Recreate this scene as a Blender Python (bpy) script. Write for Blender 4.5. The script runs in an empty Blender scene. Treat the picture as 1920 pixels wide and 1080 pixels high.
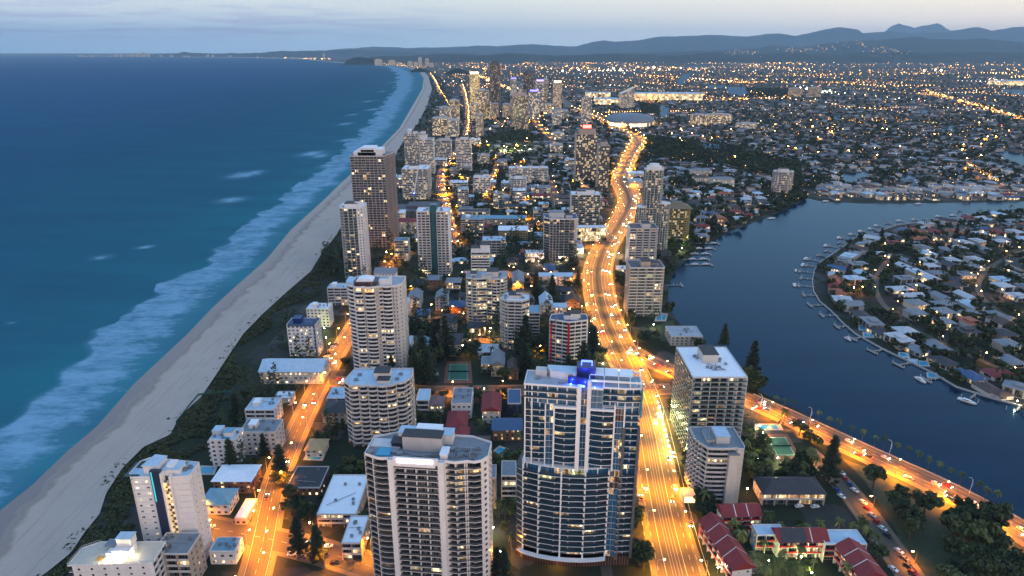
import bpy, math, random
import numpy as np
from mathutils import Vector

# ------------------------------------------------------------------ camera, sky, light
F_PX = 1280.0; CAM_H = 230.0; PITCH = math.atan(447 / 1280)
SC = bpy.context.scene
COL = SC.collection
cam_d = bpy.data.cameras.new('camera'); cam = bpy.data.objects.new('camera', cam_d); COL.objects.link(cam)
cam.location = (0, 0, CAM_H); cam.rotation_euler = (math.pi / 2 - PITCH, 0, 0)
cam_d.sensor_width = 36; cam_d.lens = 24.0; cam_d.clip_start = 1; cam_d.clip_end = 200000
SC.camera = cam
SC.view_settings.view_transform = 'Standard'; SC.view_settings.look = 'None'
SC.view_settings.gamma = 1; SC.view_settings.use_curve_mapping = False
SC.view_settings.exposure = 0.75
SC.cycles.max_bounces = 5; SC.cycles.diffuse_bounces = 2; SC.cycles.glossy_bounces = 2
SC.cycles.transmission_bounces = 2; SC.cycles.volume_bounces = 0; SC.cycles.transparent_max_bounces = 4
SC.cycles.sample_clamp_indirect = 6; SC.cycles.caustics_reflective = False; SC.cycles.caustics_refractive = False
SC.cycles.use_denoising = True


class NT:
    """small helper for building node trees"""
    def __init__(s, tree):
        s.t = tree; tree.nodes.clear()
    def n(s, typ, ins=None, **kw):
        nd = s.t.nodes.new('ShaderNode' + typ)
        for k, v in kw.items(): setattr(nd, k, v)
        for k, v in (ins or {}).items():
            sock = nd.inputs[k]
            if isinstance(v, bpy.types.NodeSocket): s.t.links.new(v, sock)
            elif isinstance(v, bpy.types.Node): s.t.links.new(v.outputs[0], sock)
            else:
                if sock.type == 'RGBA' and len(v) == 3: v = (*v, 1)
                sock.default_value = v
        return nd
    def m(s, op, a, b=0.0, c=0.0, clamp=False):
        return s.n('Math', {0: a, 1: b, 2: c}, operation=op, use_clamp=clamp).outputs[0]
    def mix(s, f, a, b, mode='MIX'):
        return s.n('Mix', {0: f, 6: a, 7: b}, data_type='RGBA', blend_type=mode).outputs[2]
    def ramp(s, f, stops, interp='LINEAR'):
        r = s.n('ValToRGB', {0: f}); cr = r.color_ramp; cr.interpolation = interp
        while len(cr.elements) < len(stops): cr.elements.new(0.5)
        for e, (p, c) in zip(cr.elements, stops):
            e.position = p; e.color = (*c, 1) if len(c) == 3 else c
        return r.outputs[0]
    def noise(s, vec, scale, detail=2, rough=0.5):
        return s.n('TexNoise', {'Vector': vec, 'Scale': scale, 'Detail': detail, 'Roughness': rough}).outputs[0]
    def smooth(s, x, a, b):
        return s.n('MapRange', {0: x, 1: a, 2: b, 3: 0.0, 4: 1.0}, interpolation_type='SMOOTHSTEP').outputs[0]


def make_world():
    w = bpy.data.worlds.new('World'); SC.world = w; w.use_nodes = True
    t = NT(w.node_tree)
    tc = t.n('TexCoord').outputs['Generated']
    sep = t.n('SeparateXYZ', {0: tc}); X, Y, Z = sep.outputs
    # low sky by compass direction: blue over the sea, pale in the middle, cream over the sunset hills
    az = t.n('MapRange', {0: X, 1: -0.7, 2: 0.75, 3: 0.0, 4: 1.0}).outputs[0]
    hor = t.ramp(az, [(0, (.36, .57, .80)), (.38, (.44, .61, .76)), (.62, (.62, .70, .74)), (.8, (.92, .86, .78)), (1, (1.25, 1.02, .78))])
    up = t.ramp(az, [(0, (.48, .55, .58)), (.4, (.52, .57, .56)), (.7, (.64, .63, .57)), (1, (.86, .74, .58))])
    zf = t.smooth(Z, -0.005, 0.06)
    low = t.mix(zf, hor, up)
    # behind the camera the afterglow is pinkish
    back = t.smooth(Y, 0.25, -0.6)
    low = t.mix(back, low, (.80, .60, .50))
    zen = t.smooth(Z, 0.08, 0.75)
    col = t.mix(zen, low, (.13, .30, .58))
    # thin lilac cloud streaks low over the sea
    mp = t.n('Mapping', {'Vector': tc, 'Scale': (5.0, 5.0, 70.0)})
    cl = t.noise(mp.outputs[0], 2.2, 5, .55)
    cm = t.smooth(cl, .45, .60)
    band = t.m('MULTIPLY', t.smooth(Z, .004, .02), t.smooth(Z, .075, .035))
    left = t.smooth(X, .12, -.35)
    cmask = t.m('MULTIPLY', t.m('MULTIPLY', cm, band), left)
    col = t.mix(t.m('MULTIPLY', cmask, .85), col, (.36, .41, .55))
    sky = t.n('TexSky', sky_type='NISHITA', sun_disc=False, sun_elevation=math.radians(1.0), sun_rotation=math.radians(75))
    b1 = t.n('Background', {0: sky.outputs[0], 1: 0.05})
    b2 = t.n('Background', {0: col, 1: 1.06})
    add = t.n('AddShader', {0: b1.outputs[0], 1: b2.outputs[0]})
    t.n('OutputWorld', {0: add.outputs[0]})
make_world()
sun_d = bpy.data.lights.new('sun', 'SUN'); sun_d.energy = 0.22; sun_d.angle = math.radians(25); sun_d.color = (1, .80, .66)
sun = bpy.data.objects.new('sun', sun_d); COL.objects.link(sun)
sun.rotation_euler = Vector((-.75, .55, -.42)).to_track_quat('-Z', 'Y').to_euler()

# ------------------------------------------------------------------ geometry helpers
CP, SP = math.cos(PITCH), math.sin(PITCH)
def G(px, py, z=0.0):
    """map position of a point of the photograph on the level z"""
    u = (px - 960) / F_PX; v = (540 - py) / F_PX
    t = (CAM_H - z) / (SP - v * CP)
    return (u * t, (CP + v * SP) * t)
def GY(py, z=0.0): return G(960, py, z)[1]
def HT(y, py):
    v = (540 - py) / F_PX
    return CAM_H - y * (SP - v * CP) / (CP + v * SP)
def PX(x, y, z=0.0):
    dz = z - CAM_H; w = y * CP - dz * SP
    return 960 + F_PX * x / w, 540 - F_PX * (y * SP + dz * CP) / w
def XAT(px, y, z=0.0):
    return (px - 960) / F_PX * (y * CP - (z - CAM_H) * SP)

RN = random.Random(7)

def tag(o, label=None, cat=None, group=None, kind=None):
    if label: o['label'] = label
    if cat: o['category'] = cat
    if group: o['group'] = group
    if kind: o['kind'] = kind
    return o
def empty(name, loc=(0, 0, 0), rz=0.0):
    o = bpy.data.objects.new(name, None); COL.objects.link(o)
    o.location = loc; o.rotation_euler = (0, 0, rz); o.empty_display_size = 1
    return o
def thing(name, label, cat, loc=(0, 0, 0), rz=0.0, group=None):
    return tag(empty(name, loc, rz), label, cat, group)
def copy_tree(o, parent=None):
    c = o.copy(); COL.objects.link(c)
    if parent: c.parent = parent
    for ch in KIDS.get(o.name, []): 
        k = copy_tree(ch, c)
        KIDS.setdefault(c.name, []).append(k)
    return c
KIDS = {}

class MB:
    def __init__(s): s.v = []; s.f = []; s.uv = []; s.mi = []; s.cur = 0
    def face(s, pts, uv=None):
        b = len(s.v); s.v.extend(pts); s.f.append(tuple(range(b, b + len(pts))))
        s.uv.append(uv or [(p[0], p[1]) for p in pts]); s.mi.append(s.cur)
    def quadwall(s, a, b, z0, z1, u0=0.0):
        L = math.hypot(b[0] - a[0], b[1] - a[1])
        s.face([(a[0], a[1], z0), (b[0], b[1], z0), (b[0], b[1], z1), (a[0], a[1], z1)],
               [(u0, z0), (u0 + L, z0), (u0 + L, z1), (u0, z1)])
    def prism(s, poly, z0, z1, bottom=False, top=True):
        u = 0.0; n = len(poly)
        for i in range(n):
            a, b = poly[i], poly[(i + 1) % n]
            s.quadwall(a, b, z0, z1, u); u += math.hypot(b[0] - a[0], b[1] - a[1])
        if top: s.face([(p[0], p[1], z1) for p in poly])
        if bottom: s.face([(p[0], p[1], z0) for p in reversed(poly)])
        return s
    def ring(s, out, inn, z0, z1, top=True):
        n = len(out)
        for i in range(n):
            a, b = out[i], out[(i + 1) % n]; c, d = inn[(i + 1) % n], inn[i]
            s.quadwall(a, b, z0, z1); s.quadwall(c, d, z0, z1)
            if top: s.face([(*a, z1), (*b, z1), (*c, z1), (*d, z1)])
        return s
    def box(s, x0, x1, y0, y1, z0, z1, bottom=False):
        return s.prism([(x0, y0), (x1, y0), (x1, y1), (x0, y1)], z0, z1, bottom)
    def cyl(s, x, y, r, z0, z1, n=12, r1=None, bottom=False):
        r1 = r if r1 is None else r1
        for i in range(n):
            a, b = 2 * math.pi * i / n, 2 * math.pi * (i + 1) / n
            s.face([(x + r * math.cos(a), y + r * math.sin(a), z0), (x + r * math.cos(b), y + r * math.sin(b), z0),
                    (x + r1 * math.cos(b), y + r1 * math.sin(b), z1), (x + r1 * math.cos(a), y + r1 * math.sin(a), z1)])
        s.face([(x + r1 * math.cos(2 * math.pi * i / n), y + r1 * math.sin(2 * math.pi * i / n), z1) for i in range(n)])
        return s
    def tube(s, p, q, r, n=6):
        p, q = Vector(p), Vector(q); d = (q - p).normalized()
        a = d.orthogonal().normalized(); b = d.cross(a)
        for i in range(n):
            t0, t1 = 2 * math.pi * i / n, 2 * math.pi * (i + 1) / n
            o0 = a * math.cos(t0) * r + b * math.sin(t0) * r; o1 = a * math.cos(t1) * r + b * math.sin(t1) * r
            s.face([tuple(p + o0), tuple(p + o1), tuple(q + o1), tuple(q + o0)])
        s.face([tuple(q + a * math.cos(2 * math.pi * i / n) * r + b * math.sin(2 * math.pi * i / n) * r) for i in range(n)])
        s.face([tuple(p + a * math.cos(-2 * math.pi * i / n) * r + b * math.sin(-2 * math.pi * i / n) * r) for i in range(n)])
        return s
    def hip(s, x0, x1, y0, y1, z0, h, over=0.6, gable=False):
        x0 -= over; x1 += over; y0 -= over; y1 += over; w, d = x1 - x0, y1 - y0
        k = 0.0 if gable else min(w, d) / 2 * .95
        if w >= d:
            m = (y0 + y1) / 2; A, B = (x0 + k, m, z0 + h), (x1 - k, m, z0 + h)
            s.face([(x0, y0, z0), (x1, y0, z0), B, A]); s.face([(x1, y1, z0), (x0, y1, z0), A, B])
            s.face([(x0, y1, z0), (x0, y0, z0), A]); s.face([(x1, y0, z0), (x1, y1, z0), B])
        else:
            m = (x0 + x1) / 2; A, B = (m, y0 + k, z0 + h), (m, y1 - k, z0 + h)
            s.face([(x0, y1, z0), (x0, y0, z0), A, B]); s.face([(x1, y0, z0), (x1, y1, z0), B, A])
            s.face([(x0, y0, z0), (x1, y0, z0), A]); s.face([(x1, y1, z0), (x0, y1, z0), B])
        s.face([(x0, y0, z0), (x0, y1, z0), (x1, y1, z0), (x1, y0, z0)])
        return s
    def mesh(s, name):
        me = bpy.data.meshes.new(name); me.from_pydata(s.v, [], s.f)
        ul = me.uv_layers.new(name='uv')
        ul.data.foreach_set('uv', [c for f in s.uv for p in f for c in p])
        if any(s.mi): me.polygons.foreach_set('material_index', s.mi)
        return me
    def build(s, name, mats, parent=None, loc=None, smooth=False):
        if not s.f: return None
        me = s.mesh(name)
        for m in (mats if isinstance(mats, (list, tuple)) else [mats]): me.materials.append(m)
        if smooth: me.shade_smooth()
        o = bpy.data.objects.new(name, me); COL.objects.link(o)
        if loc: o.location = loc
        if parent:
            o.parent = parent; KIDS.setdefault(parent.name, []).append(o)
        return o

def inset_poly(poly, ds):
    """move every edge of a counter-clockwise polygon inwards by its own distance"""
    n = len(poly); L = []
    if not isinstance(ds, (list, tuple)): ds = [ds] * n
    for i in range(n):
        a, b = Vector(poly[i]), Vector(poly[(i + 1) % n]); d = (b - a).normalized(); nn = Vector((-d.y, d.x))
        L.append((a + nn * ds[i], d))
    out = []
    for i in range(n):
        (p, d), (q, e) = L[i - 1], L[i]
        cr = d.x * e.y - d.y * e.x
        if abs(cr) < 1e-3: out.append((q.x, q.y)); continue
        t = ((q.x - p.x) * e.y - (q.y - p.y) * e.x) / cr
        r = p + d * t; c = Vector(poly[i]); lim = 1.6 * max(abs(ds[i]), abs(ds[i - 1])) + .05
        if (r - c).length > lim:
            m = c + ((p + d * d.dot(c - p)) - c + (q + e * e.dot(c - q)) - c) * .5; r = m
        out.append((r.x, r.y))
    return out
def lerp(a, b, t): return (a[0] + (b[0] - a[0]) * t, a[1] + (b[1] - a[1]) * t)
def inpoly(x, y, poly):
    c = False; j = len(poly) - 1
    for i in range(len(poly)):
        xi, yi = poly[i]; xj, yj = poly[j]
        if (yi > y) != (yj > y) and x < (xj - xi) * (y - yi) / (yj - yi) + xi: c = not c
        j = i
    return c
def seg_d(x, y, a, b):
    dx, dy = b[0] - a[0], b[1] - a[1]; t = max(0, min(1, ((x - a[0]) * dx + (y - a[1]) * dy) / (dx * dx + dy * dy + 1e-9)))
    return math.hypot(x - a[0] - dx * t, y - a[1] - dy * t)

# ------------------------------------------------------------------ materials
MATS = {}
def newmat(name):
    m = bpy.data.materials.new(name); m.use_nodes = True
    MATS[name] = m
    return m, NT(m.node_tree)
def paint(name, c, rough=.7, var=.18, scale=.35, metal=0.0, spec=.4):
    """plain surface with mottled wear"""
    if name in MATS: return MATS[name]
    m, t = newmat(name)
    pos = t.n('NewGeometry').outputs['Position']
    mp = t.n('Mapping', {'Vector': pos, 'Scale': (1, 1, .35)}).outputs[0]
    a = t.noise(mp, scale, 4, .6); b = t.noise(pos, scale * 9, 2)
    f = t.m('ADD', t.m('MULTIPLY', a, 1.4), t.m('MULTIPLY', b, .6))
    f = t.m('MULTIPLY_ADD', t.m('SUBTRACT', f, 1.0), var * 1.6, 1.0)
    col = t.n('VectorMath', {0: c[:3], 1: t.n('CombineXYZ', {0: f, 1: f, 2: f}).outputs[0]}, operation='MULTIPLY').outputs[0]
    p = t.n('BsdfPrincipled', {'Base Color': col, 'Roughness': rough, 'Metallic': metal, 'Specular IOR Level': spec})
    t.n('OutputMaterial', {0: p.outputs[0]})
    return m
def glow(name, c, s, sample=False):
    if name in MATS: return MATS[name]
    m, t = newmat(name)
    e = t.n('Emission', {0: c, 1: s}); t.n('OutputMaterial', {0: e.outputs[0]})
    m.cycles.emission_sampling = 'AUTO' if sample else 'NONE'
    return m
def facade(name, wall, glass, w, h, lit, fx=(.08, .92), fy=(.12, .82), strength=1.6, tint=(1, .62, .25), gr=.18):
    """wall of repeated window cells, some of them lit from inside (UV in metres)"""
    if name in MATS: return MATS[name]
    m, t = newmat(name)
    uv = t.n('UVMap').outputs[0]; sp = t.n('SeparateXYZ', {0: uv})
    u = t.m('DIVIDE', sp.outputs[0], w); v = t.m('DIVIDE', sp.outputs[1], h)
    cu, cv = t.m('FLOOR', u), t.m('FLOOR', v); fu, fv = t.m('FRACT', u), t.m('FRACT', v)
    oi = t.n('ObjectInfo').outputs['Random']
    cell = t.n('CombineXYZ', {0: cu, 1: cv, 2: t.m('MULTIPLY', oi, 91.7)}).outputs[0]
    wn = t.n('TexWhiteNoise', {'Vector': cell}, noise_dimensions='3D')
    rs = t.n('SeparateColor', {0: wn.outputs['Color']}); r1, r2, r3 = rs.outputs
    def win(x, a, b): return t.m('MULTIPLY', t.m('GREATER_THAN', x, a), t.m('LESS_THAN', x, b))
    mask = t.m('MULTIPLY', win(fu, *fx), win(fv, *fy))
    mull = t.m('GREATER_THAN', t.m('ABSOLUTE', t.m('SUBTRACT', t.m('FRACT', t.m('MULTIPLY', u, 2.0)), .5)), .46)
    mask = t.m('MULTIPLY', mask, t.m('SUBTRACT', 1.0, t.m('MULTIPLY', mull, .8)))
    isl = t.m('LESS_THAN', wn.outputs['Value'], lit)
    pos = t.n('NewGeometry').outputs['Position']
    inner = t.noise(pos, .9, 2)
    e = t.m('MULTIPLY', t.m('MULTIPLY', mask, isl), t.m('MULTIPLY', t.m('MULTIPLY_ADD', t.m('MULTIPLY', r1, r1), 1.5, .25), t.m('MULTIPLY', inner, strength * 2)))
    ecol = t.mix(r2, tint, (1, .84, .58))
    cur = t.m('MULTIPLY', t.m('GREATER_THAN', r3, .62), t.m('MULTIPLY', r3, .16))
    gcol = t.mix(cur, glass, (.30, .29, .28))
    a = t.noise(pos, .25, 4, .6)
    wcol = t.mix(a, tuple(x * .78 for x in wall), tuple(min(1, x * 1.12) for x in wall))
    base = t.mix(mask, wcol, gcol)
    rough = t.m('MULTIPLY_ADD', mask, gr - .7, .7)
    p = t.n('BsdfPrincipled', {'Base Color': base, 'Roughness': rough, 'Emission Color': ecol, 'Emission Strength': e})
    t.n('OutputMaterial', {0: p.outputs[0]})
    m.cycles.emission_sampling = 'NONE'
    return m
def windowmat(name, glass, lit=0.0, tint=(1, .62, .25), pane=1.3, rough=.12, curtain=.5):
    """one glazed opening: panes, mullions, curtains, furniture shadows when lit"""
    if name in MATS: return MATS[name]
    m, t = newmat(name)
    uv = t.n('UVMap').outputs[0]; sp = t.n('SeparateXYZ', {0: uv})
    u = t.m('DIVIDE', sp.outputs[0], pane); cu = t.m('FLOOR', u); fu = t.m('FRACT', u)
    mull = t.m('GREATER_THAN', t.m('ABSOLUTE', t.m('SUBTRACT', fu, .5)), .455)
    pos = t.n('NewGeometry').outputs['Position']
    fl = t.m('FLOOR', t.m('DIVIDE', sp.outputs[1], 3.0))
    oi = t.n('ObjectInfo').outputs['Random']
    wn = t.n('TexWhiteNoise', {'Vector': t.n('CombineXYZ', {0: cu, 1: fl, 2: t.m('MULTIPLY', oi, 77.7)}).outputs[0]}, noise_dimensions='3D')
    rs = t.n('SeparateColor', {0: wn.outputs['Color']}); r1, r2, r3 = rs.outputs
    cur = t.m('MULTIPLY', t.m('GREATER_THAN', r3, 1 - curtain * .6), .45)
    g = t.mix(t.m('MULTIPLY', r1, .6), glass, tuple(x * 1.9 + .004 for x in glass))
    g = t.mix(cur, g, (.24, .23, .22))
    base = t.mix(mull, g, (.20, .20, .20))
    ins = {'Base Color': base, 'Roughness': t.m('MULTIPLY_ADD', mull, .4, rough)}
    if lit:
        inn = t.smooth(t.noise(pos, 1.1, 3, .6), .30, .72)
        k = t.m('MULTIPLY', t.m('SUBTRACT', 1.0, mull), t.m('MULTIPLY_ADD', inn, .9, .1))
        k = t.m('MULTIPLY', k, t.m('MULTIPLY_ADD', t.m('MULTIPLY', r1, r2), 2.2, .12))
        ins['Emission Strength'] = t.m('MULTIPLY', k, lit)
        ins['Emission Color'] = t.mix(r2, tint, (1, .82, .5))
    p = t.n('BsdfPrincipled', ins)
    t.n('OutputMaterial', {0: p.outputs[0]})
    m.cycles.emission_sampling = 'NONE'
    return m

WHITE = paint('white_render', (.70, .68, .66)); CREAM = paint('cream_render', (.62, .57, .50)); GREY = paint('grey_concrete', (.36, .36, .37))
PALE = paint('pale_concrete', (.55, .53, .51)); DARKC = paint('dark_concrete', (.10, .10, .11)); ROOFB = paint('roof_membrane', (.34, .37, .40), var=.3, scale=.2)
ROOFW = paint('white_roof', (.80, .82, .84), var=.12); ROOFD = paint('dark_roof', (.045, .045, .05), var=.35); ROOFR = paint('red_tile', (.22, .028, .03), var=.35, scale=.8)
ROOFG = paint('grey_roof', (.20, .22, .24), var=.3); ROOFT = paint('terracotta_tile', (.34, .10, .05), var=.3, scale=.8); ROOFBL = paint('blue_steel_roof', (.05, .10, .19), var=.25)
ROOFBR = paint('brown_tile', (.085, .055, .045), var=.35, scale=.8); ROOFTEAL = paint('teal_roof', (.16, .33, .42), var=.25); ROOFLB = paint('light_blue_roof', (.42, .55, .64), var=.25)
BRICK = paint('brown_brick', (.20, .10, .06), scale=1.5); TAN = paint('tan_concrete', (.44, .36, .29)); PINK = paint('pink_concrete', (.50, .36, .31)); NAVY = paint('navy_panel', (.018, .025, .06), rough=.3, var=.1)
RED = paint('red_panel', (.50, .015, .02), rough=.4, var=.1); TEAL = paint('teal_panel', (.02, .10, .11), rough=.4, var=.15); OLIVE = paint('olive_render', (.32, .27, .11)); STEEL = paint('steel', (.30, .31, .32), rough=.4, metal=.6)
BLUEP = paint('deep_blue_panel', (.01, .02, .12), rough=.3, var=.1)
TILES = paint('balcony_tiles', (.12, .115, .11), var=.2); BALU = paint('glass_balustrade', (.05, .10, .11), rough=.15, var=.12, spec=.45); BALUB = paint('blue_balustrade', (.012, .045, .075), rough=.2, var=.1, spec=.35); BALUD = paint('dark_balustrade', (.08, .085, .09), rough=.25, var=.2)
POOLM, _t = newmat('pool_water')
_p = _t.n('BsdfPrincipled', {'Base Color': (.03, .30, .45), 'Roughness': .08}); _t.n('OutputMaterial', {0: _p.outputs[0]})
GLASS = windowmat('dark_glass', (.016, .020, .026)); GLASSB = windowmat('blue_glass', (.012, .075, .15), rough=.06, curtain=.12); GLASSBR = windowmat('bronze_glass', (.05, .022, .015), rough=.06, curtain=.2)
LITS = [windowmat('lit_amber', (.03, .02, .01), 1.5, (1, .36, .05)), windowmat('lit_warm', (.03, .02, .01), 1.7, (1, .52, .17)),
        windowmat('lit_cream', (.03, .02, .01), 1.8, (1, .70, .32)), windowmat('lit_dim', (.03, .02, .01), .7, (1, .45, .12)), windowmat('lit_lime', (.03, .03, .01), 1.4, (.85, .9, .35))]
LITS = [LITS[0], LITS[1], LITS[2], LITS[3], LITS[4]]
LITW = [LITS[0]] * 4 + [LITS[1]] * 4 + [LITS[2]] * 2 + [LITS[3]] * 4 + [LITS[4]]
LAMPO = glow('sodium_lamp', (1, .50, .13), 60); LAMPW = glow('white_lamp', (1, .86, .62), 60); HEADL = glow('headlight_glow', (1, .85, .55), 60); TAILL = glow('tail_light_glow', (1, .04, .01), 22)
NEONB = glow('blue_neon', (.05, .10, 1), 14, True); SIGNW = glow('white_sign_glow', (.72, .70, 1), 3.2, True)
TYRE = paint('tyre', (.02, .02, .02)); CARGLASS = paint('car_glass', (.015, .018, .02), rough=.08, var=.05)
CARS = [paint('car_' + n, c, rough=.3, var=.04) for n, c in (('white', (.75, .75, .75)), ('silver', (.45, .46, .48)), ('black', (.015, .015, .017)), ('red', (.40, .015, .015)), ('blue', (.02, .06, .25)), ('grey', (.12, .12, .13)))]
CARN = ['white', 'silver', 'black', 'red', 'blue', 'grey']
# ------------------------------------------------------------------ shoreline, ground, sea
SHORE = [(-300, 1500), (0, 960), (67, 907), (133, 843), (187, 797), (253, 720), (353, 627), (400, 577), (443, 537), (500, 487), (547, 430), (610, 373), (640, 343), (713, 278), (750, 240), (773, 200), (792, 167), (795, 147), (787, 135), (767, 127), (720, 122.5), (640, 118), (560, 110.5), (470, 108.5), (380, 107.5), (230, 106), (140, 105.2)]
DUNE = [(-180, 1500), (40, 1110), (90, 1075), (133, 1040), (160, 1000), (187, 967), (200, 927), (230, 880), (270, 840), (320, 817), (337, 783), (377, 747), (400, 713), (430, 667), (457, 627), (493, 590), (540, 547), (583, 510), (603, 477), (630, 443), (655, 400), (690, 360), (727, 320), (755, 267), (783, 233), (800, 200), (810, 167), (803, 143), (793, 133), (767, 126), (720, 121.5), (640, 117), (560, 109.6), (470, 107.7), (380, 106.8), (230, 105.4), (140, 104.7)]
def curve(pts):
    g = [G(*p) for p in pts]; ys = np.array([q[1] for q in g]); xs = np.array([q[0] for q in g])
    o = np.argsort(ys); return ys[o], xs[o]
SY, SX = curve(SHORE); DY, DX = curve(DUNE)
def xshore(y):
    r = np.interp(y, SY, SX)
    return np.where(np.asarray(y) > SY[-1], SX[-1] - (np.asarray(y) - SY[-1]) * 3.0, r)
def xdune(y):
    r = np.interp(y, DY, DX)
    return np.where(np.asarray(y) > DY[-1], DX[-1] - (np.asarray(y) - DY[-1]) * 3.0, r)

RIVER = [G(*p) for p in [(1515, 372), (1440, 408), (1380, 430), (1330, 455), (1295, 482), (1270, 503), (1254, 530), (1252, 570), (1268, 600), (1290, 622), (1305, 650), (1345, 686), (1400, 722), (1440, 742), (1500, 770), (1600, 820), (1700, 868), (1800, 914), (1920, 972), (2100, 1055), (2300, 1100), (2300, 860), (2100, 830), (1920, 772), (1913, 763), (1843, 743), (1793, 727), (1747, 700), (1700, 677), (1657, 657), (1603, 627), (1580, 607), (1557, 583), (1537, 567), (1525, 547), (1523, 527), (1527, 507), (1537, 493), (1567, 473), (1603, 447), (1640, 437), (1680, 423), (1730, 417), (1780, 410), (1853, 402), (1920, 397), (2050, 392), (2050, 376), (1920, 378), (1750, 381), (1620, 382), (1540, 378)]]
CANALS = [[G(*p) for p in q] for q in (
    [(1580, 318), (1600, 324), (1640, 321), (1620, 336), (1612, 345), (1580, 345), (1578, 330)],
    [(1700, 326), (1722, 328), (1728, 340), (1700, 345), (1660, 345), (1690, 336)],
    [(1853, 288), (1880, 283), (1930, 290), (2000, 300), (2000, 322), (1920, 318), (1895, 306), (1870, 297)],
    [(1720, 205), (1742, 204), (1744, 214), (1722, 215)], [(1560, 213), (1570, 212), (1573, 224), (1562, 226)],
    [(1760, 240), (1790, 236), (1792, 246), (1762, 252)], [(1234, 198), (1254, 197), (1254, 220), (1238, 222)],
    [(1362, 163), (1396, 163), (1408, 178), (1376, 180), (1362, 172)], [(1325, 160), (1362, 161), (1365, 166), (1328, 166)],
    [(1880, 168), (1930, 168), (1990, 175), (1930, 181), (1880, 174)], [(1280, 123), (1320, 124), (1330, 127), (1285, 128)],
    [(1280, 140), (1296, 137), (1290, 150), (1270, 162), (1272, 150)], [(1255, 232), (1290, 238), (1276, 241), (1250, 238)],
    [(1312, 268), (1352, 272), (1350, 284), (1320, 283)], [(1700, 196), (1725, 196), (1722, 203), (1704, 203)])]
WATERS = [RIVER] + CANALS
WBOX = [(min(p[0] for p in w), max(p[0] for p in w), min(p[1] for p in w), max(p[1] for p in w)) for w in WATERS]
def in_water(x, y):
    for w, b in zip(WATERS, WBOX):
        if b[0] < x < b[1] and b[2] < y < b[3] and inpoly(x, y, w): return True
    return x < float(xdune(y)) + 2

def sheet(name, verts, faces, mat, uv=None, attr=None, kind='structure', smooth=True):
    me = bpy.data.meshes.new(name); me.from_pydata([tuple(v) for v in verts], [], faces)
    me.materials.append(mat)
    if uv is not None:
        ul = me.uv_layers.new(name='uv'); li = np.zeros(len(me.loops), np.int32); me.loops.foreach_get('vertex_index', li)
        ul.data.foreach_set('uv', np.asarray(uv, np.float32)[li].ravel())
    if attr is not None:
        for k, a in attr.items():
            at = me.attributes.new(k, 'FLOAT', 'POINT'); at.data.foreach_set('value', np.asarray(a, np.float32))
    if smooth: me.shade_smooth()
    o = bpy.data.objects.new(name, me); COL.objects.link(o)
    if kind: o['kind'] = kind
    return o
def gridfaces(nr, nc):
    return [(i * nc + j, i * nc + j + 1, (i + 1) * nc + j + 1, (i + 1) * nc + j) for i in range(nr - 1) for j in range(nc - 1)]

# --- ground material: lawns, sealed yards, dark scrub
def ground_mat():
    m, t = newmat('ground')
    pos = t.n('NewGeometry').outputs['Position']
    vo = t.n('TexVoronoi', {'Vector': pos, 'Scale': .045}, distance='CHEBYCHEV')
    c = t.n('SeparateColor', {0: vo.outputs['Color']}).outputs
    kind = t.ramp(c[0], [(0, (.018, .028, .012)), (.36, (.026, .036, .016)), (.40, (.055, .052, .05)), (.62, (.045, .045, .047)), (.66, (.10, .092, .082)), (.8, (.022, .03, .014))], 'CONSTANT')
    far = t.n('SeparateXYZ', {0: pos}).outputs[1]
    n1 = t.noise(pos, .12, 4, .6); n2 = t.noise(pos, .004, 4, .6)
    k = t.mix(t.m('MULTIPLY', n1, .9), kind, (.015, .02, .012))
    farc = t.mix(n2, (.012, .02, .014), (.05, .05, .045))
    k = t.mix(t.smooth(far, 1500, 3500), k, farc)
    p = t.n('BsdfPrincipled', {'Base Color': k, 'Roughness': .9, 'Specular IOR Level': .2}); t.n('OutputMaterial', {0: p.outputs[0]})
    return m
def sand_mat():
    m, t = newmat('sand')
    uv = t.n('UVMap').outputs[0]; U = t.n('SeparateXYZ', {0: uv}).outputs[0]
    pos = t.n('NewGeometry').outputs['Position']
    a = t.noise(pos, .035, 4, .6); b = t.noise(pos, .5, 3, .6)
    edge = t.m('ADD', U, t.m('MULTIPLY', t.m('SUBTRACT', t.noise(pos, .06, 3), .5), .35))
    wet = t.smooth(edge, .30, .16)
    dry = t.mix(a, (.40, .32, .265), (.52, .43, .365)); dry = t.mix(t.m('MULTIPLY', b, .35), dry, (.33, .27, .225)); trk = t.noise(t.n('Mapping', {'Vector': pos, 'Rotation': (0, 0, -.12), 'Scale': (.5, .025, 1)}).outputs[0], 1.0, 3); dry = t.mix(t.m('MULTIPLY', t.smooth(trk, .52, .72), .45), dry, (.30, .245, .205)); pt = t.noise(pos, .012, 4, .7); dry = t.mix(t.m('MULTIPLY', t.smooth(pt, .55, .7), .5), dry, (.36, .27, .22))
    line = t.m('MULTIPLY', t.smooth(edge, .20, .26), t.smooth(edge, .36, .28))
    dry = t.mix(t.m('MULTIPLY', line, .55), dry, (.19, .145, .115))
    col = t.mix(wet, dry, (.20, .16, .15))
    r = t.m('MULTIPLY_ADD', wet, -.55, .9)
    p = t.n('BsdfPrincipled', {'Base Color': col, 'Roughness': r, 'Specular IOR Level': .35}); t.n('OutputMaterial', {0: p.outputs[0]})
    return m
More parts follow.
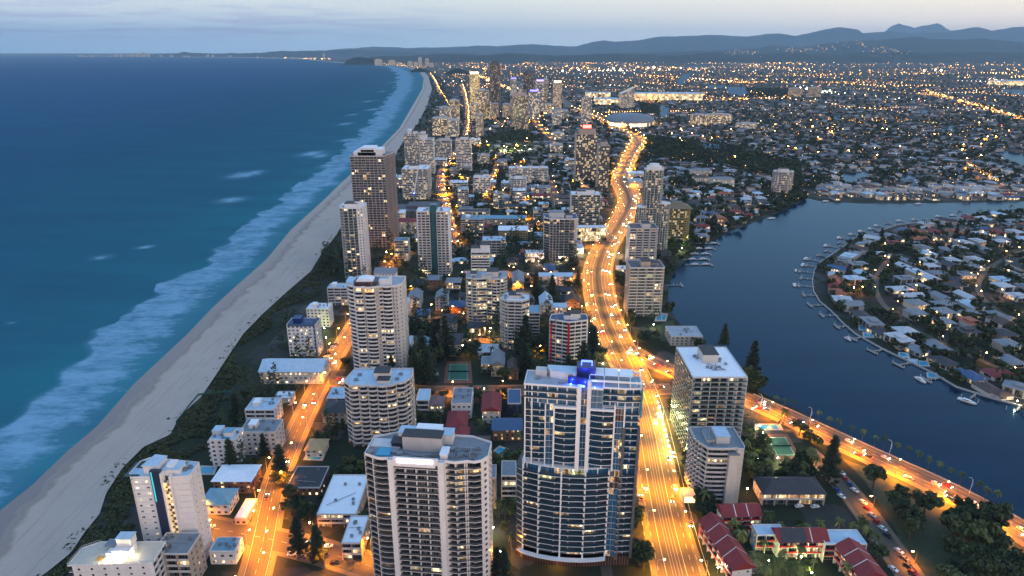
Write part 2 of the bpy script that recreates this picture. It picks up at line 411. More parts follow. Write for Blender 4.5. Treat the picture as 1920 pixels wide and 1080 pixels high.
def sea_mat():
    m, t = newmat('sea')
    uv = t.n('UVMap').outputs[0]
    D = t.n('SeparateXYZ', {0: uv}).outputs[0]
    fo = t.n('Attribute', attribute_name='foam').outputs['Fac']
    mp = t.n('Mapping', {'Vector': uv, 'Rotation': (0, 0, .25), 'Scale': (.024, .050, 1)}).outputs[0]
    s1 = t.noise(mp, 1.0, 6, .62)
    mp2 = t.n('Mapping', {'Vector': uv, 'Rotation': (0, 0, .12), 'Scale': (.09, .24, 1)}).outputs[0]
    s2 = t.noise(mp2, 1.0, 4, .6)
    st = t.m('ADD', t.m('MULTIPLY', s1, .7), t.m('MULTIPLY', s2, .3))
    mp4 = t.n('Mapping', {'Vector': uv, 'Rotation': (0, 0, .3), 'Scale': (.25, .55, 1)}).outputs[0]
    s3 = t.noise(mp4, 1.0, 5, .65)
    st = t.m('ADD', t.m('MULTIPLY', s1, .55), t.m('ADD', t.m('MULTIPLY', s2, .30), t.m('MULTIPLY', s3, .15)))
    th = t.m('SUBTRACT', .86, t.m('MULTIPLY', fo, .50))
    fm = t.smooth(t.m('SUBTRACT', st, th), -.12, .17)
    fm = t.m('MULTIPLY', fm, t.smooth(fo, .0, .45))
    fm = t.m('MAXIMUM', fm, t.m('MULTIPLY', t.smooth(fo, .1, .8), .20))
    deep = t.ramp(t.m('DIVIDE', D, 1600.0, clamp=True), [(0, (.004, .145, .155)), (.12, (.001, .088, .112)), (.35, (.001, .062, .100)), (1, (.002, .064, .138))])
    mp3 = t.n('Mapping', {'Vector': uv, 'Scale': (.003, .012, 1)}).outputs[0]
    big = t.noise(mp3, 1.0, 5, .6)
    deep = t.mix(t.m('MULTIPLY', t.smooth(big, .35, .7), .45), deep, (.003, .03, .065))
    col = t.mix(fm, deep, (.20, .36, .46))
    bp = t.n('Bump', {'Strength': .5, 'Distance': .6, 'Height': t.noise(t.n('Mapping', {'Vector': uv, 'Scale': (.06, .11, 1)}).outputs[0], 1.0, 4)})
    df = t.n('BsdfDiffuse', {0: col})
    gl = t.n('BsdfGlossy', {0: (.30, .62, 1.0), 1: .4, 'Normal': bp.outputs[0]})
    lw = t.n('Fresnel', {0: 1.33, 'Normal': bp.outputs[0]}).outputs[0]
    fr = t.m('MINIMUM', t.m('MULTIPLY', lw, .35), .08)
    sh = t.n('MixShader', {0: fr, 1: df.outputs[0], 2: gl.outputs[0]})
    t.n('OutputMaterial', {0: sh.outputs[0]})
    return m
def river_mat():
    m, t = newmat('river_water')
    pos = t.n('NewGeometry').outputs['Position']
    big = t.noise(t.n('Mapping', {'Vector': pos, 'Rotation': (0, 0, .5), 'Scale': (.006, .02, 1)}).outputs[0], 1.0, 5, .6)
    col = t.mix(t.smooth(big, .3, .75), (.0022, .013, .028), (.004, .021, .042))
    bh = t.noise(pos, .45, 4, .6)
    bp = t.n('Bump', {'Strength': .35, 'Distance': .25, 'Height': bh})
    r = t.m('MULTIPLY_ADD', big, .12, .09)
    df = t.n('BsdfDiffuse', {0: col}); gl = t.n('BsdfGlossy', {0: (.32, .60, .95), 1: r, 'Normal': bp.outputs[0]})
    fr = t.m('MINIMUM', t.m('MULTIPLY', t.n('Fresnel', {0: 1.33, 'Normal': bp.outputs[0]}).outputs[0], .8), .30)
    sh = t.n('MixShader', {0: fr, 1: df.outputs[0], 2: gl.outputs[0]}); t.n('OutputMaterial', {0: sh.outputs[0]})
    return m
M_GROUND, M_SAND, M_SEA, M_RIVER = ground_mat(), sand_mat(), sea_mat(), river_mat()

ROWS = np.concatenate([np.linspace(120, 700, 190), np.geomspace(703, 3000, 190)[0:], np.geomspace(3030, 47000, 90)])
# sea, with a foam field measured along the coast
FOAM_L = [(1100, -140), (960, -70), (860, -40), (780, 0), (720, 92), (680, 127), (640, 150), (623, 168), (605, 225), (593, 240), (575, 262), (553, 296), (533, 303), (510, 350), (493, 377), (470, 400), (453, 423), (437, 450), (407, 483), (373, 527), (343, 570), (300, 630), (280, 645), (240, 690), (200, 722), (167, 748), (140, 752), (127, 738), (115, 690)]
FOAM_B = [(455, 328, 55, 10), (475, 324, 40, 7), (432, 375, 48, 9), (585, 288, 45, 8), (600, 292, 30, 7), (190, 482, 34, 7), (272, 463, 32, 5), (648, 232, 26, 3.5), (610, 345, 60, 14), (560, 370, 40, 7), (660, 215, 22, 2.5), (690, 190, 26, 2.2), (655, 262, 40, 5), (620, 310, 40, 8), (715, 172, 20, 1.8), (735, 155, 18, 1.5), (20, 605, 18, 3), (690, 240, 30, 4), (700, 205, 30, 3)]
def make_sea():
    cols = np.concatenate([np.linspace(0, 260, 120), np.geomspace(264, 70000, 90)])
    yy = np.repeat(ROWS, len(cols)); dd = np.tile(cols, len(ROWS)); xx = xshore(yy) - dd
    w = yy * CP + CAM_H * SP
    px = 960 + F_PX * xx / w; py = 540 - F_PX * (yy * SP - CAM_H * CP) / w
    fl = sorted(FOAM_L); xl = np.interp(py, [a for a, b in fl], [b for a, b in fl])
    xs = 960 + F_PX * xshore(yy) / w
    t = np.clip((px - xl + 12) / np.maximum(xs - xl, 1), 0, 1)
    wob = .5 * np.sin(yy * .021 + 1.3) + .35 * np.sin(yy * .057 + dd * .01) + .25 * np.sin(yy * .13 + 2 + dd * .02)
    t = np.clip(t + wob * .22 * np.clip(1.2 - t, 0, 1) * (t > 0), 0, 1)
    foam = np.clip(t / .13, 0, 1) * (1 - .45 * np.clip((t - .70) / .30, 0, 1)) * .86
    for bx, by, sx, sy in FOAM_B:
        foam = np.maximum(foam, .95 * np.exp(-(((px - bx) / sx) ** 2 + ((py - by + (px - bx) * .12) / sy) ** 2) * 1.6))
    zz = np.full_like(xx, -.3)
    sheet('sea', np.stack([xx, yy, zz], 1), gridfaces(len(ROWS), len(cols)), M_SEA, np.stack([dd, yy], 1), {'foam': foam})
def make_land():
    fr = np.concatenate([[0, .02], np.linspace(.08, .92, 10), [1]])
    cols = np.concatenate([[0], np.geomspace(6, 60000, 60)])
    yy = np.repeat(ROWS, len(cols)); xx = xdune(yy) - 3 + np.tile(cols, len(ROWS))
    sheet('ground', np.stack([xx, yy, np.zeros_like(xx)], 1), gridfaces(len(ROWS), len(cols)), M_GROUND)
    R2 = ROWS
    yy = np.repeat(R2, len(fr)); ff = np.tile(fr, len(R2)); a, b = xshore(yy), xdune(yy)
    xx = a - 3 + (b + 3 - a) * ff; zz = -.42 + 1.4 * np.clip(ff, 0, 1) ** .7
    sheet('beach_sand', np.stack([xx, yy, zz], 1), gridfaces(len(R2), len(fr)), M_SAND, np.stack([ff, yy / 100], 1))
make_sea(); make_land()

def flat(name, poly, z, mat, kind='structure'):
    mb = MB(); mb.face([(x, y, z) for x, y in poly]); o = mb.build(name, mat)
    if sum(poly[i - 1][0] * poly[i][1] - poly[i][0] * poly[i - 1][1] for i in range(len(poly))) < 0: o.data.flip_normals()
    if kind: o['kind'] = kind
    return o
flat('river', RIVER, .05, M_RIVER)
for c in CANALS: flat('canal', c, .05, M_RIVER)

# --- hills
def hill_mat(name, a, b, sc):
    m, t = newmat(name); pos = t.n('NewGeometry').outputs['Position']
    n = t.noise(pos, sc, 6, .65); col = t.mix(t.smooth(n, .3, .7), a, b)
    p = t.n('BsdfPrincipled', {'Base Color': col, 'Roughness': 1.0, 'Specular IOR Level': .05}); t.n('OutputMaterial', {0: p.outputs[0]}); return m
M_HILL = hill_mat('forested_hill', (.012, .022, .016), (.035, .05, .03), .0012); M_HEAD = hill_mat('headland_scrub', (.008, .014, .008), (.025, .034, .016), .02)
def ridge(name, pts, D, front, back, seed, rough=.12, mat=None, sub=None):
    pts = sorted(pts); a = np.linspace(pts[0][0], pts[-1][0], sub or 520)
    rg = np.random.RandomState(seed); prof = np.interp(a, [p[0] for p in pts], [p[1] for p in pts])
    def fbm(n, k0):
        r = np.zeros(n)
        for o in range(5):
            k = k0 * 2 ** o; r += np.interp(np.linspace(0, k, n), np.arange(k + 1), rg.uniform(-1, 1, k + 1)) / 2 ** o
        return r
    rows = [(-1, 0), (-.8, .10), (-.6, .26), (-.4, .45), (-.25, .62), (-.12, .82), (0, 1), (.3, .7), (.65, .3), (1, 0)]
    V = []
    for f, h in rows:
        y = D + (front if f < 0 else back) * f
        top = np.array([HT(D, q) for q in prof]) + fbm(len(a), 60) * D * .0006
        n = fbm(len(a), 16) * rough
        z = np.maximum(top * np.clip(h + (n * .9 if 0 < abs(f) < 1 else 0), 0, 1.0), 0 if h else -3) if h else np.full(len(a), -3.0)
        yy = y + fbm(len(a), 10) * front * .05
        xx = np.array([XAT(q, D, 0) for q in a])
        V += list(np.stack([xx, yy, z], 1))
    return sheet(name, V, gridfaces(len(rows), len(a)), mat or M_HILL)
ridge('mountains', [(1560, 78), (1620, 62), (1650, 60), (1664, 50), (1676, 44), (1690, 49), (1704, 52), (1722, 48), (1740, 46), (1750, 43), (1760, 47), (1770, 55), (1790, 62), (1860, 66), (1960, 60), (2100, 60)], 42000, 6000, 3000, 3, .10)
ridge('far_hills', [(560, 99), (640, 92), (700, 88), (760, 90), (840, 89), (900, 86), (960, 85), (1000, 83), (1080, 87), (1110, 78), (1130, 75.5), (1150, 79), (1180, 77), (1230, 70), (1280, 67), (1340, 66), (1400, 69), (1440, 64), (1460, 62), (1490, 68), (1520, 60), (1550, 53), (1570, 50), (1582, 51), (1592, 59), (1610, 62), (1660, 58), (1700, 62), (1750, 60), (1790, 54), (1815, 52), (1845, 58), (1890, 50), (1930, 48), (2000, 55), (2150, 58)], 33000, 7000, 4000, 5, .14)
ridge('middle_hills', [(1050, 104), (1150, 100), (1300, 97), (1400, 92), (1440, 86), (1500, 88), (1560, 80), (1640, 74), (1700, 70), (1760, 74), (1830, 72), (1900, 80), (2000, 74), (2150, 78)], 21000, 5000, 3000, 8, .16)
ridge('foothills', [(700, 106), (780, 104), (830, 101), (900, 103), (960, 100), (1040, 104), (1150, 101), (1260, 104), (1340, 99), (1400, 103), (1480, 98), (1560, 101), (1640, 96), (1740, 100), (1830, 97), (1900, 99), (2100, 96)], 15500, 2500, 2500, 12, .2)
ridge('far_coast_hills', [(250, 105), (310, 101.5), (345, 98), (400, 101), (480, 98.5), (540, 95.5), (600, 95), (660, 94), (760, 97), (860, 100), (900, 104)], 25500, 1500, 2500, 15, .2)
ridge('headland', [(644, 122), (652, 113), (662, 108.5), (676, 107), (690, 108.5), (702, 112), (712, 119), (722, 122)], GY(121), 420, 500, 21, .25, M_HEAD, 60)
ridge('hillock', [(770, 133), (778, 129.5), (790, 128.5), (800, 131), (806, 134)], GY(135), 120, 150, 22, .25, M_HEAD, 40)
ridge('hillock', [(835, 137), (845, 131), (856, 128), (872, 131), (884, 138)], GY(139), 160, 250, 23, .25, M_HEAD, 40)

# --- air
def haze():
    m, t = newmat('haze_air')
    v = t.n('VolumePrincipled', {'Color': (.50, .76, 1.0), 'Density': 3.0e-5, 'Anisotropy': .1})
    t.n('OutputMaterial', {1: v.outputs[0]})
    mb = MB(); mb.box(-70500, 62000, -400, 51000, -6, 1500, bottom=True); o = mb.build('haze', m); o['kind'] = 'stuff'
    o['label'] = 'thin blue evening haze over the coast and hills'
HAZE_ON = True

# ------------------------------------------------------------------ roads
def road_mat():
    m, t = newmat('asphalt'); pos = t.n('NewGeometry').outputs['Position']
    a = t.noise(pos, .05, 4, .6); b = t.noise(pos, 2.0, 2); c = t.mix(a, (.062, .048, .028), (.100, .080, .050)); c = t.mix(t.m('MULTIPLY', b, .35), c, (.040, .034, .026))
    uv = t.n('UVMap').outputs[0]; U = t.n('SeparateXYZ', {0: uv}).outputs[0]
    tr = t.m('ABSOLUTE', t.m('SUBTRACT', t.m('FRACT', t.m('DIVIDE', U, 1.75)), .5))
    c = t.mix(t.m('MULTIPLY', t.smooth(tr, .32, .1), .35), c, (.032, .028, .022))
    p = t.n('BsdfPrincipled', {'Base Color': c, 'Roughness': .65}); t.n('OutputMaterial', {0: p.outputs[0]}); return m
M_ROAD = road_mat(); M_PAVE = paint('pavement', (.16, .12, .07), var=.25, scale=.15); M_LINE = paint('road_paint', (.62, .56, .44), var=.25, scale=.6); M_KERB = paint('kerb_stone', (.38, .36, .33)); M_MED = paint('median_grass', (.03, .045, .015), var=.4, scale=.5)
M_RAIL = paint('rail_steel', (.5, .48, .45), rough=.3, metal=.7)
def resample(g, step):
    out = [g[0]]
    for a, b in zip(g, g[1:]):
        L = math.hypot(b[0] - a[0], b[1] - a[1]); n = max(1, int(L / step))
        out += [lerp(a, b, (k + 1) / n) for k in range(n)]
    return out
def smoothline(g, step=12, it=6):
    g = resample(g, step)
    for _ in range(it): g = [g[0]] + [tuple((g[i - 1][k] + 2 * g[i][k] + g[i + 1][k]) / 4 for k in range(len(g[i]))) for i in range(1, len(g) - 1)] + [g[-1]]
    return g
def normals(g):
    r = []
    for i in range(len(g)):
        a, b = g[max(0, i - 1)], g[min(len(g) - 1, i + 1)]; dx, dy = b[0] - a[0], b[1] - a[1]; L = math.hypot(dx, dy) or 1
        r.append((dy / L, -dx / L))        # to the right of travel
    return r
ROADS = []       # (polyline, half width) for keeping things off the road
def strip(name, g, o0, o1, z, mat, kind='structure', thick=0.0):
    """band along line g between side offsets o0 < o1 (numbers or one per point)"""
    nn = normals(g); mb = MB(); L = 0
    f = lambda o, i: o[i] if isinstance(o, (list, tuple)) else o
    for i in range(len(g) - 1):
        q = []
        for k in (i, i + 1):
            for o in (f(o0, k), f(o1, k)): q.append((g[k][0] + nn[k][0] * o, g[k][1] + nn[k][1] * o, z))
        d = math.hypot(g[i + 1][0] - g[i][0], g[i + 1][1] - g[i][1])
        mb.face([q[0], q[1], q[3], q[2]], [(f(o0, i), L), (f(o1, i), L), (f(o1, i + 1), L + d), (f(o0, i + 1), L + d)]); L += d
        if thick:
            for a, b in ((q[1], q[3]), (q[2], q[0])):
                mb.face([(a[0], a[1], z - thick), (b[0], b[1], z - thick), b, a])
    o = mb.build(name, mat)
    if kind: o['kind'] = kind
    return o
def dashes(name, g, offs, w, z, dash=3.0, gap=6.0):
    g2 = resample(g, 1.5); nn = normals(g2); mb = MB(); per = max(1, int((dash + gap) / 1.5)); on = max(1, int(dash / 1.5))
    for o in offs:
        for i in range(len(g2) - 1):
            if gap and i % per >= on: continue
            q = [(g2[k][0] + nn[k][0] * (o + s), g2[k][1] + nn[k][1] * (o + s), z) for k in (i, i + 1) for s in (-w / 2, w / 2)]
            mb.face([q[0], q[1], q[3], q[2]])
    o = mb.build(name, M_LINE); o['kind'] = 'structure'; return o

HWL = [(1228, 1085), (1203, 907), (1200, 820), (1190, 760), (1160, 703), (1137, 660), (1117, 627), (1107, 593), (1099, 560), (1095, 527), (1096, 500), (1106, 477), (1130, 443), (1149, 410), (1158, 393), (1164, 377), (1158, 360), (1147, 346), (1147, 333), (1158, 317), (1166, 300), (1175, 283), (1186, 267), (1177, 257), (1160, 247), (1133, 233), (1113, 223), (1090, 213), (1060, 200), (1050, 190), (1030, 180), (1000, 166), (960, 152)]
HWR = [(1312, 1085), (1257, 907), (1241, 820), (1228, 760), (1215, 703), (1189, 660), (1172, 627), (1160, 593), (1150, 560), (1143, 527), (1141, 500), (1148, 477), (1166, 443), (1187, 410), (1196, 393), (1204, 377), (1198, 360), (1184, 346), (1176, 333), (1184, 317), (1191, 300), (1202, 283), (1213, 267), (1204, 257), (1184, 247), (1158, 233), (1136, 223), (1111, 213), (1078, 200), (1066, 190), (1043, 180), (1012, 166), (970, 152)]
_c = []
for l, r in zip(HWL, HWR):
    a, b = G(*l), G(*r); _c.append(((a[0] + b[0]) / 2, (a[1] + b[1]) / 2, math.hypot(b[0] - a[0], b[1] - a[1]) / 2))
_c = [( _c[0][0], 120, _c[0][2])] + _c
def sm3(g, it=4, step=15):
    out = [g[0]]
    for a, b in zip(g, g[1:]):
        n = max(1, int(math.hypot(b[0] - a[0], b[1] - a[1]) / step)); out += [tuple(a[k] + (b[k] - a[k]) * (j + 1) / n for k in range(3)) for j in range(n)]
    for _ in range(it): out = [out[0]] + [tuple((out[i - 1][k] + 2 * out[i][k] + out[i + 1][k]) / 4 for k in range(3)) for i in range(1, len(out) - 1)] + [out[-1]]
    return out
_h = sm3(_c, 12); HW = [(p[0], p[1]) for p in _h]; HWW = [min(max(p[2], 9), 19) for p in _h]
strip('highway_pavement', HW, [-w - 3 for w in HWW], [w + 3 for w in HWW], .14, M_PAVE)
strip('highway', HW, [-w for w in HWW], HWW, .18, M_ROAD)
ROADS.append((HW, 19))
hw_near = [p for p in HW if p[1] < 1900]
dashes('lane_marking', hw_near, (-12.2, -9, 7.2, 10.4), .18, .24, 3, 5)
dashes('lane_marking', hw_near, (-5.6, 3.9, 14.0), .2, .24, 3, 0)
for k in (-2.6, -1.2, .4, 1.8): 
    o = strip('tram_rail', [p for p in HW if p[1] < 460], k - .06, k + .06, .23, M_RAIL)
strip('median_strip', [p for p in HW if 470 < p[1] < 1500], -2.2, .4, .30, M_MED, thick=.12)
def street(px, hw, name='street', pave=2.5, dash=True, z=.16):
    g = smoothline([G(*p) for p in px], 10, 4)
    if pave: strip('pavement', g, -hw - pave, hw + pave, z - .05, M_PAVE)
    strip(name, g, -hw, hw, z, M_ROAD)
    if dash: dashes('lane_marking', g, (0,), .16, z + .06, 3, 5)
    ROADS.append((g, hw + pave)); return g
ST_BEACH = street([(455, 1150), (480, 1080), (497, 1000), (507, 940), (520, 892), (545, 835), (570, 780), (592, 735), (617, 690), (640, 650), (662, 612), (690, 565), (720, 520), (760, 470)], 5.5, 'beach_road', z=.20)
dashes('lane_marking', ST_BEACH, (-4.9, 4.9), .15, .26, 3, 0)
ST_B2 = street([(868, 468), (852, 455), (843, 425), (838, 400), (830, 372), (826, 345), (829, 320), (843, 300), (860, 280), (872, 262), (876, 235), (876, 205), (872, 180), (866, 160)], 6, 'avenue', z=.20)
ST_X1 = street([(330, 975), (390, 990), (440, 1000), (500, 1008), (560, 1020), (640, 1045), (720, 1070)], 6.5, 'cross_street', z=.17)
ST_X2 = street([(600, 712), (700, 722), (780, 735), (900, 733), (1000, 731), (1100, 731), (1210, 733), (1262, 729)], 6, 'cross_street', z=.17)
ST_X3 = street([(868, 510), (930, 513), (1000, 517), (1060, 519), (1100, 517)], 7, 'cross_street', z=.17)
ST_X4 = street([(650, 625), (720, 628), (800, 640), (880, 640), (950, 640)], 4, 'cross_street', dash=False, z=.17)
ST_X5 = street([(780, 600), (830, 597), (872, 600)], 4, 'cross_street', dash=False, z=.17)
ST_X6 = street([(985, 590), (1040, 597), (1105, 600)], 4, 'cross_street', dash=False, z=.17)
RIVROAD = street([(1175, 652), (1210, 675), (1265, 700), (1330, 722), (1400, 748), (1467, 779), (1530, 808), (1600, 841), (1663, 872), (1747, 905), (1825, 948), (1910, 995), (2010, 1055), (2120, 1120)], 7.2, 'river_road', pave=3, dash=False, z=.21)
dashes('lane_marking', RIVROAD, (-3.4, 3.4), .15, .27, 3, 5); dashes('lane_marking', RIVROAD, (-.3, .3, -6.8, 6.8), .13, .27, 3, 0)
ST_LANE = street([(1510, 845), (1558, 872), (1585, 905), (1612, 945), (1640, 985), (1672, 1030), (1705, 1075), (1740, 1130)], 4.6, 'side_lane', dash=False, z=.17)
ST_P1 = street([(1692, 476), (1668, 486), (1652, 500), (1643, 520), (1640, 545), (1655, 572), (1690, 605), (1725, 625), (1760, 642), (1810, 662), (1870, 690), (1940, 720)], 2.7, 'suburban_street', pave=0, dash=False, z=.17)
ST_P2 = street([(1960, 455), (1900, 478), (1868, 492), (1842, 515), (1830, 540), (1846, 566), (1880, 590), (1930, 612)], 2.7, 'suburban_street', pave=0, dash=False, z=.17)
ST_S1 = street([(905, 378), (915, 355), (928, 325), (934, 308)], 5, 'street', z=.19)
ST_S2 = street([(1040, 272), (1030, 255), (1010, 238), (1005, 225), (1030, 210), (1050, 200)], 6, 'street', dash=False, z=.19)
ST_S3 = street([(826, 178), (820, 165), (815, 150), (805, 138)], 6, 'coast_avenue', dash=False, z=.19)
ST_S4 = street([(1045, 395), (1040, 365), (1032, 338)], 4.5, 'street', dash=False, z=.19)
ST_W1 = street([(1290, 190), (1330, 186), (1400, 189), (1480, 188), (1540, 190)], 8, 'west_street', pave=0, dash=False, z=.19)
ST_W2 = street([(1730, 172), (1770, 182), (1830, 200), (1880, 215), (1930, 228)], 9, 'west_street', pave=0, dash=False, z=.19)
ST_W3 = street([(1815, 300), (1822, 318), (1850, 338), (1880, 352)], 6, 'west_street', pave=0, dash=False, z=.19)
ST_W4 = street([(900, 168), (925, 152), (890, 140)], 8, 'west_street', pave=0, dash=False, z=.19)
def near_road(x, y, r=0):
    for g, w in ROADS:
        if not ROADB: break
    for (g, w), b in zip(ROADS, ROADB):
        if b[0] - w - r < x < b[1] + w + r and b[2] - w - r < y < b[3] + w + r:
            for a, c in zip(g, g[1:]):
                if abs(a[1] - y) < 60 + w and seg_d(x, y, a, c) < w + r: return True
    return False
ROADB = [(min(p[0] for p in g), max(p[0] for p in g), min(p[1] for p in g), max(p[1] for p in g)) for g, w in ROADS]
OCC = []     # occupied discs / rectangles
def occupy(x0, x1, y0, y1): OCC.append((min(x0, x1), max(x0, x1), min(y0, y1), max(y0, y1)))
def blocked(x, y, r):
    for a in OCC:
        if a[0] - r < x < a[1] + r and a[2] - r < y < a[3] + r: return True
    return False
# ------------------------------------------------------------------ apartment towers
BANDS = {}
def bandmat(glass, lit, key):
    k = 'band_' + key
    return facade(k, (.45, .44, .43), glass, 2.6, 50.0, lit, (.05, .95), (0, 1), 1.5)
def rect(w, d): return [(-w / 2, 0), (w / 2, 0), (w / 2, d), (-w / 2, d)]
def chamfer(w, d, c, e=None):
    e = c if e is None else e
    return [(-w / 2 + c, 0), (w / 2 - c, 0), (w / 2, e), (w / 2, d - e), (w / 2 - c, d), (-w / 2 + c, d), (-w / 2, d - e), (-w / 2, e)]
def ellipse(w, d, n=20): return [(w / 2 * math.cos(2 * math.pi * k / n), d / 2 + d / 2 * math.sin(2 * math.pi * k / n)) for k in range(n)]

def outline_edge(a, b, shape):
    """points of a balcony edge from a (included) to b (left out)"""
    kind = shape[0]; d = Vector((b[0] - a[0], b[1] - a[1])); L = d.length; n = Vector((d.y, -d.x)) / max(L, 1e-6)
    if kind == 'flat': return [a]
    k, amp = shape[1], shape[2]; pts = []
    for i in range(k):
        if kind == 'round':
            for j in range(7):
                t = (i + j / 7) / k; o = amp * math.sin(math.pi * j / 7) ** .6
                p = Vector(a) + d * t + n * o; pts.append((p.x, p.y))
        else:                   # zig-zag
            for t, o in ((0, 0), (.35, amp), (.65, amp)) if kind == 'zig' else ((0, 0), (.5, amp)):
                p = Vector(a) + d * ((i + t) / k) + n * o; pts.append((p.x, p.y))
    return pts

def block(root, poly, edges, z0, z1, fh=3.0, wall=None, slab=None, rail=None, glass=None, depth=1.9, lit=.10, lod=0, budget=100, fins=True, rails=1.0, litset=None, roofmat=None, parapet=1.0, roof=True, bal=True, finw=.3, band='std', topslab=True):
    """storeys of an apartment block: core wall, one balcony per floor, one window per bay and floor"""
    wall = wall or WHITE; slab = slab or wall; rail = rail or slab; glass = glass or GLASS; litset = litset or LITW
    n = len(poly); rz = root.rotation_euler[2]; cx, cy = root.location[0], root.location[1]
    E = []
    for i in range(n):
        e = edges[i % len(edges)]; e = (e,) if isinstance(e, str) else e; E.append(e)
    core = inset_poly(poly, [depth if e[0] == 'b' else 0.0 for e in E])
    nf = max(1, round((z1 - z0) / fh)); fh = (z1 - z0) / nf
    out = []
    for i in range(n):
        e = E[i]; out += outline_edge(poly[i], poly[(i + 1) % n], e[2] if e[0] == 'b' and len(e) > 2 else ('flat',))
    w = MB(); w.prism(core, z0, z1)
    c_, s_ = math.cos(rz), math.sin(rz)
    vis = []
    for i in range(n):
        a, b = poly[i], poly[(i + 1) % n]; nx, ny = b[1] - a[1], a[0] - b[0]
        mx, my = (a[0] + b[0]) / 2, (a[1] + b[1]) / 2
        wx, wy = cx + mx * c_ - my * s_, cy + mx * s_ + my * c_; L = math.hypot(nx, ny)
        vis.append(((nx * c_ - ny * s_) * -wx + (nx * s_ + ny * c_) * -wy) / L > -.15 * math.hypot(wx, wy))
    if fins:
        for i in range(n):
            e = E[i]
            if e[0] != 'b' or not vis[i]: continue
            k = e[1]; a, b = poly[i], poly[(i + 1) % n]; ca, cb = core[i], core[(i + 1) % n]
            for j in range(0, k + 1):
                p, q = lerp(a, b, j / k), lerp(ca, cb, j / k); dx, dy = (b[0] - a[0]), (b[1] - a[1]); L = math.hypot(dx, dy); dx, dy = dx / L * finw / 2, dy / L * finw / 2
                w.prism([(p[0] - dx, p[1] - dy), (p[0] + dx, p[1] + dy), (q[0] + dx, q[1] + dy), (q[0] - dx, q[1] - dy)], z0, z1)
    w.build('wall', wall, root)
    # balcony floor with its parapet, the same shape on every storey
    if bal:
        m = MB(); m.prism(out, -.18, .10, bottom=True, top=False); m.cur = 2; m.face([(*p, .10) for p in out]); m.cur = 1
        if any(e[0] == 'b' for e in E):
            inn = inset_poly(out, .14)
            # keep only the parapet along balcony edges
            idx = []
            for i in range(n):
                k = len(outline_edge(poly[i], poly[(i + 1) % n], E[i][2] if E[i][0] == 'b' and len(E[i]) > 2 else ('flat',)))
                idx += [E[i][0] == 'b' and vis[i]] * k
            for j in range(len(out)):
                if not idx[j]: continue
                a, b = out[j], out[(j + 1) % len(out)]; c, d = inn[(j + 1) % len(out)], inn[j]
                m.quadwall(a, b, .08, rails); m.quadwall(c, d, .08, rails); m.face([(*a, rails), (*b, rails), (*c, rails), (*d, rails)])
        me = m.mesh('balcony'); me.materials.append(slab); me.materials.append(rail); me.materials.append(TILES)
        for f in range(1, nf):
            o = bpy.data.objects.new('balcony' if any(e[0] == 'b' for e in E) else 'floor_band', me); COL.objects.link(o); o.parent = root; o.location = (0, 0, z0 + f * fh)
    # glazing
    wins = []; rest = MB(); restn = 0
    for i in range(n):
        e = E[i]
        if not vis[i] or e[0] == 'x': continue
        a, b = Vector(core[i]), Vector(core[(i + 1) % n]); d = b - a; L = d.length
        if L < .8: continue
        d /= L; nn = Vector((d.y, -d.x)) * .05
        spans = []
        if lod >= 1 and e[0] in 'bg': spans = [(.3, L - .3, .15, fh - .32)]
        elif e[0] == 'b':
            k = e[1]; bw = L / k; spans = [(j * bw + .3, (j + 1) * bw - .3, .12, fh - .35) for j in range(k)]
        elif e[0] == 'g':
            k = e[1]; bw = L / k; spans = [(j * bw + .04, (j + 1) * bw - .04, .1, fh - .16) for j in range(k)]
        elif e[0] == 'w' and len(e) > 1:
            k, ww, wh = e[1:4]; bw = L / k; spans = [((j + .5) * bw - ww / 2, (j + .5) * bw + ww / 2, .9, .9 + wh) for j in range(k)]
        gm = e[3] if e[0] in 'bg' and len(e) > 3 and e[3] else glass
        for s0, s1, h0, h1 in spans:
            p, q = a + d * s0 + nn, a + d * s1 + nn; off = RN.random() * 50
            q4 = MB(); q4.face([(p.x, p.y, h0), (q.x, q.y, h0), (q.x, q.y, h1), (p.x, p.y, h1)], [(off, h0), (off + s1 - s0, h0), (off + s1 - s0, h1), (off, h1)])
            me = q4.mesh('window'); me.materials.append(gm)
            for f in range(nf): wins.append((f, me, p, q, h0, h1, s1 - s0, gm))
    wins.sort(key=lambda r: -r[0])
    if lod >= 1: budget = 99
    for k, (f, me, p, q, h0, h1, L, gm) in enumerate(wins):
        z = z0 + f * fh
        is_lit = lod == 0 and RN.random() < lit
        if k < budget:
            o = bpy.data.objects.new('window', me); COL.objects.link(o); o.parent = root; o.location = (0, 0, z)
            if is_lit: o.material_slots[0].link = 'OBJECT'; o.material_slots[0].material = RN.choice(litset)
            elif lod >= 1: o.material_slots[0].link = 'OBJECT'; o.material_slots[0].material = bandmat((.016, .02, .026), lit, band)
        else:
            rest.cur = (1 + RN.randrange(len(litset))) if is_lit else (0)
            off = RN.random() * 90
            rest.face([(p.x, p.y, z + h0), (q.x, q.y, z + h0), (q.x, q.y, z + h1), (p.x, p.y, z + h1)], [(off, z + h0), (off + L, z + h0), (off + L, z + h1), (off, z + h1)]); restn += 1
    if restn:
        o = rest.build('window', [bandmat((.016, .02, .026), lit, band) if lod >= 1 else glass] + list(litset), root); o['kind'] = 'stuff'
    if roof:
        r = MB(); r.prism(out if topslab else core, z1 - .1, z1 + .3, bottom=True); ro = r.build('roof', roofmat or ROOFB, root)
        if parapet:
            inn = inset_poly(out if topslab else core, .3); p = MB(); p.ring(inset_poly(out if topslab else core, -.02), inn, z1 + .02, z1 + .3 + parapet); p.build('parapet', slab, ro)
        return core, out, ro
    return core, out, None
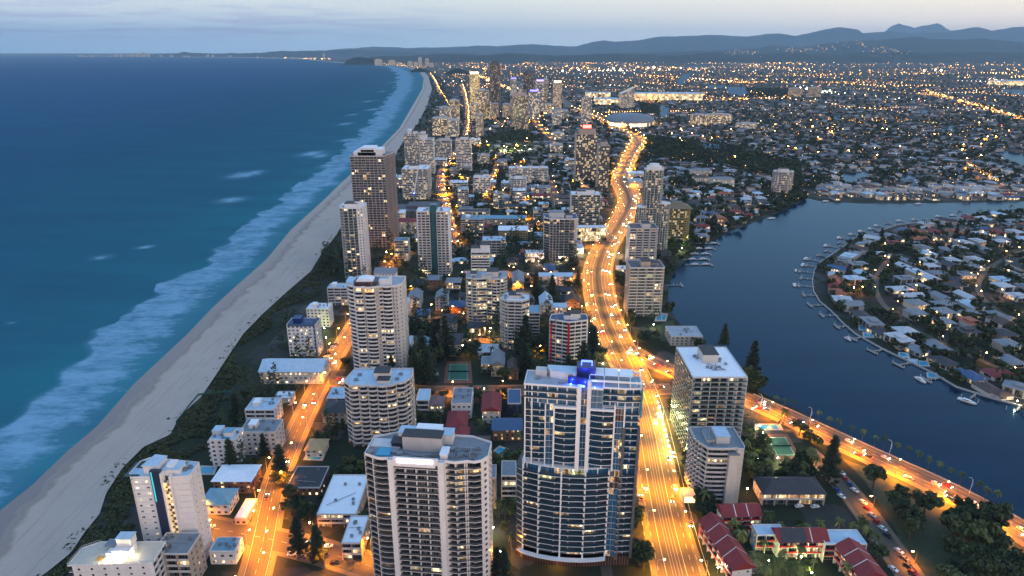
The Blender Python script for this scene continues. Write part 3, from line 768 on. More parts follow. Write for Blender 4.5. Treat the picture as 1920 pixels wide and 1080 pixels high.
def plant(root, x0, x1, y0, y1, z, h, wall=None, cap=None, name='plant_room'):
    m = MB(); m.box(x0, x1, y0, y1, z, z + h); m.cur = 1; m.box(x0 - .25, x1 + .25, y0 - .25, y1 + .25, z + h, z + h + .35, True)
    return m.build(name, [wall or PALE, cap or ROOFD], root)
def aircon(root, pts, z, s=1.2):
    m = MB(); m.box(-s, s, -s * .7, s * .7, 0, 1.3); m.cur = 1; m.cyl(-s * .45, 0, s * .4, 1.3, 1.45); m.cyl(s * .45, 0, s * .4, 1.3, 1.45)
    me = m.mesh('air_conditioner'); me.materials.append(STEEL); me.materials.append(DARKC)
    for x, y in pts:
        o = bpy.data.objects.new('air_conditioner', me); COL.objects.link(o); o.parent = root; o.location = (x, y, z)
def pipes(root, segs, z, r=.25):
    m = MB()
    for a, b in segs: m.tube((a[0], a[1], z), (b[0], b[1], z), r)
    m.build('roof_duct', STEEL, root)
def site(xl, xr, pyr, pyb, pad=3):
    y = GY(pyb); z = HT(y, pyr); x0, x1 = XAT(xl, y, z), XAT(xr, y, z)
    return (x0 + x1) / 2, y, x1 - x0, z
NTOW = [0]
def tower(label, xl, xr, pyr, pyb, dep, rz=0.0, poly=None, edges=None, name='apartment_tower', cat='apartment tower', plants=None, group=None, pl_h=4.5, acs=True, **kw):
    x, y, w, z = site(xl, xr, pyr, pyb); root = thing(name, label, cat, (x, y, 0), rz, group)
    p = poly(w, dep) if poly else rect(w, dep)
    occupy(x - w / 2 - 2, x + w / 2 + 2, y - 2, y + dep + 2)
    lod = kw.get('lod', 1)
    kw.setdefault('lod', 1)
    ed = edges or [('b', max(2, round(w / 7)))]
    block(root, p, ed, 0, z, **kw)
    for q in (plants if plants is not None else [(-.2, .15, .3, .75)]):
        plant(root, q[0] * w, q[1] * w, q[2] * dep, q[3] * dep, z + .3, q[4] if len(q) > 4 else pl_h, kw.get('wall') or WHITE, q[5] if len(q) > 5 else None)
    if acs: aircon(root, [(-.32 * w, dep * .3), (-.3 * w, dep * .6), (.3 * w, dep * .35), (.33 * w, dep * .65)][:3 + (w > 25)], z + .3)
    return root, w, z

# --- the white tower with the glowing roof sign (front, middle)
def sign_tower():
    x0 = XAT(676, 246, 66); root = thing('apartment_tower', 'white tower with glowing white sign panels and a rooftop pool', 'apartment tower', (x0, 249, 0), math.radians(-6))
    occupy(x0 - 3, x0 + 57, 240, 275); H = 66
    P = [(0, 3.6), (4, 1.7), (11, 1.2), (11.6, 0), (13.6, 0), (32.6, 0), (35, 0), (35.6, 1.4), (43.6, 2.0), (44.6, 2.4), (50.6, 3.4), (53, 7), (53, 18), (44, 22), (10, 22), (0, 17)]
    WH = paint('warm_white_render', (.74, .70, .67), var=.14)
    E = [('b', 1), ('b', 1, ('zig', 1, .7)), 'x', 'x', ('b', 4), 'x', 'x', ('b', 2, ('tri', 1, .9)), 'x', ('b', 1, ('tri', 1, .8)), 'x', ('w', 3, 1.1, 1.2), ('w', 2, 1.2, 1.2), 'x', 'x', ('w', 3, 1.2, 1.2)]
    block(root, P, E, 0, H, 3.0, wall=WH, slab=WH, rail=BALUD, depth=2.4, lit=.10, budget=100, parapet=.9, roofmat=ROOFG, finw=.35, rails=1.05)
    f = MB(); f.box(11.3, 13.5, -.9, 1.5, 0, H + 1.2); f.box(32.8, 35.2, -.9, 1.5, 0, H + 1.2)
    for z in range(22): pass
    f.build('pier', WH, root)
    w = MB(); w.prism([(50.5, 3.2), (53.2, 6.8), (52.9, 7.1), (50.2, 3.6)], 0, H + 1)
    w.build('wall', WH, root)
    m = MB()          # port-hole windows of the corner wall
    for k in range(22):
        t = .5; px_, py_ = 51.95, 5.0; d = Vector((2.7, 3.6)).normalized(); nn = Vector((d.y, -d.x)) * .06; zc = 1.8 + k * 3.0
        o = MB(); o.face([(px_ + nn.x + d.x * .75 * math.cos(a), py_ + nn.y + d.y * .75 * math.cos(a), .75 * math.sin(a)) for a in [2 * math.pi * q / 14 for q in range(14)]])
        o.build('window', GLASS, root, (0, 0, zc))
    s = MB(); s.face([(13.5, -.5, H - 1.8), (31.4, -.5, H - 1.8), (32.9, -.5, H + 2.6), (13.5, -.5, H + 2.6)]); s.box(13.5, 32.8, -.45, .3, H - .5, H + 2.6, True); s.build('sign_wall', WH, root)
    for a, b in ((15.2, 22.6), (23.2, 30.6)):
        q = MB(); q.box(a, b, -.85, -.55, H + .2, H + 2.0, True); o = q.build('sign_panel', SIGNW, root); o['label'] = 'glowing white lettering panel of the roof sign'
    plant(root, 15.5, 32.5, 8.5, 14.5, H + .3, 6.8, paint('grey_render', (.40, .39, .39)), ROOFD)
    plant(root, 10, 15, 10, 15, H + .3, 2.4, NAVY); plant(root, 33, 36, 3, 9, H + .3, 2.4, WH, ROOFW)
    plant(root, 12, 36, 15, 21, H + .3, 4.4, WH, ROOFLB); plant(root, 20, 31, 16, 20, H + 5, 1.8, WH, ROOFW)
    p = MB(); p.box(5, 11, 3.2, 9.5, H + .35, H + .75); p.build('rooftop_pool', POOLM, root)
    d = MB(); d.box(.6, 14, 9.6, 16, H + .3, H + .9); d.build('roof_deck', PALE, root)
    for cx, cy in ((2, 5), (12.5, 6.5), (15, 5), (36.5, 11)):
        t = MB(); t.cyl(cx, cy, 1.5, H + .3, H + 1.5, 16); t.cur = 1; t.cyl(cx, cy, 1.6, H + 1.5, H + 1.7, 16, 1.2); t.build('water_tank', [STEEL, ROOFG], root)
    aircon(root, [(38, 5), (41, 6), (44, 7), (47, 8), (39.5, 9), (43, 10.5), (48, 12), (46, 5), (28, 3), (30, 5)], H + .3, 1.0)
    pipes(root, [((37, 7), (50, 9)), ((40, 4), (40, 12)), ((45, 5), (45, 13)), ((38, 12), (49, 12)), ((16, 3), (31, 6)), ((17, 6), (29, 3)), ((22, 2), (24, 7))], H + 1.1, .22)
    l = bpy.data.lights.new('sign_glow', 'AREA'); l.energy = 900; l.color = (.6, .55, 1); l.size = 16; l.size_y = 1.5; l.shape = 'RECTANGLE'
    lo = bpy.data.objects.new('sign_glow', l); COL.objects.link(lo); lo.parent = root; lo.location = (23, -2.2, H + 1); lo.rotation_euler = (math.radians(80) + math.pi, 0, 0)
sign_tower()

# --- the tall blue glass tower
def blue_tower():
    y = 262.0; H = 92.0; L = 50.0; x0 = XAT(981, y, H)
    root = thing('glass_tower', 'tall blue glass tower with white wavy balconies and blue roof lights', 'glass tower', (x0 + .6, y + 4.5, 0), math.radians(-7.5)); occupy(x0 - 6, x0 + 52, 254, 292)
    WH = paint('clean_white_render', (.78, .77, .76), var=.1)
    zm = 52.0
    # lower storeys: long bow of balconies
    bow = [(-4.0, 5), (-3.4, 2.2), (0, -.4), (7, -2.2), (14, -3.1), (21, -3.2), (28, -2.6), (34, -1.4), (38.6, 0)]
    P = bow + [(38.6, .6), (43, .6), (43, 0), (50, 1.4), (50, 18), (-2, 18)]
    E = [('b', 1)] * 8 + ['x', ('g', 2, None, GLASSBR), 'x', ('b', 2), ('w', 4, 1.4, 1.4), 'x', ('b', 3)]
    block(root, P, E, 5, zm, 3.05, wall=WH, rail=BALUB, glass=GLASSB, depth=2.6, lit=.10, budget=48, roof=False, fins=False, rails=1.05)
    c = MB()
    for bx, by in ((-.4, .1), (7, -2.0), (17.3, -3.0), (28, -2.4), (38.4, .2)): c.box(bx - .35, bx + .35, by - .15, by + 2.4, 4, zm)
    c.build('column', WH, root)
    b = MB(); b.prism(bow + [(50, 1.4), (50, 18), (-2, 18)], 0, 5); b.cur = 1; b.prism([(q[0], q[1] - 2.5) for q in bow[1:]] + [(38.6, 2), (0, 2)], 4.6, 5.0, True); b.build('podium', [GLASSBR, WH], root)
    # upper storeys
    P2 = [(0, 1), (9.2, 1), (9.6, 1.6), (12.8, 1.6), (13.4, 0), (23.2, 0), (24.6, .2), (24.7, 2.0), (27.4, 2.0), (27.5, .2), (28.9, 0), (39.2, 0), (39.8, 1.2), (43.4, 1.2), (44, 1), (50, 1.4), (50, 14), (0, 14)]
    E2 = [('b', 2), 'x', ('g', 2), 'x', ('b', 2, ('round', 1, .9)), 'x', 'x', ('g', 2), 'x', 'x', ('b', 2, ('round', 1, .9)), 'x', ('g', 3, None, GLASSBR), 'x', ('b', 2), ('w', 4, 1.4, 1.4), 'x', ('b', 3)]
    block(root, P2, E2, zm, 83, 3.0, wall=WH, rail=BALUB, glass=GLASSB, depth=2.3, lit=.13, budget=52, roof=False, fins=False, rails=1.05)
    P3 = [(-.3, .6), (22.8, .2), (24.6, .2), (24.7, 2.0), (27.4, 2.0), (27.5, .2), (29, 0), (34, 0), (34, 1.5), (44, 1.5), (50.3, 2.5), (50.3, 14), (-.3, 14)]
    E3 = [('b', 5), 'x', 'x', ('g', 2), 'x', 'x', ('g', 2), 'x', ('b', 3), ('b', 2), ('w', 3, 1.4, 1.4), 'x', ('b', 2)]
    _, out, _ = block(root, P3, E3, 83, H, 3.0, wall=WH, rail=BALUB, glass=GLASSB, depth=1.8, lit=.16, budget=40, roof=True, fins=False, rails=1.0, parapet=.5, roofmat=ROOFB)
    f = MB()
    for a, b_, z1 in ((22.9, 24.7, H + 1), (27.3, 28.9, H + 3.8)): f.box(a, b_, -.9, 2.4, zm - 1, z1)
    f.box(12.8, 13.5, -.2, 2.2, zm, 83); f.box(9.0, 9.5, .8, 2.2, zm, 83); f.box(39.1, 39.8, -.3, 2.0, zm, 85); f.box(43.4, 44, .6, 2.0, 5, 85); f.box(-.1, .5, .9, 1.6, zm, H); f.box(3.0, 3.5, .7, 1.3, zm, H)
    f.box(13.4, 23, -.95, .4, 82.2, 83.2, True); f.box(28.9, 39.3, -.95, .4, 82.2, 83, True)
    f.build('column', WH, root)
    dk = MB(); dk.box(49.7, 50.9, .3, 3.5, 5, 74); dk.box(43.2, 44.4, .2, 1.6, 5, 74); dk.build('dark_pier', DARKC, root)
    te = MB(); te.box(50.35, 51.0, 1.5, 9, 79, H + .5); te.build('teal_panel', paint('turquoise_panel', (.02, .22, .30), rough=.3), root)
    # roof: terrace rooms, curved white screens, pergola, lit lift tower
    R = H + .3
    m = MB(); m.prism([(10.5, 9), (20.5, 6), (23, 8), (23, 12.5), (9.5, 12.5)], R, R + 3.6); m.cur = 1; m.prism([(9.8, 8.4), (20.8, 5.3), (23.4, 8.6), (23.6, 13), (9, 13)], R + 3.6, R + 4.1, True); m.build('roof_room', [WH, ROOFLB], root)
    m = MB(); m.box(4, 9, 9, 13, R, R + 3); m.build('roof_room', PALE, root)
    m = MB(); m.prism([(18.6, 4.2), (27.6, 1.6), (27.9, 2.2), (19.0, 4.9)], R - .2, R + 3.6); m.build('blue_lit_screen', BLUEP, root)
    m = MB(); m.box(22.4, 30.4, 7, 13, R, R + 6.2); m.cur = 1; m.box(22.2, 30.6, 6.8, 13.2, R + 4.6, R + 6.5, True); m.build('lift_tower', [NAVY, BLUEP], root)
    fr = MB()
    for xx in (24.2, 28.8): fr.box(xx - .25, xx + .25, 9.2, 9.7, R + 6.4, R + 8.6)
    fr.box(24, 29, 9.2, 9.7, R + 8.2, R + 8.6, True); fr.box(24, 29, 13.6, 14.1, R + 6.4, R + 6.9); fr.build('roof_frame', glow('blue_frame_glow', (.12, .2, 1), 2.2), root)
    pg = MB()
    for xx in (28.0, 34.3, 40.5, 45.5, 50): pg.box(xx - .2, xx + .2, 1.6, 2.1, H, H + 3.6); pg.box(xx - .2, xx + .2, 11.5, 12, H, H + 3.6); pg.box(xx - .15, xx + .15, 1.6, 12, H + 3.1, H + 3.6, True)
    pg.box(27.8, 50.3, 1.55, 2.15, H + 3.0, H + 3.8, True); pg.box(27.8, 50.3, 11.5, 12.1, H + 3.0, H + 3.8, True); pg.build('pergola', WH, root)
    for k in range(3):
        m = MB(); a = 28.3 + k * 6.2; m.face([(a, 6.5, H + 3.9), (a + 5.9, 6.5, H + 3.9), (a + 5.9, 12.5, H + 4.6), (a, 12.5, H + 4.6)]); m.face([(a, 12.5, H + 4.4), (a + 5.9, 12.5, H + 4.4), (a + 5.9, 6.5, H + 3.7), (a, 6.5, H + 3.7)]); m.face([(a, 6.5, H + 3.7), (a + 5.9, 6.5, H + 3.7), (a + 5.9, 6.5, H + 3.9), (a, 6.5, H + 3.9)]); m.build('roof_canopy', ROOFW, root)
    for k, (cx, cy) in enumerate(((46.8, 5.5), (46.8, 9))):
        m = MB(); m.cyl(cx, cy, 1.9, R, R + .7, 18); m.cur = 1; m.cyl(cx, cy, 1.6, R + .71, R + .75, 18); m.build('spa_pool', [PALE, POOLM], root)
    for px_, py_ in ((20, 3.0), (25.5, 1.2), (28.6, 1.0), (30.4, 1.0)):
        m = MB(); m.cyl(px_, py_, .3, R, R + .5, 8); m.build('floodlight', NEONB, root)
        l = bpy.data.lights.new('blue_flood', 'POINT'); l.energy = 700; l.color = (.05, .12, 1); l.shadow_soft_size = .3; lo = bpy.data.objects.new('blue_flood', l); COL.objects.link(lo); lo.parent = root; lo.location = (px_, py_ - .3, R + 1.5)
    l = bpy.data.lights.new('blue_flood', 'POINT'); l.energy = 500; l.color = (.05, .15, 1); lo = bpy.data.objects.new('blue_flood', l); COL.objects.link(lo); lo.parent = root; lo.location = (26, 5, R + 6)
    fu = MB()
    for k in range(4): fu.box(14.5 + k * 1.1, 15.1 + k * 1.1, 3.2, 3.9, R, R + .8)
    fu.box(4, 6.2, 6, 8.2, R, R + .7); fu.box(34, 36, 6, 8, R, R + .7); fu.box(37, 38.5, 8, 9, R, R + .7); fu.build('terrace_furniture', STEEL, root)
blue_tower()

# --- the slab at the beach with the navy stripe
def beach_slab():
    y = 262.0; H = 47.5; x0 = XAT(236, y, H); root = thing('apartment_tower', 'white beachfront slab tower with a navy stripe and a lit stair', 'apartment tower', (x0, y, 0)); root.scale = (.80, 1, 1); occupy(x0 - 5, x0 + 30, 255, 285)
    WH = paint('warm_white_render', (.74, .70, .67), var=.14)
    P = [(0, 3), (2.5, 0), (14.2, .6), (20.5, 0.6), (20.5, 2.4), (24.8, 2.4), (24.8, .2), (35, 1.0), (35, 12), (4, 16), (0, 13)]
    block(root, P, ['x', ('w', 2, 1.6, .8), 'x', 'x', ('g', 1), 'x', 'x', ('w', 2, .8, .5), 'x', 'x', ('b', 3)], 0, H, 3.15, wall=WH, rail=BALU, depth=3.0, lit=.25, bal=True, parapet=.6, roofmat=ROOFLB, litset=[LITS[1], LITS[2]])
    m = MB(); m.box(14.0, 19.6, -.25, 1.5, 0, H + 4.2); m.build('navy_panel', NAVY, root)
    m = MB(); m.box(14.6, 15.2, -.45, -.25, H - 12, H + 3.5, True); m.build('turquoise_light', glow('turquoise_strip', (.05, .6, .7), .8), root)
    m = MB(); m.box(19.6, 20.6, -.6, 2.5, 0, H + 2.8); m.box(24.6, 25.4, -.8, 2.4, 0, H + 1.5); m.build('pier', WH, root)
    for k in range(15):
        m = MB(); m.box(20.7, 24.6, .6, 2.3, 0, .25, True); m.cur = 1; m.box(20.9, 22.2, .6, .7, .25, 1.2); m.build('stair_landing', [WH, BALUD], root, (0, 0, 1.5 + k * 3.1))
        m = MB(); m.box(23.5, 24.4, 2.2, 2.35, 0, .45, True); m.build('stair_lamp', glow('stair_glow', (1, .72, .25), 9), root, (0, 0, 3.4 + k * 3.1))
        if k % 1 == 0 and k < 14:
            l = bpy.data.lights.new('stair_light', 'POINT'); l.energy = 160; l.color = (1, .62, .2); lo = bpy.data.objects.new('stair_light', l); COL.objects.link(lo); lo.parent = root; lo.location = (24.0, 1.5, 3.4 + k * 3.1)
    R = H + .3
    m = MB(); m.prism([(8.5, 3), (17, 2.2), (18, 10), (11, 11)], R, R + 4.6); m.cur = 1; m.prism([(8.2, 2.2), (17.3, 1.8), (18.3, 10.5), (10.5, 11.6)], R + 4.6, R + 5.0, True); m.build('roof_room', [WH, ROOFLB], root)
    m = MB(); m.box(19.5, 29, 2.6, 9, R, R + 2.6); m.box(21, 25, 4, 9, R + 2.6, R + 4); m.cur = 1; m.box(19.2, 29.3, 2.3, 9.4, R + 2.6, R + 2.9, True); m.build('roof_room', [WH, ROOFLB], root)
    m = MB(); m.box(-1, 7, 1.0, 1.3, R, R + 1.2); m.build('roof_screen', BALU, root)
    m = MB(); m.box(-3.4, -.2, 3, 14, H - 1, H - .6, True); m.build('roof_awning', NAVY, root)
    m = MB(); m.box(1, 6.5, 8, 13, R, R + .5); m.build('roof_garden', M_MED, root)
    aircon(root, [(30, 6), (32, 8), (27, 11)], R)
beach_slab()
Z = lambda k, a: [('b', k, ('zig', k, a))]
def rnd(k, n=1, a=.9): return ('b', k, ('round', n, a))
# middle-distance towers: (label, roof left, right, roof row, base row, depth ...)
def breakers():
    x, y, w, z = site(646, 752, 540, 702); root = thing('apartment_tower', 'tall cream tower with stacks of rounded white balconies beside the beach road', 'apartment tower', (x, y, 0)); h = w / 2
    occupy(x - h - 2, x + h + 2, y - 2, y + 28)
    P = [(-h, 8), (-h + 6, 1.5), (-h + 6.5, .5), (-h + 13, 0), (-h + 14, 0), (-h + 21.5, 0), (-h + 24.3, .6), (-h + 26.6, 1.6), (-h + 33.2, 1.8), (h - 3, 3), (h, 8), (h, 24), (-h + 8, 26), (-h, 20)]
    WB = paint('beige_render', (.58, .54, .50))
    root2 = root
    block(root, P, [rnd(1, 1, 1.2), 'x', rnd(1, 1, 1.1), 'x', rnd(1, 1, 1.3), 'x', ('b', 1), rnd(1, 1, 1.4), ('w', 2, .9, 1.1), ('w', 1, .9, 1.1), ('w', 3, 1, 1.1), 'x', 'x', ('b', 2)], 0, z, 2.95, wall=WB, slab=WHITE, rail=WHITE, depth=2.0, lit=.09, lod=0, roofmat=ROOFB, litset=[LITS[0], LITS[1], LITS[3]])
    R = z + .3
    m = MB(); m.prism([(-h + 7, 3), (-h + 17, 1.5), (-h + 22, 4), (-h + 22, 12), (-h + 8, 12)], R, R + 3.2); m.cur = 1; m.prism([(-h + 6, 2.2), (-h + 16, .8), (-h + 23, 3), (-h + 23, 13), (-h + 7, 13)], R + 3.2, R + 3.8, True); m.build('penthouse', [GLASSBR, DARKC], root)
    m = MB()
    for k in range(9):
        a = k * math.pi / 8; 
        if k: m.face([(-h + 14 - 6 * math.cos(a0), 2, R + 3.8 + 2.2 * math.sin(a0)), (-h + 14 - 6 * math.cos(a), 2, R + 3.8 + 2.2 * math.sin(a)), (-h + 14 - 6 * math.cos(a), 11, R + 3.8 + 2.2 * math.sin(a)), (-h + 14 - 6 * math.cos(a0), 11, R + 3.8 + 2.2 * math.sin(a0))])
        a0 = a
    m.face([(-h + 14 - 6 * math.cos(k * math.pi / 8), 2, R + 3.8 + 2.2 * math.sin(k * math.pi / 8)) for k in range(8, -1, -1)])
    m.build('vaulted_roof', ROOFW, root)
    m = MB(); m.prism([(-h - .5, 7), (-h + 6, 1), (-h + 7, 9), (-h + 2, 18), (-h - .5, 18)], R, R + 2.6, True); m.build('roof_room', ROOFLB, root)
    m = MB(); m.box(-h + 24, -h + 31, 5, 8, R, R + 4.2); m.box(-h + 31, -h + 33, 5.5, 7.5, R, R + 6.5); m.build('plant_room', WHITE, root)
    m = MB(); m.box(-h + 13.2, -h + 20.8, -1.45, 2, z - 3, z - .4, True); m.build('lit_lounge', LITS[0], root)
breakers()
tower('pale zigzag balcony tower with grey roof plant in front of the rounded balcony tower', 641, 766, 724, 838, 22, poly=lambda w, d: [(-w / 2, 5), (-w / 2 + 4, 0), (w / 2 - 13, -1), (w / 2 - 2, 5), (w / 2, 9), (w / 2, d), (-w / 2 + 3, d)], edges=[('b', 1), ('b', 4, ('zig', 4, 1.1)), ('b', 2, ('zig', 2, 1.0)), ('b', 1), ('w', 3, 1, 1), 'x', 'x'], wall=CREAM, slab=PALE, rail=PALE, lit=.13, lod=0, fh=2.9, roofmat=ROOFLB, plants=[(-.05, .18, .35, .75, 4.5, ROOFD), (.02, .2, .1, .35, 2.2)], litset=[LITS[0], LITS[1], LITS[3]], fins=True)
def white_roof_block():
    z = 52.0; y0 = G(1300, 709, z)[1]; x0, x1 = XAT(1299, y0, z), XAT(1402, y0, z); y1 = G(1272, 652, z)[1]; w = x1 - x0
    root = thing('apartment_block', 'big square apartment block with a flat white roof and dark lift box', 'apartment block', ((x0 + x1) / 2, y0, 0)); d = y1 - y0
    occupy(x0 - 2, x1 + 2, y0 - 2, y1 + 2)
    block(root, rect(w, d), [('b', 6), ('b', 5), 'x', ('b', 9)], 0, z, 2.95, wall=PALE, slab=PALE, rail=BALU, depth=1.8, lit=.17, lod=0, roofmat=ROOFW, parapet=.5, fins=True, finw=.4, litset=[LITS[1], LITS[2], LITS[3], LITS[4]])
    plant(root, -5, 4, d * .45, d * .78, z + .3, 5.5, CREAM, ROOFD); aircon(root, [(-7, d * .6), (-8, d * .66), (5.5, d * .5), (6.5, d * .56), (3, d * .3), (-2, d * .28), (0, d * .24), (-4, d * .3), (8, d * .4)], z + .3, .8)
    pipes(root, [((-3, d * .42), (5, d * .25)), ((-2, d * .22), (6, d * .22)), ((2, d * .42), (2, d * .3)), ((-8, d * .7), (-5, d * .7))], z + .8)
    e = MB(); e.box(-w / 2 - .5, -w / 2 + .1, 1, d - 1, 3, 3.2, True)
white_roof_block()
def stair_block():
    x, y, w, z = site(1312, 1398, 843, 944); root = thing('apartment_block', 'cream stepped apartment block with curved stair balconies below the white roofed block', 'apartment block', (x, y, 0)); h = w / 2
    occupy(x - h - 2, x + h + 2, y - 2, y + 24); d = 21
    P = [(-h + 4, 0), (h - 4.5, 0), (h - 4.2, -.8), (h - 1, -.8), (h, 1.5), (h, d), (-h, d), (-h, 9), (-h + 2, 4)]
    block(root, P, [('b', 1, ('round', 1, .6)), 'x', 'x', ('w', 1, .8, 1), ('w', 4, .8, 1.1), 'x', ('b', 4, ('zig', 4, .9)), ('b', 2, ('zig', 2, .8)), ('b', 1)], 0, z, 2.9, wall=CREAM, slab=PALE, rail=PALE, depth=1.6, lit=.1, lod=0, roofmat=ROOFG, fins=True)
    m = MB(); m.box(h - 8.6, h - 3.8, -2.2, 1, 0, z - 2); m.cur = 1; m.box(h - 9, h - 3.4, -2.6, 1.2, z - 2, z - 1.5, True); m.build('stair_tower', [CREAM, ROOFG], root)
    plant(root, -2, 5, 5, 15, z + .3, 4.2, PALE, ROOFLB); plant(root, -6.5, -2.2, 6, 17, z + .3, 2.0, PALE, ROOFG); aircon(root, [(-4, 4), (-5, 19), (-3, 19)], z + .3, .8)
    pipes(root, [((-6, 5), (-2.5, 16)), ((-4.5, 5), (-1.5, 14))], z + 2.6, .3)
    e = MB(); e.box(-h - 6, -h + 1, 1, 8, 3.6, 4.2, True); e.box(-h - 6, -h - 5.5, 1, 8, 0, 3.6); e.build('entrance_canopy', CREAM, root)
    e = MB(); e.box(-h - 5.2, -h + .5, .4, .9, .2, 3.5); e.build('lit_entrance', glow('entrance_glow', (1, .66, .25), 2.2, True), root)
stair_block()
tower('white apartment tower with a bright red vertical stripe by the highway', 1031, 1104, 606, 688, 16, poly=lambda w, d: [(-w / 2, 6), (0, 0), (w / 2 - 1, 4), (w / 2, 6), (w / 2, d), (2, d + 4), (-w / 2 + 2, d)], edges=[('b', 3), ('b', 3), 'x', ('b', 3), 'x', 'x', 'x'], wall=WHITE, slab=WHITE, rail=WHITE, lit=.08, lod=0, fh=2.9, roofmat=ROOFBL, plants=[(-.12, .08, .4, .8, 3.5), (.05, .3, .35, .8, 5)], depth=1.7)
_r = [o for o in COL.objects if o.get('label', '').startswith('white apartment tower with a bright red')][0]
_m = MB(); _m.box(-1.1, .5, -.6, 1.4, 0, _r and HT(_r.location[1], 606) - .3); _m.build('red_stripe', RED, _r); _m = MB(); _m.box(-13.6, -12.6, 3.6, 5.6, 0, HT(_r.location[1], 606) - 2); _m.build('red_stripe', RED, _r)
HEX = lambda w, d: [(-w / 2, d * .3), (-w / 2 + w * .25, 0), (w / 2 - w * .25, -d * .05), (w / 2, d * .22), (w / 2, d * .75), (w * .2, d), (-w * .3, d)]
tower('slim hexagonal pale tower with wrap-around balconies and a sloped white roof', 937, 993, 566, 656, 20, poly=HEX, edges=[('b', 2), ('b', 2), ('b', 2), ('w', 2, 1, 1), 'x', 'x', ('b', 2)], wall=PALE, slab=PALE, rail=PALE, lit=.12, lod=0, budget=80, fh=2.85, roofmat=ROOFW, plants=[(-.2, .2, .3, .8, 3), (0.05, .3, .4, .75, 5)])
tower('wide tower with zigzag balconies and many lit flats above the garden lights', 873, 951, 525, 610, 22, poly=lambda w, d: [(-w / 2, 4), (-w / 4, 1), (0, 2), (w / 4, 0), (w / 2 - 2, 3), (w / 2, 6), (w / 2, d), (-w / 2, d)], edges=[('b', 2, ('tri', 2, .9)), ('b', 1), ('b', 2, ('tri', 2, .9)), ('b', 2, ('tri', 2, .8)), ('b', 1), ('b', 3), 'x', ('b', 3)], wall=CREAM, slab=PALE, rail=PALE, lit=.24, lod=0, budget=90, fh=2.9, roofmat=ROOFB, plants=[(-.12, .12, .1, .5, 3.2, ROOFB), (.0, .28, .3, .8, 5), (-.4, -.25, .4, .8, 2.5)], litset=[LITS[0], LITS[1], LITS[2], LITS[3]])
tower('small white sloped-top tower standing behind the zigzag balcony tower', 883, 918, 474, 540, 14, edges=[('b', 1), ('w', 2, 1, 1), 'x', 'x'], wall=WHITE, lit=.1, lod=0, budget=60, fh=2.9, plants=[(-.5, .0, .1, .9, 4), (.0, .5, .2, .9, 7)], roofmat=ROOFW, acs=False)
tower('dark-roofed riverside tower with white lift box beside the highway bend', 1182, 1246, 504, 594, 24, edges=[('b', 4), ('b', 6, ('zig', 6, .7)), 'x', ('w', 5, 1.2, 1.2)], wall=TAN, slab=PALE, rail=PALE, lit=.16, lod=0, fh=2.9, roofmat=DARKC, plants=[(-.15, .12, .2, .6, 5), (.18, .4, .4, .8, 2)])
tower('pale riverside tower with sawtooth side behind the dark-roofed riverside tower', 1182, 1234, 430, 500, 24, edges=[('b', 4), ('b', 6, ('zig', 6, .8)), 'x', 'x'], wall=PALE, slab=PALE, rail=PALE, lit=.16, fh=2.9, roofmat=DARKC, plants=[(-.05, .25, .2, .7, 5)], lod=0, budget=70)
def riv_tall():
    x, y, w, z = site(1211, 1249, 320, 468); root = thing('apartment_tower', 'tall white rounded riverside tower stepping up over two lower wings', 'apartment tower', (x, y, 0))
    occupy(x - 20, x + 22, y - 4, y + 26)
    p = [(q[0] * 1.0, q[1]) for q in ellipse(w, 22, 16)]
    block(root, p, [('b', 1)], 0, z, 3.0, wall=WHITE, rail=BALU, depth=1.6, lit=.24, lod=1, roofmat=ROOFW)
    for dx, hh, ww in ((-w * .55, z - 44, w * .55), (w * .6, z - 40, w * .6)):
        q = [(a + dx, b - 2) for a, b in ellipse(ww, 16, 14)]; block(root, q, [('b', 1)], 0, hh, 3.0, wall=WHITE, rail=BALU, depth=1.4, lit=.22, lod=1, roofmat=ROOFW)
    m = MB(); m.cyl(0, 11, w * .38, z, z + 4, 18); m.cyl(0, 11, w * .25, z + 4, z + 6.5, 16); m.build('roof_drum', WHITE, root)
riv_tall()
tower('olive tower with a pitched brown cap beside the white rounded riverside tower', 1249, 1297, 392, 452, 22, poly=HEX, edges=[('b', 2), ('b', 2), ('b', 2), ('b', 2), 'x', 'x', ('b', 2)], wall=OLIVE, slab=OLIVE, rail=OLIVE, lit=.14, fh=2.95, roofmat=ROOFBR, plants=[])
_r = [o for o in COL.objects if o.get('label', '').startswith('olive tower')][0]; _z = HT(_r.location[1], 392)
_m = MB(); _m.hip(-16, 16, -2, 24, _z + .5, 7, 1.5); _m.build('pitched_roof', paint('khaki_roof', (.20, .15, .08)), _r)
tower('broad pale apartment tower west of the highway bend with a dark curved top', 1021, 1084, 412, 490, 26, poly=lambda w, d: [(-w / 2, 8), (-w / 2 + 6, 2), (-2, 0), (w / 2 - 4, 0), (w / 2, 3), (w / 2, d), (-w / 2, d)], edges=[('b', 1), ('b', 3), ('b', 3), 'x', ('w', 4, 1, 1), 'x', 'x'], wall=PALE, slab=WHITE, rail=BALU, lit=.15, fh=3.0, roofmat=ROOFBL, plants=[(-.35, .1, .3, .8, 6, ROOFG), (.15, .35, .3, .7, 3)], lod=0, budget=100)
tower('white tower with blue roof lights and a lit podium behind the broad pale tower', 1072, 1126, 366, 430, 22, edges=[('b', 4), ('w', 4, 1, 1), 'x', 'x'], wall=WHITE, rail=BALU, lit=.22, fh=3.0, plants=[(-.3, .0, .2, .7, 4), (.0, .3, .2, .7, 6)], roofmat=ROOFW, lod=1)
x, y, w, z = site(1078, 1128, 428, 452); r = thing('shop_podium', 'brightly lit white podium with shops beside the highway', 'shops', (x + 4, y, 0)); occupy(x - w / 2, x + w / 2 + 8, y - 2, y + 12)
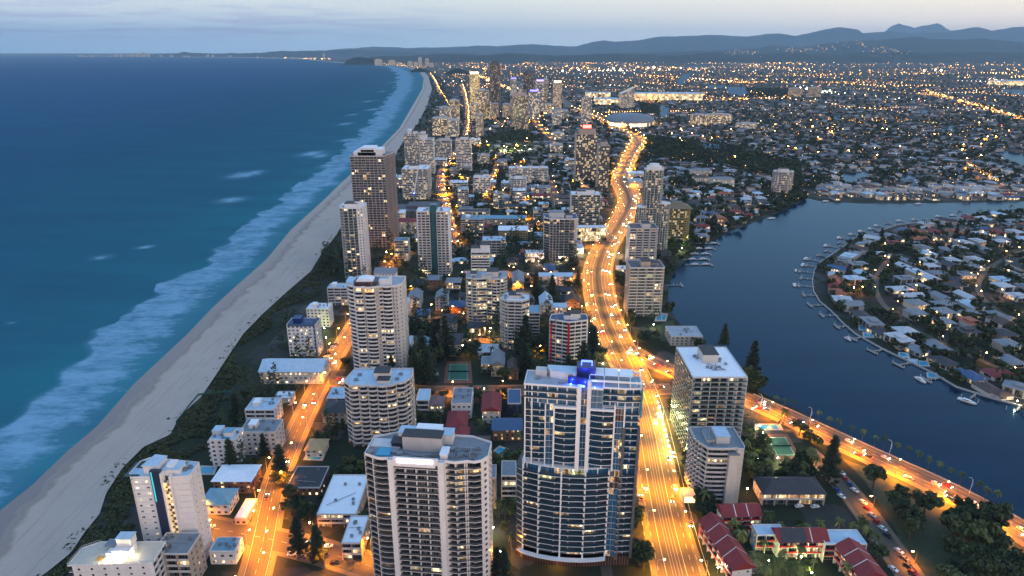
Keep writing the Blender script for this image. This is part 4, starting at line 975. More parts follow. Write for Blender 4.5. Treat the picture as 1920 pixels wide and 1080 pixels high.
block(r, rect(w + 6, 12), [('g', 6), ('g', 2), 'x', 'x'], 0, max(z, 9), 4.5, wall=WHITE, lit=.75, lod=0, roofmat=ROOFW, litset=[LITS[2], LITS[1]])
def twin():
    x, y, w, z = site(780, 842, 398, 517); root = thing('apartment_tower', 'twin-winged white tower with a dark teal central core', 'apartment tower', (x, y, 0)); h = w / 2; occupy(x - h - 2, x + h + 2, y - 2, y + 24)
    for s in (-1, 1):
        a, b = (-h, -3.6) if s < 0 else (3.8, h)
        P = [(a + (1.5 if s < 0 else 0), 0), (b - (1.5 if s > 0 else 0), 0), (b, 2), (b, 20), (a, 20), (a, 2)]
        block(root, P, [('b', 3, ('zig', 3, .6)), ('w', 1, .8, 1), ('w', 3, 1, 1), 'x', 'x', 'x'], 0, z, 2.9, wall=WHITE, rail=PALE, lit=.10, lod=0, budget=50, roofmat=ROOFW, litset=[LITS[0], LITS[1], LITS[3]])
    m = MB(); m.box(-3.6, 3.8, 2.5, 18, 0, z + 5); m.build('teal_core', TEAL, root)
    for k in range(int(z / 2.9)):
        m = MB()
        for q in (-1.8, 1.6): m.face([(q - .7, 2.45, .9), (q + .7, 2.45, .9), (q + .7, 2.45, 2.1), (q - .7, 2.45, 2.1)])
        m.build('window', GLASS, root, (0, 0, k * 2.9))
    plant(root, -3, 3, 6, 14, z + 5, 1.2, TEAL, ROOFG); aircon(root, [(-9, 6), (9, 6), (-7, 12), (8, 12)], z + .3)
twin()
def dark_tower():
    x, y, w, z = site(656, 722, 294, 466); root = thing('apartment_tower', 'very tall dark gridded tower on the beachfront with a white crown', 'apartment tower', (x, y, 0)); h = w / 2; occupy(x - h - 2, x + h + 4, y - 2, y + 42)
    DG = paint('taupe_frame', (.30, .27, .26)); g = paint('rib', (.52, .48, .46))
    P = [(-h, 0), (h, 0), (h, 14), (h + 2.6, 14), (h + 2.6, 26), (h + 5, 26), (h + 5, 40), (-h, 40)]
    block(root, P, [('b', 9), ('b', 3), 'x', ('b', 2), 'x', ('b', 2), 'x', 'x'], 0, z, 3.05, wall=DG, slab=g, rail=g, depth=1.2, lit=.08, lod=0, budget=100, finw=.3, roofmat=ROOFG, rails=.35, litset=[LITS[0], LITS[1], LITS[2]])
    for a, b, hh in ((-h + 3, h - 12, 4), (-h + 8, h - 5, 7), (-h + 12, h - 14, 9)): plant(root, a, b, 6, 30, z + .3, hh, WHITE, ROOFW)
    aircon(root, [(-h + 2, 4), (h - 3, 6), (h - 3, 12)], z + .3)
dark_tower()
tower('white round-fronted beachfront tower left of the dark gridded tower', 632, 678, 392, 526, 26, poly=lambda w, d: [(-w / 2, 9), (-w / 2 + 1.5, 4.5), (-w / 2 + 5, 1.2), (-2, 0), (3, .4), (w / 2 - 6, 2), (w / 2 - 5.6, 3), (w / 2, 5), (w / 2, d), (-w / 2, d)], edges=[('b', 1)] * 5 + ['x', ('w', 2, 1.2, 1.3), ('w', 4, 1.2, 1.2), 'x', ('b', 3)], wall=WHITE, rail=BALU, lit=.2, fh=3.0, plants=[(-.25, .25, .2, .7, 4), (.15, .35, .3, .7, 6)], lod=0, roofmat=ROOFW)
tower('slim white corner-balcony tower in front of the distant cluster', 854, 883, 262, 324, 22, edges=[('b', 3), ('w', 3, 1, 1), 'x', 'x'], wall=WHITE, lit=.14, fh=3, plants=[(-.2, .3, .2, .7)], lod=1)
tower('white grid tower with dark glass front on the beachfront', 757, 786, 252, 316, 30, edges=[('b', 4), ('b', 4), 'x', 'x'], wall=WHITE, slab=PALE, rail=PALE, lit=.14, fh=3, plants=[(-.3, -.05, .3, .8, 8, ROOFW), (.05, .3, .3, .8, 5)], lod=1)
tower('narrow white stepped tower beside the white grid tower', 786, 812, 262, 326, 26, edges=[('b', 2), ('w', 3, 1, 1), 'x', 'x'], wall=WHITE, lit=.14, fh=3, plants=[(-.5, 0, .2, .9, 9), (-.4, -.1, .3, .8, 15)], lod=1)
tower('square white apartment block standing behind the construction crane', 753, 803, 318, 374, 40, edges=[('b', 5), ('b', 5), 'x', 'x'], wall=WHITE, slab=PALE, rail=PALE, lit=.22, fh=2.95, plants=[(-.25, .1, .3, .7, 4)], lod=1, roofmat=ROOFW)
tower('pale tower crowned with purple-blue lights near the beach', 817, 845, 264, 300, 24, edges=[('b', 3), ('w', 2, 1, 1), 'x', 'x'], wall=PALE, lit=.22, fh=3, plants=[(.1, .4, .3, .7, 10), (-.3, .1, .3, .7, 5)], lod=1)
tower('brown hotel tower with a glowing red sign on its roof', 1081, 1122, 252, 344, 34, edges=[('g', 8), ('g', 4), 'x', 'x'], wall=TAN, slab=TAN, lit=.38, fh=3.1, plants=[(-.35, .4, .2, .7, 9, ROOFD)], lod=1, roofmat=ROOFD)
_r = [o for o in COL.objects if o.get('label', '').startswith('brown hotel')][0]; _z = HT(_r.location[1], 252)
_m = MB(); _m.box(-9, 8, 5, 10, _z + 9.6, _z + 17); _m.build('roof_sign_tower', paint('sign_red_body', (.2, .03, .03)), _r)
_m = MB(); _m.box(-8, 7, 4.4, 4.9, _z + 10.5, _z + 16, True); _m.build('sign_panel', glow('red_sign_glow', (1, .10, .08), 5), _r)
tower('slimmer brown tower attached to the right of the red-sign hotel tower', 1123, 1144, 274, 358, 30, edges=[('g', 3), ('g', 4), 'x', 'x'], wall=TAN, slab=TAN, lit=.28, fh=3.1, plants=[(-.3, .3, .2, .7, 6)], lod=1)
tower('long white slab apartment block with many balconies in the flat middle ground', 954, 1028, 316, 346, 20, edges=[('b', 12), ('w', 2, 1, 1), 'x', 'x'], wall=WHITE, rail=WHITE, lit=.16, fh=2.9, plants=[(-.3, -.2, .2, .8), (.0, .1, .2, .8), (.3, .4, .2, .8)], lod=1, roofmat=ROOFW)
tower('white rounded block in front of the long slab block', 956, 988, 336, 366, 24, poly=lambda w, d: ellipse(w, d, 14), edges=[('b', 1)], wall=WHITE, lit=.14, fh=2.9, plants=[(-.2, .2, .3, .7)], lod=1, roofmat=ROOFW)
tower('low white stepped apartment block between the avenue and the orange street', 887, 919, 334, 370, 24, edges=[('b', 4), ('w', 2, 1, 1), 'x', 'x'], wall=WHITE, lit=.14, fh=2.9, plants=[(-.4, -.1, .2, .8), (.1, .4, .4, .9)], lod=1, roofmat=ROOFW)
tower('small cream tower beside the sports field', 895, 917, 292, 312, 22, edges=[('b', 3), ('w', 2, 1, 1), 'x', 'x'], wall=CREAM, lit=.2, fh=2.9, lod=1)
tower('cream round tower among trees north of the suburb river', 1455, 1494, 324, 363, 26, poly=lambda w, d: ellipse(w, d, 16), edges=[('b', 1)], wall=CREAM, rail=PALE, lit=.22, fh=2.9, plants=[(-.2, .2, .3, .7, 5)], lod=1, roofmat=ROOFW)
tower('pink apartment tower rising before the distant city cluster', 957, 991, 180, 243, 44, edges=[('g', 5), ('g', 4), 'x', ('g', 4)], wall=PINK, slab=PINK, lit=.30, fh=3.2, plants=[(-.4, .4, .2, .7, 7, PINK)], lod=1, poly=lambda w, d: chamfer(w, d, w * .14, d * .2))

# the far cluster: a facade of window cells, floor ledges, roof and crown
FAC = [facade('facade_white', (.62, .60, .58), (.02, .025, .03), 3.4, 3.3, .28, (.06, .94), (.28, .95), 2.2), facade('facade_dark', (.10, .085, .08), (.015, .018, .022), 3.0, 3.3, .14, (.05, .95), (.3, .97), 2.0), facade('facade_cream', (.52, .44, .34), (.03, .025, .02), 3.2, 3.3, .36, (.08, .92), (.25, .92), 2.2), facade('facade_gold', (.62, .46, .16), (.06, .05, .03), 3.0, 3.3, .7, (.06, .94), (.2, .95), 1.3, (1, .60, .12)), facade('facade_blue', (.30, .32, .40), (.015, .025, .05), 3.2, 3.4, .25, (.06, .94), (.2, .95), 3.2), facade('facade_tan', (.42, .36, .30), (.03, .025, .02), 3.4, 3.2, .30, (.1, .9), (.3, .9), 2.2)]
def far_tower(label, xl, xr, pyr, pyb, dep, fm=0, shape='rect', crown=None, group=None, name='far_tower', capmat=None):
    x, y, w, z = site(xl, xr, pyr, pyb); root = thing(name, label, 'tower block', (x, y, 0), 0, group); occupy(x - w / 2 - 4, x + w / 2 + 4, y - 4, y + dep + 4)
    p = rect(w, dep) if shape == 'rect' else ellipse(w, dep, 20) if shape == 'round' else chamfer(w, dep, w * .2)
    m = MB(); m.prism(p, 0, z)
    m.build('wall', FAC[fm], root)
    if z > 20:
        q = inset_poly(p, -.7); s = MB(); k = max(3.3, z / 30)
        h = k
        while h < z - 1: s.prism(q, h, h + .7, True); h += k
        s.build('floor_ledges', PALE if fm in (0, 4) else TAN if fm in (2, 5) else DARKC if fm == 1 else OLIVE, root)['kind'] = 'stuff'
    if shape == 'round' and z > 90:
        m = MB(); q = p
        for k, sc in ((3, .96), (7, .86), (11, .66), (14, .4)):
            cx, cy = 0, dep / 2; q2 = [(cx + (a - cx) * sc, cy + (b - cy) * sc) for a, b in p]; m.prism(q2, z - 1, z + k)
        m.build('domed_top', DARKC, root)
    else:
        r = MB(); r.prism(inset_poly(p, -.5), z, z + 1, True); r.build('roof', capmat or ROOFB, root)
        plant(root, -w * .25, w * .2, dep * .25, dep * .7, z + 1, max(3, z * .05), PALE, ROOFG)
    if crown:
        c = MB(); c.prism(inset_poly(p, w * .12), z + 1.1, z + 1.1 + max(4, z * .045)); c.build('crown_light', crown, root)
    return root
CB = glow('crown_blue', (.15, .12, 1), 3.5); CW = glow('crown_white', (1, .85, .5), 3.5); CV = glow('crown_violet', (.35, .2, 1), 3.0)
for a in [('very tall dark round-topped tower, tallest of the far cluster', 917, 938, 121, 208, 55, 1, 'round'),
          ('second dark round-topped tower in the far cluster', 981, 1004, 138, 200, 55, 1, 'round'),
          ('golden lit slender tower at the left of the far cluster', 880, 898, 139, 210, 40, 3, 'rect', CW),
          ('cream stepped tower left in front of the tallest dark tower', 893, 916, 170, 224, 44, 2), ('cream lower tower at the foot of the golden tower', 882, 893, 196, 226, 40, 2),
          ('white slim tower between the two dark towers', 957, 969, 148, 192, 34, 0, 'rect', CB), ('white slab behind the white slim tower', 972, 983, 160, 195, 30, 0),
          ('tower crowned with violet light in the far cluster', 1005, 1021, 153, 212, 40, 4, 'rect', CV), ('pale tower half hidden behind the violet-crowned tower', 1018, 1029, 150, 206, 40, 5),
          ('blue-lit glass tower beside the pink tower', 992, 1012, 172, 224, 44, 4, 'chamfer', CB), ('tower with a bright white cap right of the violet crown', 1038, 1054, 155, 208, 40, 2, 'rect', CW),
          ('narrow white striped tower beside the far highway', 1093, 1110, 184, 233, 38, 0), ('white block with lit rooftop plant in the far centre', 1036, 1066, 208, 224, 60, 0),
          ('small white tower in front of the white rooftop-plant block', 1037, 1053, 216, 234, 34, 0), ('cream tower on the avenue near the beach, upper', 843, 860, 188, 226, 36, 2),
          ('white tower beside the beach forest', 823, 843, 202, 238, 40, 0), ('lit cream block below the beach forest tower', 810, 837, 222, 254, 46, 2), ('white tower beside the avenue, lower', 841, 859, 226, 256, 40, 0),
          ('slim cream tower right of the avenue', 892, 905, 216, 259, 32, 5), ('cream block behind the slim avenue tower', 905, 921, 192, 224, 40, 2), ('white low tower under the tallest dark tower', 921, 934, 195, 222, 36, 5),
          ('tan tower left of the pink tower', 942, 957, 196, 222, 40, 5), ('low lit block right of the pink tower', 1023, 1036, 196, 215, 40, 2), ('white hotel block beside the park field', 1037, 1058, 250, 262, 30, 0),
          ('white office block near the sports ground', 1033, 1055, 272, 290, 26, 0), ('long pale apartment block by the western lake', 1300, 1330, 216, 236, 36, 2), ('second long pale apartment block by the western lake', 1331, 1372, 215, 233, 36, 2), ('low white apartment block beside the pink neon dot', 1385, 1419, 232, 241, 30, 0),
          ('twin grey block, left, over the lit oval', 1484, 1506, 166, 182, 40, 5), ('twin grey block, right, over the lit oval', 1520, 1541, 164, 182, 40, 5)]: far_tower(*a)
far_tower('white wedge-shaped casino hotel beyond the dome', 1165, 1190, 176, 202, 70, 0)
_r = COL.objects[-1].parent
_y = GY(202); _z = HT(_y, 176); _m = MB()
_x0, _x1 = XAT(1165, _y, _z), XAT(1190, _y, _z); _w = (_x1 - _x0) / 2
_m.face([(-_w, 0, _z), (_w, 0, _z), (_w, 0, _z + 26)], [(0, _z), (2 * _w, _z), (2 * _w, _z + 26)]); _m.face([(_w, 0, _z), (_w, 60, _z), (_w, 60, _z + 26), (_w, 0, _z + 26)]); _m.face([(-_w, 0, _z), (_w, 0, _z + 26), (_w, 60, _z + 26), (-_w, 60, _z)]); _m.build('sloping_top', FAC[0], [o for o in COL.objects if o.get('label', '').startswith('white wedge')][0])
# far coast towers near the headland and across the bay
for i, (a, b, t, s) in enumerate([(702, 715, 111, 123), (728, 740, 113, 122), (784, 790, 108, 124), (797, 803, 110, 124), (764, 772, 115, 124), (776, 782, 116, 125), (804, 812, 118, 126), (745, 750, 117, 123)]):
    far_tower(['pale block on the shore below the headland', 'second pale block right of the headland', 'tallest slim tower beyond the long beach', 'slim tower beside the tallest beyond the beach', 'short white block beyond the beach bend', 'short cream block beyond the beach bend', 'wide cream block on the far beach edge', 'tiny white block between the headland pair'][i], a, b, t, s, 60, 2 if i % 2 else 0)
for i, px in enumerate([148, 158, 170, 205, 216, 226, 238, 246, 255, 262, 268, 276, 300, 320, 345, 352, 388, 398, 430, 606]):
    h = [3, 2, 3, 2, 4, 5, 4, 5, 7, 5, 8, 5, 3, 3, 2, 2, 4, 4, 3, 6][i]
    far_tower('tiny pale tower on the lit town across the bay', px - 2, px + 2, 106.6 - h, 106.8, 90, 2 if i % 3 else 0, group='towers of the town across the bay', name='distant_tower')
# domed convention centre
def dome():
    x, y, w, z = site(1143, 1236, 226, 239); root = thing('convention_hall', 'wide low hall with a ribbed grey shell roof beside the highway', 'hall', (x, y, 0)); occupy(x - w / 2, x + w / 2, y, y + 190)
    m = MB(); m.prism(ellipse(w, 180, 28), 0, 14); m.build('wall', facade('hall_glow', (.5, .45, .4), (.2, .15, .1), 9, 14, .8, (.05, .95), (.1, .8), 2.5), root)
    m = MB(); n = 28; prev = None
    for k in range(7):
        s = math.cos(k / 6 * math.pi / 2) ** .8; q = [(a * 1.03 * s, 90 + (b - 90) * 1.03 * s) for a, b in ellipse(w, 180, n)]; zz = 14 + 22 * math.sin(k / 6 * math.pi / 2)
        if prev:
            for i in range(n): j = (i + 1) % n; m.face([(*prev[0][i], prev[1]), (*prev[0][j], prev[1]), (*q[j], zz), (*q[i], zz)])
        prev = (q, zz)
    m.build('shell_roof', paint('shell_roof', (.17, .20, .23), var=.25, scale=.03), root)
dome()
def mall(label, xl, xr, pyr, pyb, dep, lit=.9):
    x, y, w, z = site(xl, xr, pyr, pyb); root = thing('shopping_hall', label, 'shopping hall', (x, y, 0)); occupy(x - w / 2, x + w / 2, y, y + dep); z = max(z, 8)
    m = MB(); m.box(-w / 2, w / 2, 0, dep, 0, z); m.build('wall', facade('mall_glow', (.7, .6, .4), (.3, .22, .1), 8, 9, .9, (.03, .97), (.05, .9), 1.1, (1, .52, .16)), root)
    m = MB(); m.box(-w / 2 - 2, w / 2 + 2, -2, dep, z, z + 1.5, True); m.build('roof', ROOFLB, root)
mall('long floodlit shopping hall west of the casino', 1192, 1318, 176, 188, 120); mall('bright casino hall with a lit front', 1118, 1160, 186, 196, 90); mall('bright hall at the far right edge by the pale lake', 1880, 1985, 152, 160, 150); mall('orange lit hall before the casino', 1100, 1145, 174, 183, 70)
def crane():
    x, y = G(778, 392); root = thing('tower_crane', 'white luffing construction crane leaning over the dark building site', 'crane', (x, y, 0))
    m = MB(); m.box(-1, 1, -1, 1, 0, 22); m.build('mast', STEEL, root)
    m = MB(); m.box(-2, 2, -2, 2, 22, 25, True); m.build('cab', NAVY, root)
    m = MB(); m.tube((0, 0, 24), (8, 3, 66), 1.1, 4); m.build('jib', WHITE, root); m = MB(); m.tube((0, 0, 24), (-5, -2, 30), .6); m.box(-7, -4, -3, 0, 27, 30, True); m.build('counterweight', DARKC, root)
    m = MB(); m.cyl(0, -2.2, .8, 24, 25.4); m.build('work_light', NEONB, root)
crane()
x, y = G(785, 408); r = thing('building_site', 'dark half-built concrete floors with a red screen below the crane', 'building site', (x, y, 0)); occupy(x - 40, x + 32, y, y + 60)
m = MB(); m.box(-40, 30, 2, 50, 0, 9); m.box(-20, 28, 20, 50, 9, 13); m.build('concrete_floors', DARKC, r); m = MB(); m.box(-36, -28, 1, 1.9, 0, 15); m.build('red_screen', RED, r)
# ------------------------------------------------------------------ low buildings and houses
HWALL = [CREAM, GREY, TAN, PALE]
WCOL = {}
def lowbox(label, xl, xr, pyr, pyb, dep, roof='flat', rmat=None, wall=None, lit=.25, rz=0.0, cat='apartment house', name='low_apartment_house', rh=3.5, fl=3.0, edge='b', group=None, litset=None, plants=0, h=None):
    """two to eight storey building given by its roof edge and foot"""
    y = GY(pyb); z = h or max(3.2, HT(y, pyr)); x0, x1 = XAT(xl, y, z), XAT(xr, y, z); w = x1 - x0
    root = thing(name, label, cat, ((x0 + x1) / 2, y, 0), rz, group); occupy(x0 - 2, x1 + 2, y - 2, y + dep + 2)
    e = {'b': [('b', max(1, round(w / 6))), ('w', max(1, round(dep / 5)), 1.2, 1.2), 'x', ('w', max(1, round(dep / 5)), 1.2, 1.2)], 'w': [('w', max(1, round(w / 3.5)), 1.6, 1.3), ('w', max(1, round(dep / 5)), 1.2, 1.2), 'x', ('w', max(1, round(dep / 5)), 1.2, 1.2)]}[edge]
    wm = wall or CREAM
    block(root, rect(w, dep), e, 0, z, fl, wall=wm, slab=PALE if wm is not WHITE else WHITE, depth=1.3, lit=lit, lod=0, roofmat=rmat or ROOFB, roof=roof == 'flat', parapet=.5, litset=litset, bal=edge == 'b', budget=60)
    if roof != 'flat':
        m = MB(); m.hip(-w / 2, w / 2, 0, dep, z, rh, .8, gable=roof == 'gable'); m.build('roof', rmat or ROOFG, root)
        if roof == 'gable':
            g = MB()
            if w < dep:
                for yy in (0.02, dep - .02): g.face([(-w / 2, yy, z), (w / 2, yy, z), (0, yy, z + rh * .96)])
            else:
                for xx in (-w / 2 + .02, w / 2 - .02): g.face([(xx, 0, z), (xx, dep, z), (xx, dep / 2, z + rh * .96)])
            g.build('gable_end', wm, root)
    for k in range(plants): plant(root, -w * .3 + k * w * .35, -w * .1 + k * w * .35, dep * .3, dep * .7, z + .3, 2.6, WHITE, ROOFW)
    if roof == 'flat' and w > 9: aircon(root, [(RN.uniform(-.4, .4) * w, RN.uniform(.15, .85) * dep) for _ in range(5)], z + .3, .7); pipes(root, [((-w * .35, dep * RN.uniform(.2, .8)), (w * .3, dep * RN.uniform(.2, .8)))], z + .7, .15)
    return root, w, z
def terrace_block():
    y = GY(1093); z = 22.0; y = G(960, 1062, z)[1]; x0, x1 = XAT(126, y, z), XAT(284, y, z); w = x1 - x0; h = w / 2
    root = thing('apartment_block', 'white block with a floodlit railed roof terrace at the bottom corner', 'apartment block', ((x0 + x1) / 2, y, 0)); occupy(x0, x1, y, y + 20); d = 15
    block(root, [(-h, 0), (h, 1.5), (h - 1, d), (-h + 6, d), (-h, d - 4)], [('w', 6, 1, 1), ('b', 3), 'x', 'x', ('b', 2)], 0, z, 3, wall=WHITE, rail=WHITE, lit=.1, roofmat=paint('terrace_tiles', (.50, .46, .38)), parapet=.3)
    R = z + .3
    m = MB()
    for a, b in (((-h, 0), (h, 1.5)), ((h, 1.5), (h - 1, d)), ((-h, d - 4), (-h, 0)), ((-h + 6, d), (-h, d - 4))):
        n = int(math.hypot(b[0] - a[0], b[1] - a[1]) / .9)
        for k in range(n + 1): p = lerp(a, b, k / n); m.box(p[0] - .05, p[0] + .05, p[1] - .05, p[1] + .05, R, R + 1.15)
        m.tube((*a, R + 1.15), (*b, R + 1.15), .06, 4)
    m.build('railing', PALE, root)
    m = MB(); m.box(-1, 6.5, 5, 11, R, R + 3.4); m.box(-.3, 6, 8, 12.5, R + 3.4, R + 7); m.cur = 1; m.box(-.6, 6.3, 7.7, 12.8, R + 7, R + 7.4, True); m.build('roof_house', [WHITE, ROOFLB], root)
    m = MB(); m.box(-3.5, -1, 4.5, 8, R, R + 2.6); m.build('roof_room', WHITE, root)
    m = MB(); m.box(-7, -2, 9, 14, R + 2.3, R + 2.6, True); m.build('awning', ROOFG, root)
    t = MB(); t.box(-8, -5, 3, 6, R + .02, R + .06); t.build('terrace_rug', paint('ochre_tiles', (.45, .25, .06)), root)
    for k, (a, b) in enumerate(((2.2, 3.8), (-2.2, 3.2), (7.5, 6))):
        m = MB(); m.cyl(a, b, .18, R + 2.3, R + 2.6, 8); m.tube((a, b, R), (a, b, R + 2.3), .06); m.build('terrace_lamp', LAMPW, root)
        l = bpy.data.lights.new('terrace_light', 'POINT'); l.energy = (900, 450, 250)[k]; l.color = (1, .80, .42); l.shadow_soft_size = .3; lo = bpy.data.objects.new('terrace_light', l); COL.objects.link(lo); lo.parent = root; lo.location = (a, b - .6, R + 2.3)
terrace_block()
lowbox('grey flat-roofed block squeezed between the terrace block and the beach slab', 284, 352, 1045, 1105, 14, rmat=ROOFG, wall=TAN, lit=.2, h=19)
_r = lowbox('white six-storey block with a sea-facing stack of balconies and roof pool', 392, 441, 826, 874, 13, rmat=ROOFLB, wall=WHITE, lit=.04, edge='w')
plant(_r[0], 0, 5, 3, 8, _r[2] + .3, 3.2, WHITE, ROOFTEAL); plant(_r[0], -8, -3, 6, 12, _r[2] + .3, 2.2, PALE, ROOFLB); m = MB(); m.box(-1, 3.5, 1, 3, _r[2] + .4, _r[2] + .6); m.build('roof_pool', POOLM, _r[0])
m = MB()
for k in range(1, int(_r[2] / 3) + 1): m.box(-_r[1] / 2 - 1.8, -_r[1] / 2 + .5, 1, 10, k * 3 - .2, k * 3 + .7, True)
m.build('sea_balconies', PALE, _r[0])
lowbox('grey-white five-storey block with blue roof behind the roof-pool block', 448, 516, 812, 853, 15, rmat=ROOFG, wall=PALE, lit=.12, plants=1, edge='w')
lowbox('white terraced block with many balconies beside the tall pine', 459, 513, 770, 800, 16, rmat=ROOFLB, wall=WHITE, lit=.06, plants=1)
lowbox('brick house with a broad white hipped roof near the beach slab', 398, 470, 902, 925, 15, 'hip', ROOFW, BRICK, .4, cat='house', name='house', rh=2.0, edge='w')
lowbox('house with a pale turquoise hipped roof next to the beach slab', 376, 428, 945, 965, 13, 'hip', ROOFTEAL, WHITE, .4, cat='house', name='house', rh=4, edge='w')
lowbox('wide beach club with white and grey sloping roofs and bright forecourt', 486, 603, 697, 720, 22, 'gable', ROOFLB, CREAM, .8, cat='club house', name='club_house', rh=5, edge='w', litset=[LITS[1], LITS[2]])
lowbox('eight-storey white tower block with a deep blue roof by the dunes', 537, 592, 610, 668, 14, rmat=ROOFBL, wall=WHITE, lit=.25, edge='w', plants=0, litset=[LITS[1], LITS[2]])
_r = [o for o in COL.objects if o.get('label', '').startswith('eight-storey white')][0]; plant(_r, -7, -1, 3, 10, HT(_r.location[1], 610) + .3, 4, BLUEP, ROOFBL); m = MB(); _z = HT(_r.location[1], 610); m.box(9.6, 10.3, -.6, 14, 0, _z + 1.2); m.box(-10.5, 10.4, -.7, -.2, _z - .6, _z + 1.2, True); m.build('blue_panel', ROOFBL, _r)
lowbox('white block with curved roof room behind the blue-roofed block', 574, 616, 580, 613, 14, rmat=ROOFW, wall=WHITE, lit=.12, edge='w', plants=1)
lowbox('pale grey balcony block left of the rounded balcony tower', 613, 650, 541, 573, 14, rmat=ROOFLB, wall=PALE, lit=.2, plants=1)
lowbox('white block with a slate gabled roof just behind the rounded balcony tower', 702, 740, 513, 552, 16, 'gable', ROOFG, WHITE, .1, rh=4, edge='w')
lowbox('narrow white block right of the rounded balcony tower', 748, 764, 571, 603, 16, rmat=ROOFLB, wall=WHITE, lit=.1)
lowbox('teal-tinted glass block near the dark gridded tower', 739, 765, 452, 490, 14, rmat=ROOFTEAL, wall=paint('aqua_render', (.36, .50, .48)), lit=.35)
lowbox('cream block with red tiled roof and lit windows behind the teal block', 735, 781, 416, 438, 20, 'hip', ROOFR, CREAM, .5, edge='w', rh=3)
lowbox('white low hall with pale roof behind the red-roofed block', 733, 758, 400, 412, 22, rmat=ROOFW, wall=WHITE, lit=.4)
lowbox('beige block with a shallow roof right of the twin-winged tower', 864, 906, 412, 444, 24, rmat=ROOFTEAL, wall=TAN, lit=.2, plants=1)
lowbox('long teal-roofed hall across the block behind the beige block', 884, 986, 410, 424, 20, 'gable', ROOFTEAL, TAN, .15, rh=2, edge='w')
lowbox('long low white building with dark roof farther behind the teal hall', 858, 918, 398, 406, 20, rmat=ROOFD, wall=WHITE, lit=.3)
lowbox('beige cubic apartment block with blue roof by the sloped-top tower', 904, 948, 452, 482, 20, rmat=ROOFLB, wall=CREAM, lit=.2)
lowbox('industrial hall with a broad white roof', 935, 990, 432, 450, 24, 'gable', ROOFW, paint('mustard_render', (.34, .28, .14)), .1, rh=2, edge='w', cat='hall', name='hall')
lowbox('small grey hall with white roof left of the broad pale tower', 1003, 1022, 444, 470, 20, rmat=ROOFLB, wall=GREY, lit=.1)
lowbox('pink lit shop on the cross street', 985, 1020, 476, 492, 14, rmat=ROOFW, wall=paint('pink_shop', (.6, .32, .34)), lit=.9, cat='shop', name='shop')
lowbox('long motel with a pale blue roof by the cross street', 1012, 1074, 518, 536, 12, 'gable', ROOFLB, TAN, .2, rh=2, edge='w', cat='motel', name='motel')
lowbox('cream church-like building with a steep blue-grey gable', 1013, 1036, 572, 588, 22, 'gable', ROOFLB, CREAM, .3, rh=6, edge='w', cat='hall', name='hall')
lowbox('cream wing with blue-grey roof joined beside the steep gable', 1036, 1062, 576, 588, 10, 'gable', ROOFLB, CREAM, .3, rh=2.5, edge='w', cat='hall', name='hall')
lowbox('tavern with a dark steep roof and bright garden lamps by the highway', 1062, 1088, 566, 578, 14, 'gable', ROOFBR, BRICK, .7, rh=5, edge='w', cat='tavern', name='tavern')
lowbox('grey gabled long house behind the wide zigzag tower', 961, 982, 528, 545, 30, 'gable', ROOFG, TAN, .1, rh=3, edge='w')
lowbox('teal-roofed flats right of the slim hexagonal tower', 992, 1012, 588, 636, 18, rmat=ROOFTEAL, wall=CREAM, lit=.15)
lowbox('dark-roofed cream apartment block deep among the palms', 805, 864, 646, 668, 22, 'hip', ROOFD, CREAM, .3, rh=3, edge='w')
lowbox('small blue-roofed house with a lit window beside the rounded tower', 779, 803, 648, 662, 14, 'gable', ROOFTEAL, PALE, .4, rh=2.5, edge='w', cat='house', name='house')
lowbox('white block with pale roof beside the foot of the rounded tower', 755, 770, 646, 664, 16, rmat=ROOFLB, wall=WHITE, lit=.3)
lowbox('grey gabled house, upper, between rounded tower and zigzag tower', 764, 788, 560, 580, 20, 'gable', ROOFG, CREAM, .1, rh=4, edge='w', cat='house', name='house')
lowbox('pale gabled house right of the grey gabled house', 816, 838, 560, 582, 20, 'gable', ROOFG, PALE, .1, rh=4, edge='w', cat='house', name='house')
lowbox('four-storey flats with blue roof and lit balconies under the gables', 776, 803, 592, 614, 16, 'hip', ROOFBL, CREAM, .3, rh=2)
lowbox('brick flats with grey hipped roof right of the twin-winged tower foot', 836, 863, 530, 548, 16, 'hip', ROOFG, BRICK, .3, rh=2.5)
lowbox('brick house with dark hipped roof below the twin-winged tower', 798, 826, 525, 545, 16, 'hip', ROOFG, BRICK, .2, rh=2.5, edge='w')
lowbox('dark blue hipped house left of the zigzag tower', 842, 872, 575, 588, 16, 'hip', ROOFBL, BRICK, .1, rh=3, edge='w', cat='house', name='house')
lowbox('wide dark-roofed flats left of the zigzag tower', 826, 856, 605, 622, 20, 'hip', ROOFD, GREY, .1, rh=3, edge='w')
lowbox('grey gabled house with a warm lit gable end north of the glass tower', 921, 945, 684, 706, 20, 'gable', ROOFG, TAN, .4, rh=4, edge='w', cat='house', name='house')
lowbox('dark house with small roof pool left of the warm gable', 902, 922, 684, 700, 14, rmat=ROOFG, wall=GREY, lit=.2, cat='house', name='house')
lowbox('maroon gabled house right of the warm gable', 952, 972, 694, 712, 16, 'gable', ROOFBR, BRICK, .2, rh=3, edge='w', cat='house', name='house')
lowbox('white stepped house with pale roof behind the sign tower', 780, 803, 752, 778, 16, rmat=ROOFLB, wall=WHITE, lit=.1, cat='house', name='house')
lowbox('pinkish hipped house next to the white stepped house', 806, 831, 760, 776, 12, 'hip', paint('mauve_roof', (.22, .13, .12)), CREAM, .5, rh=3, edge='w', cat='house', name='house')
lowbox('grey flat-roofed block with white walls behind the sign tower', 846, 884, 758, 784, 22, rmat=ROOFG, wall=WHITE, lit=.1, edge='w')
lowbox('three-storey house with a dark red roof and green lawn lamp', 904, 938, 770, 794, 22, 'gable', ROOFR, CREAM, .25, rh=3, edge='w')
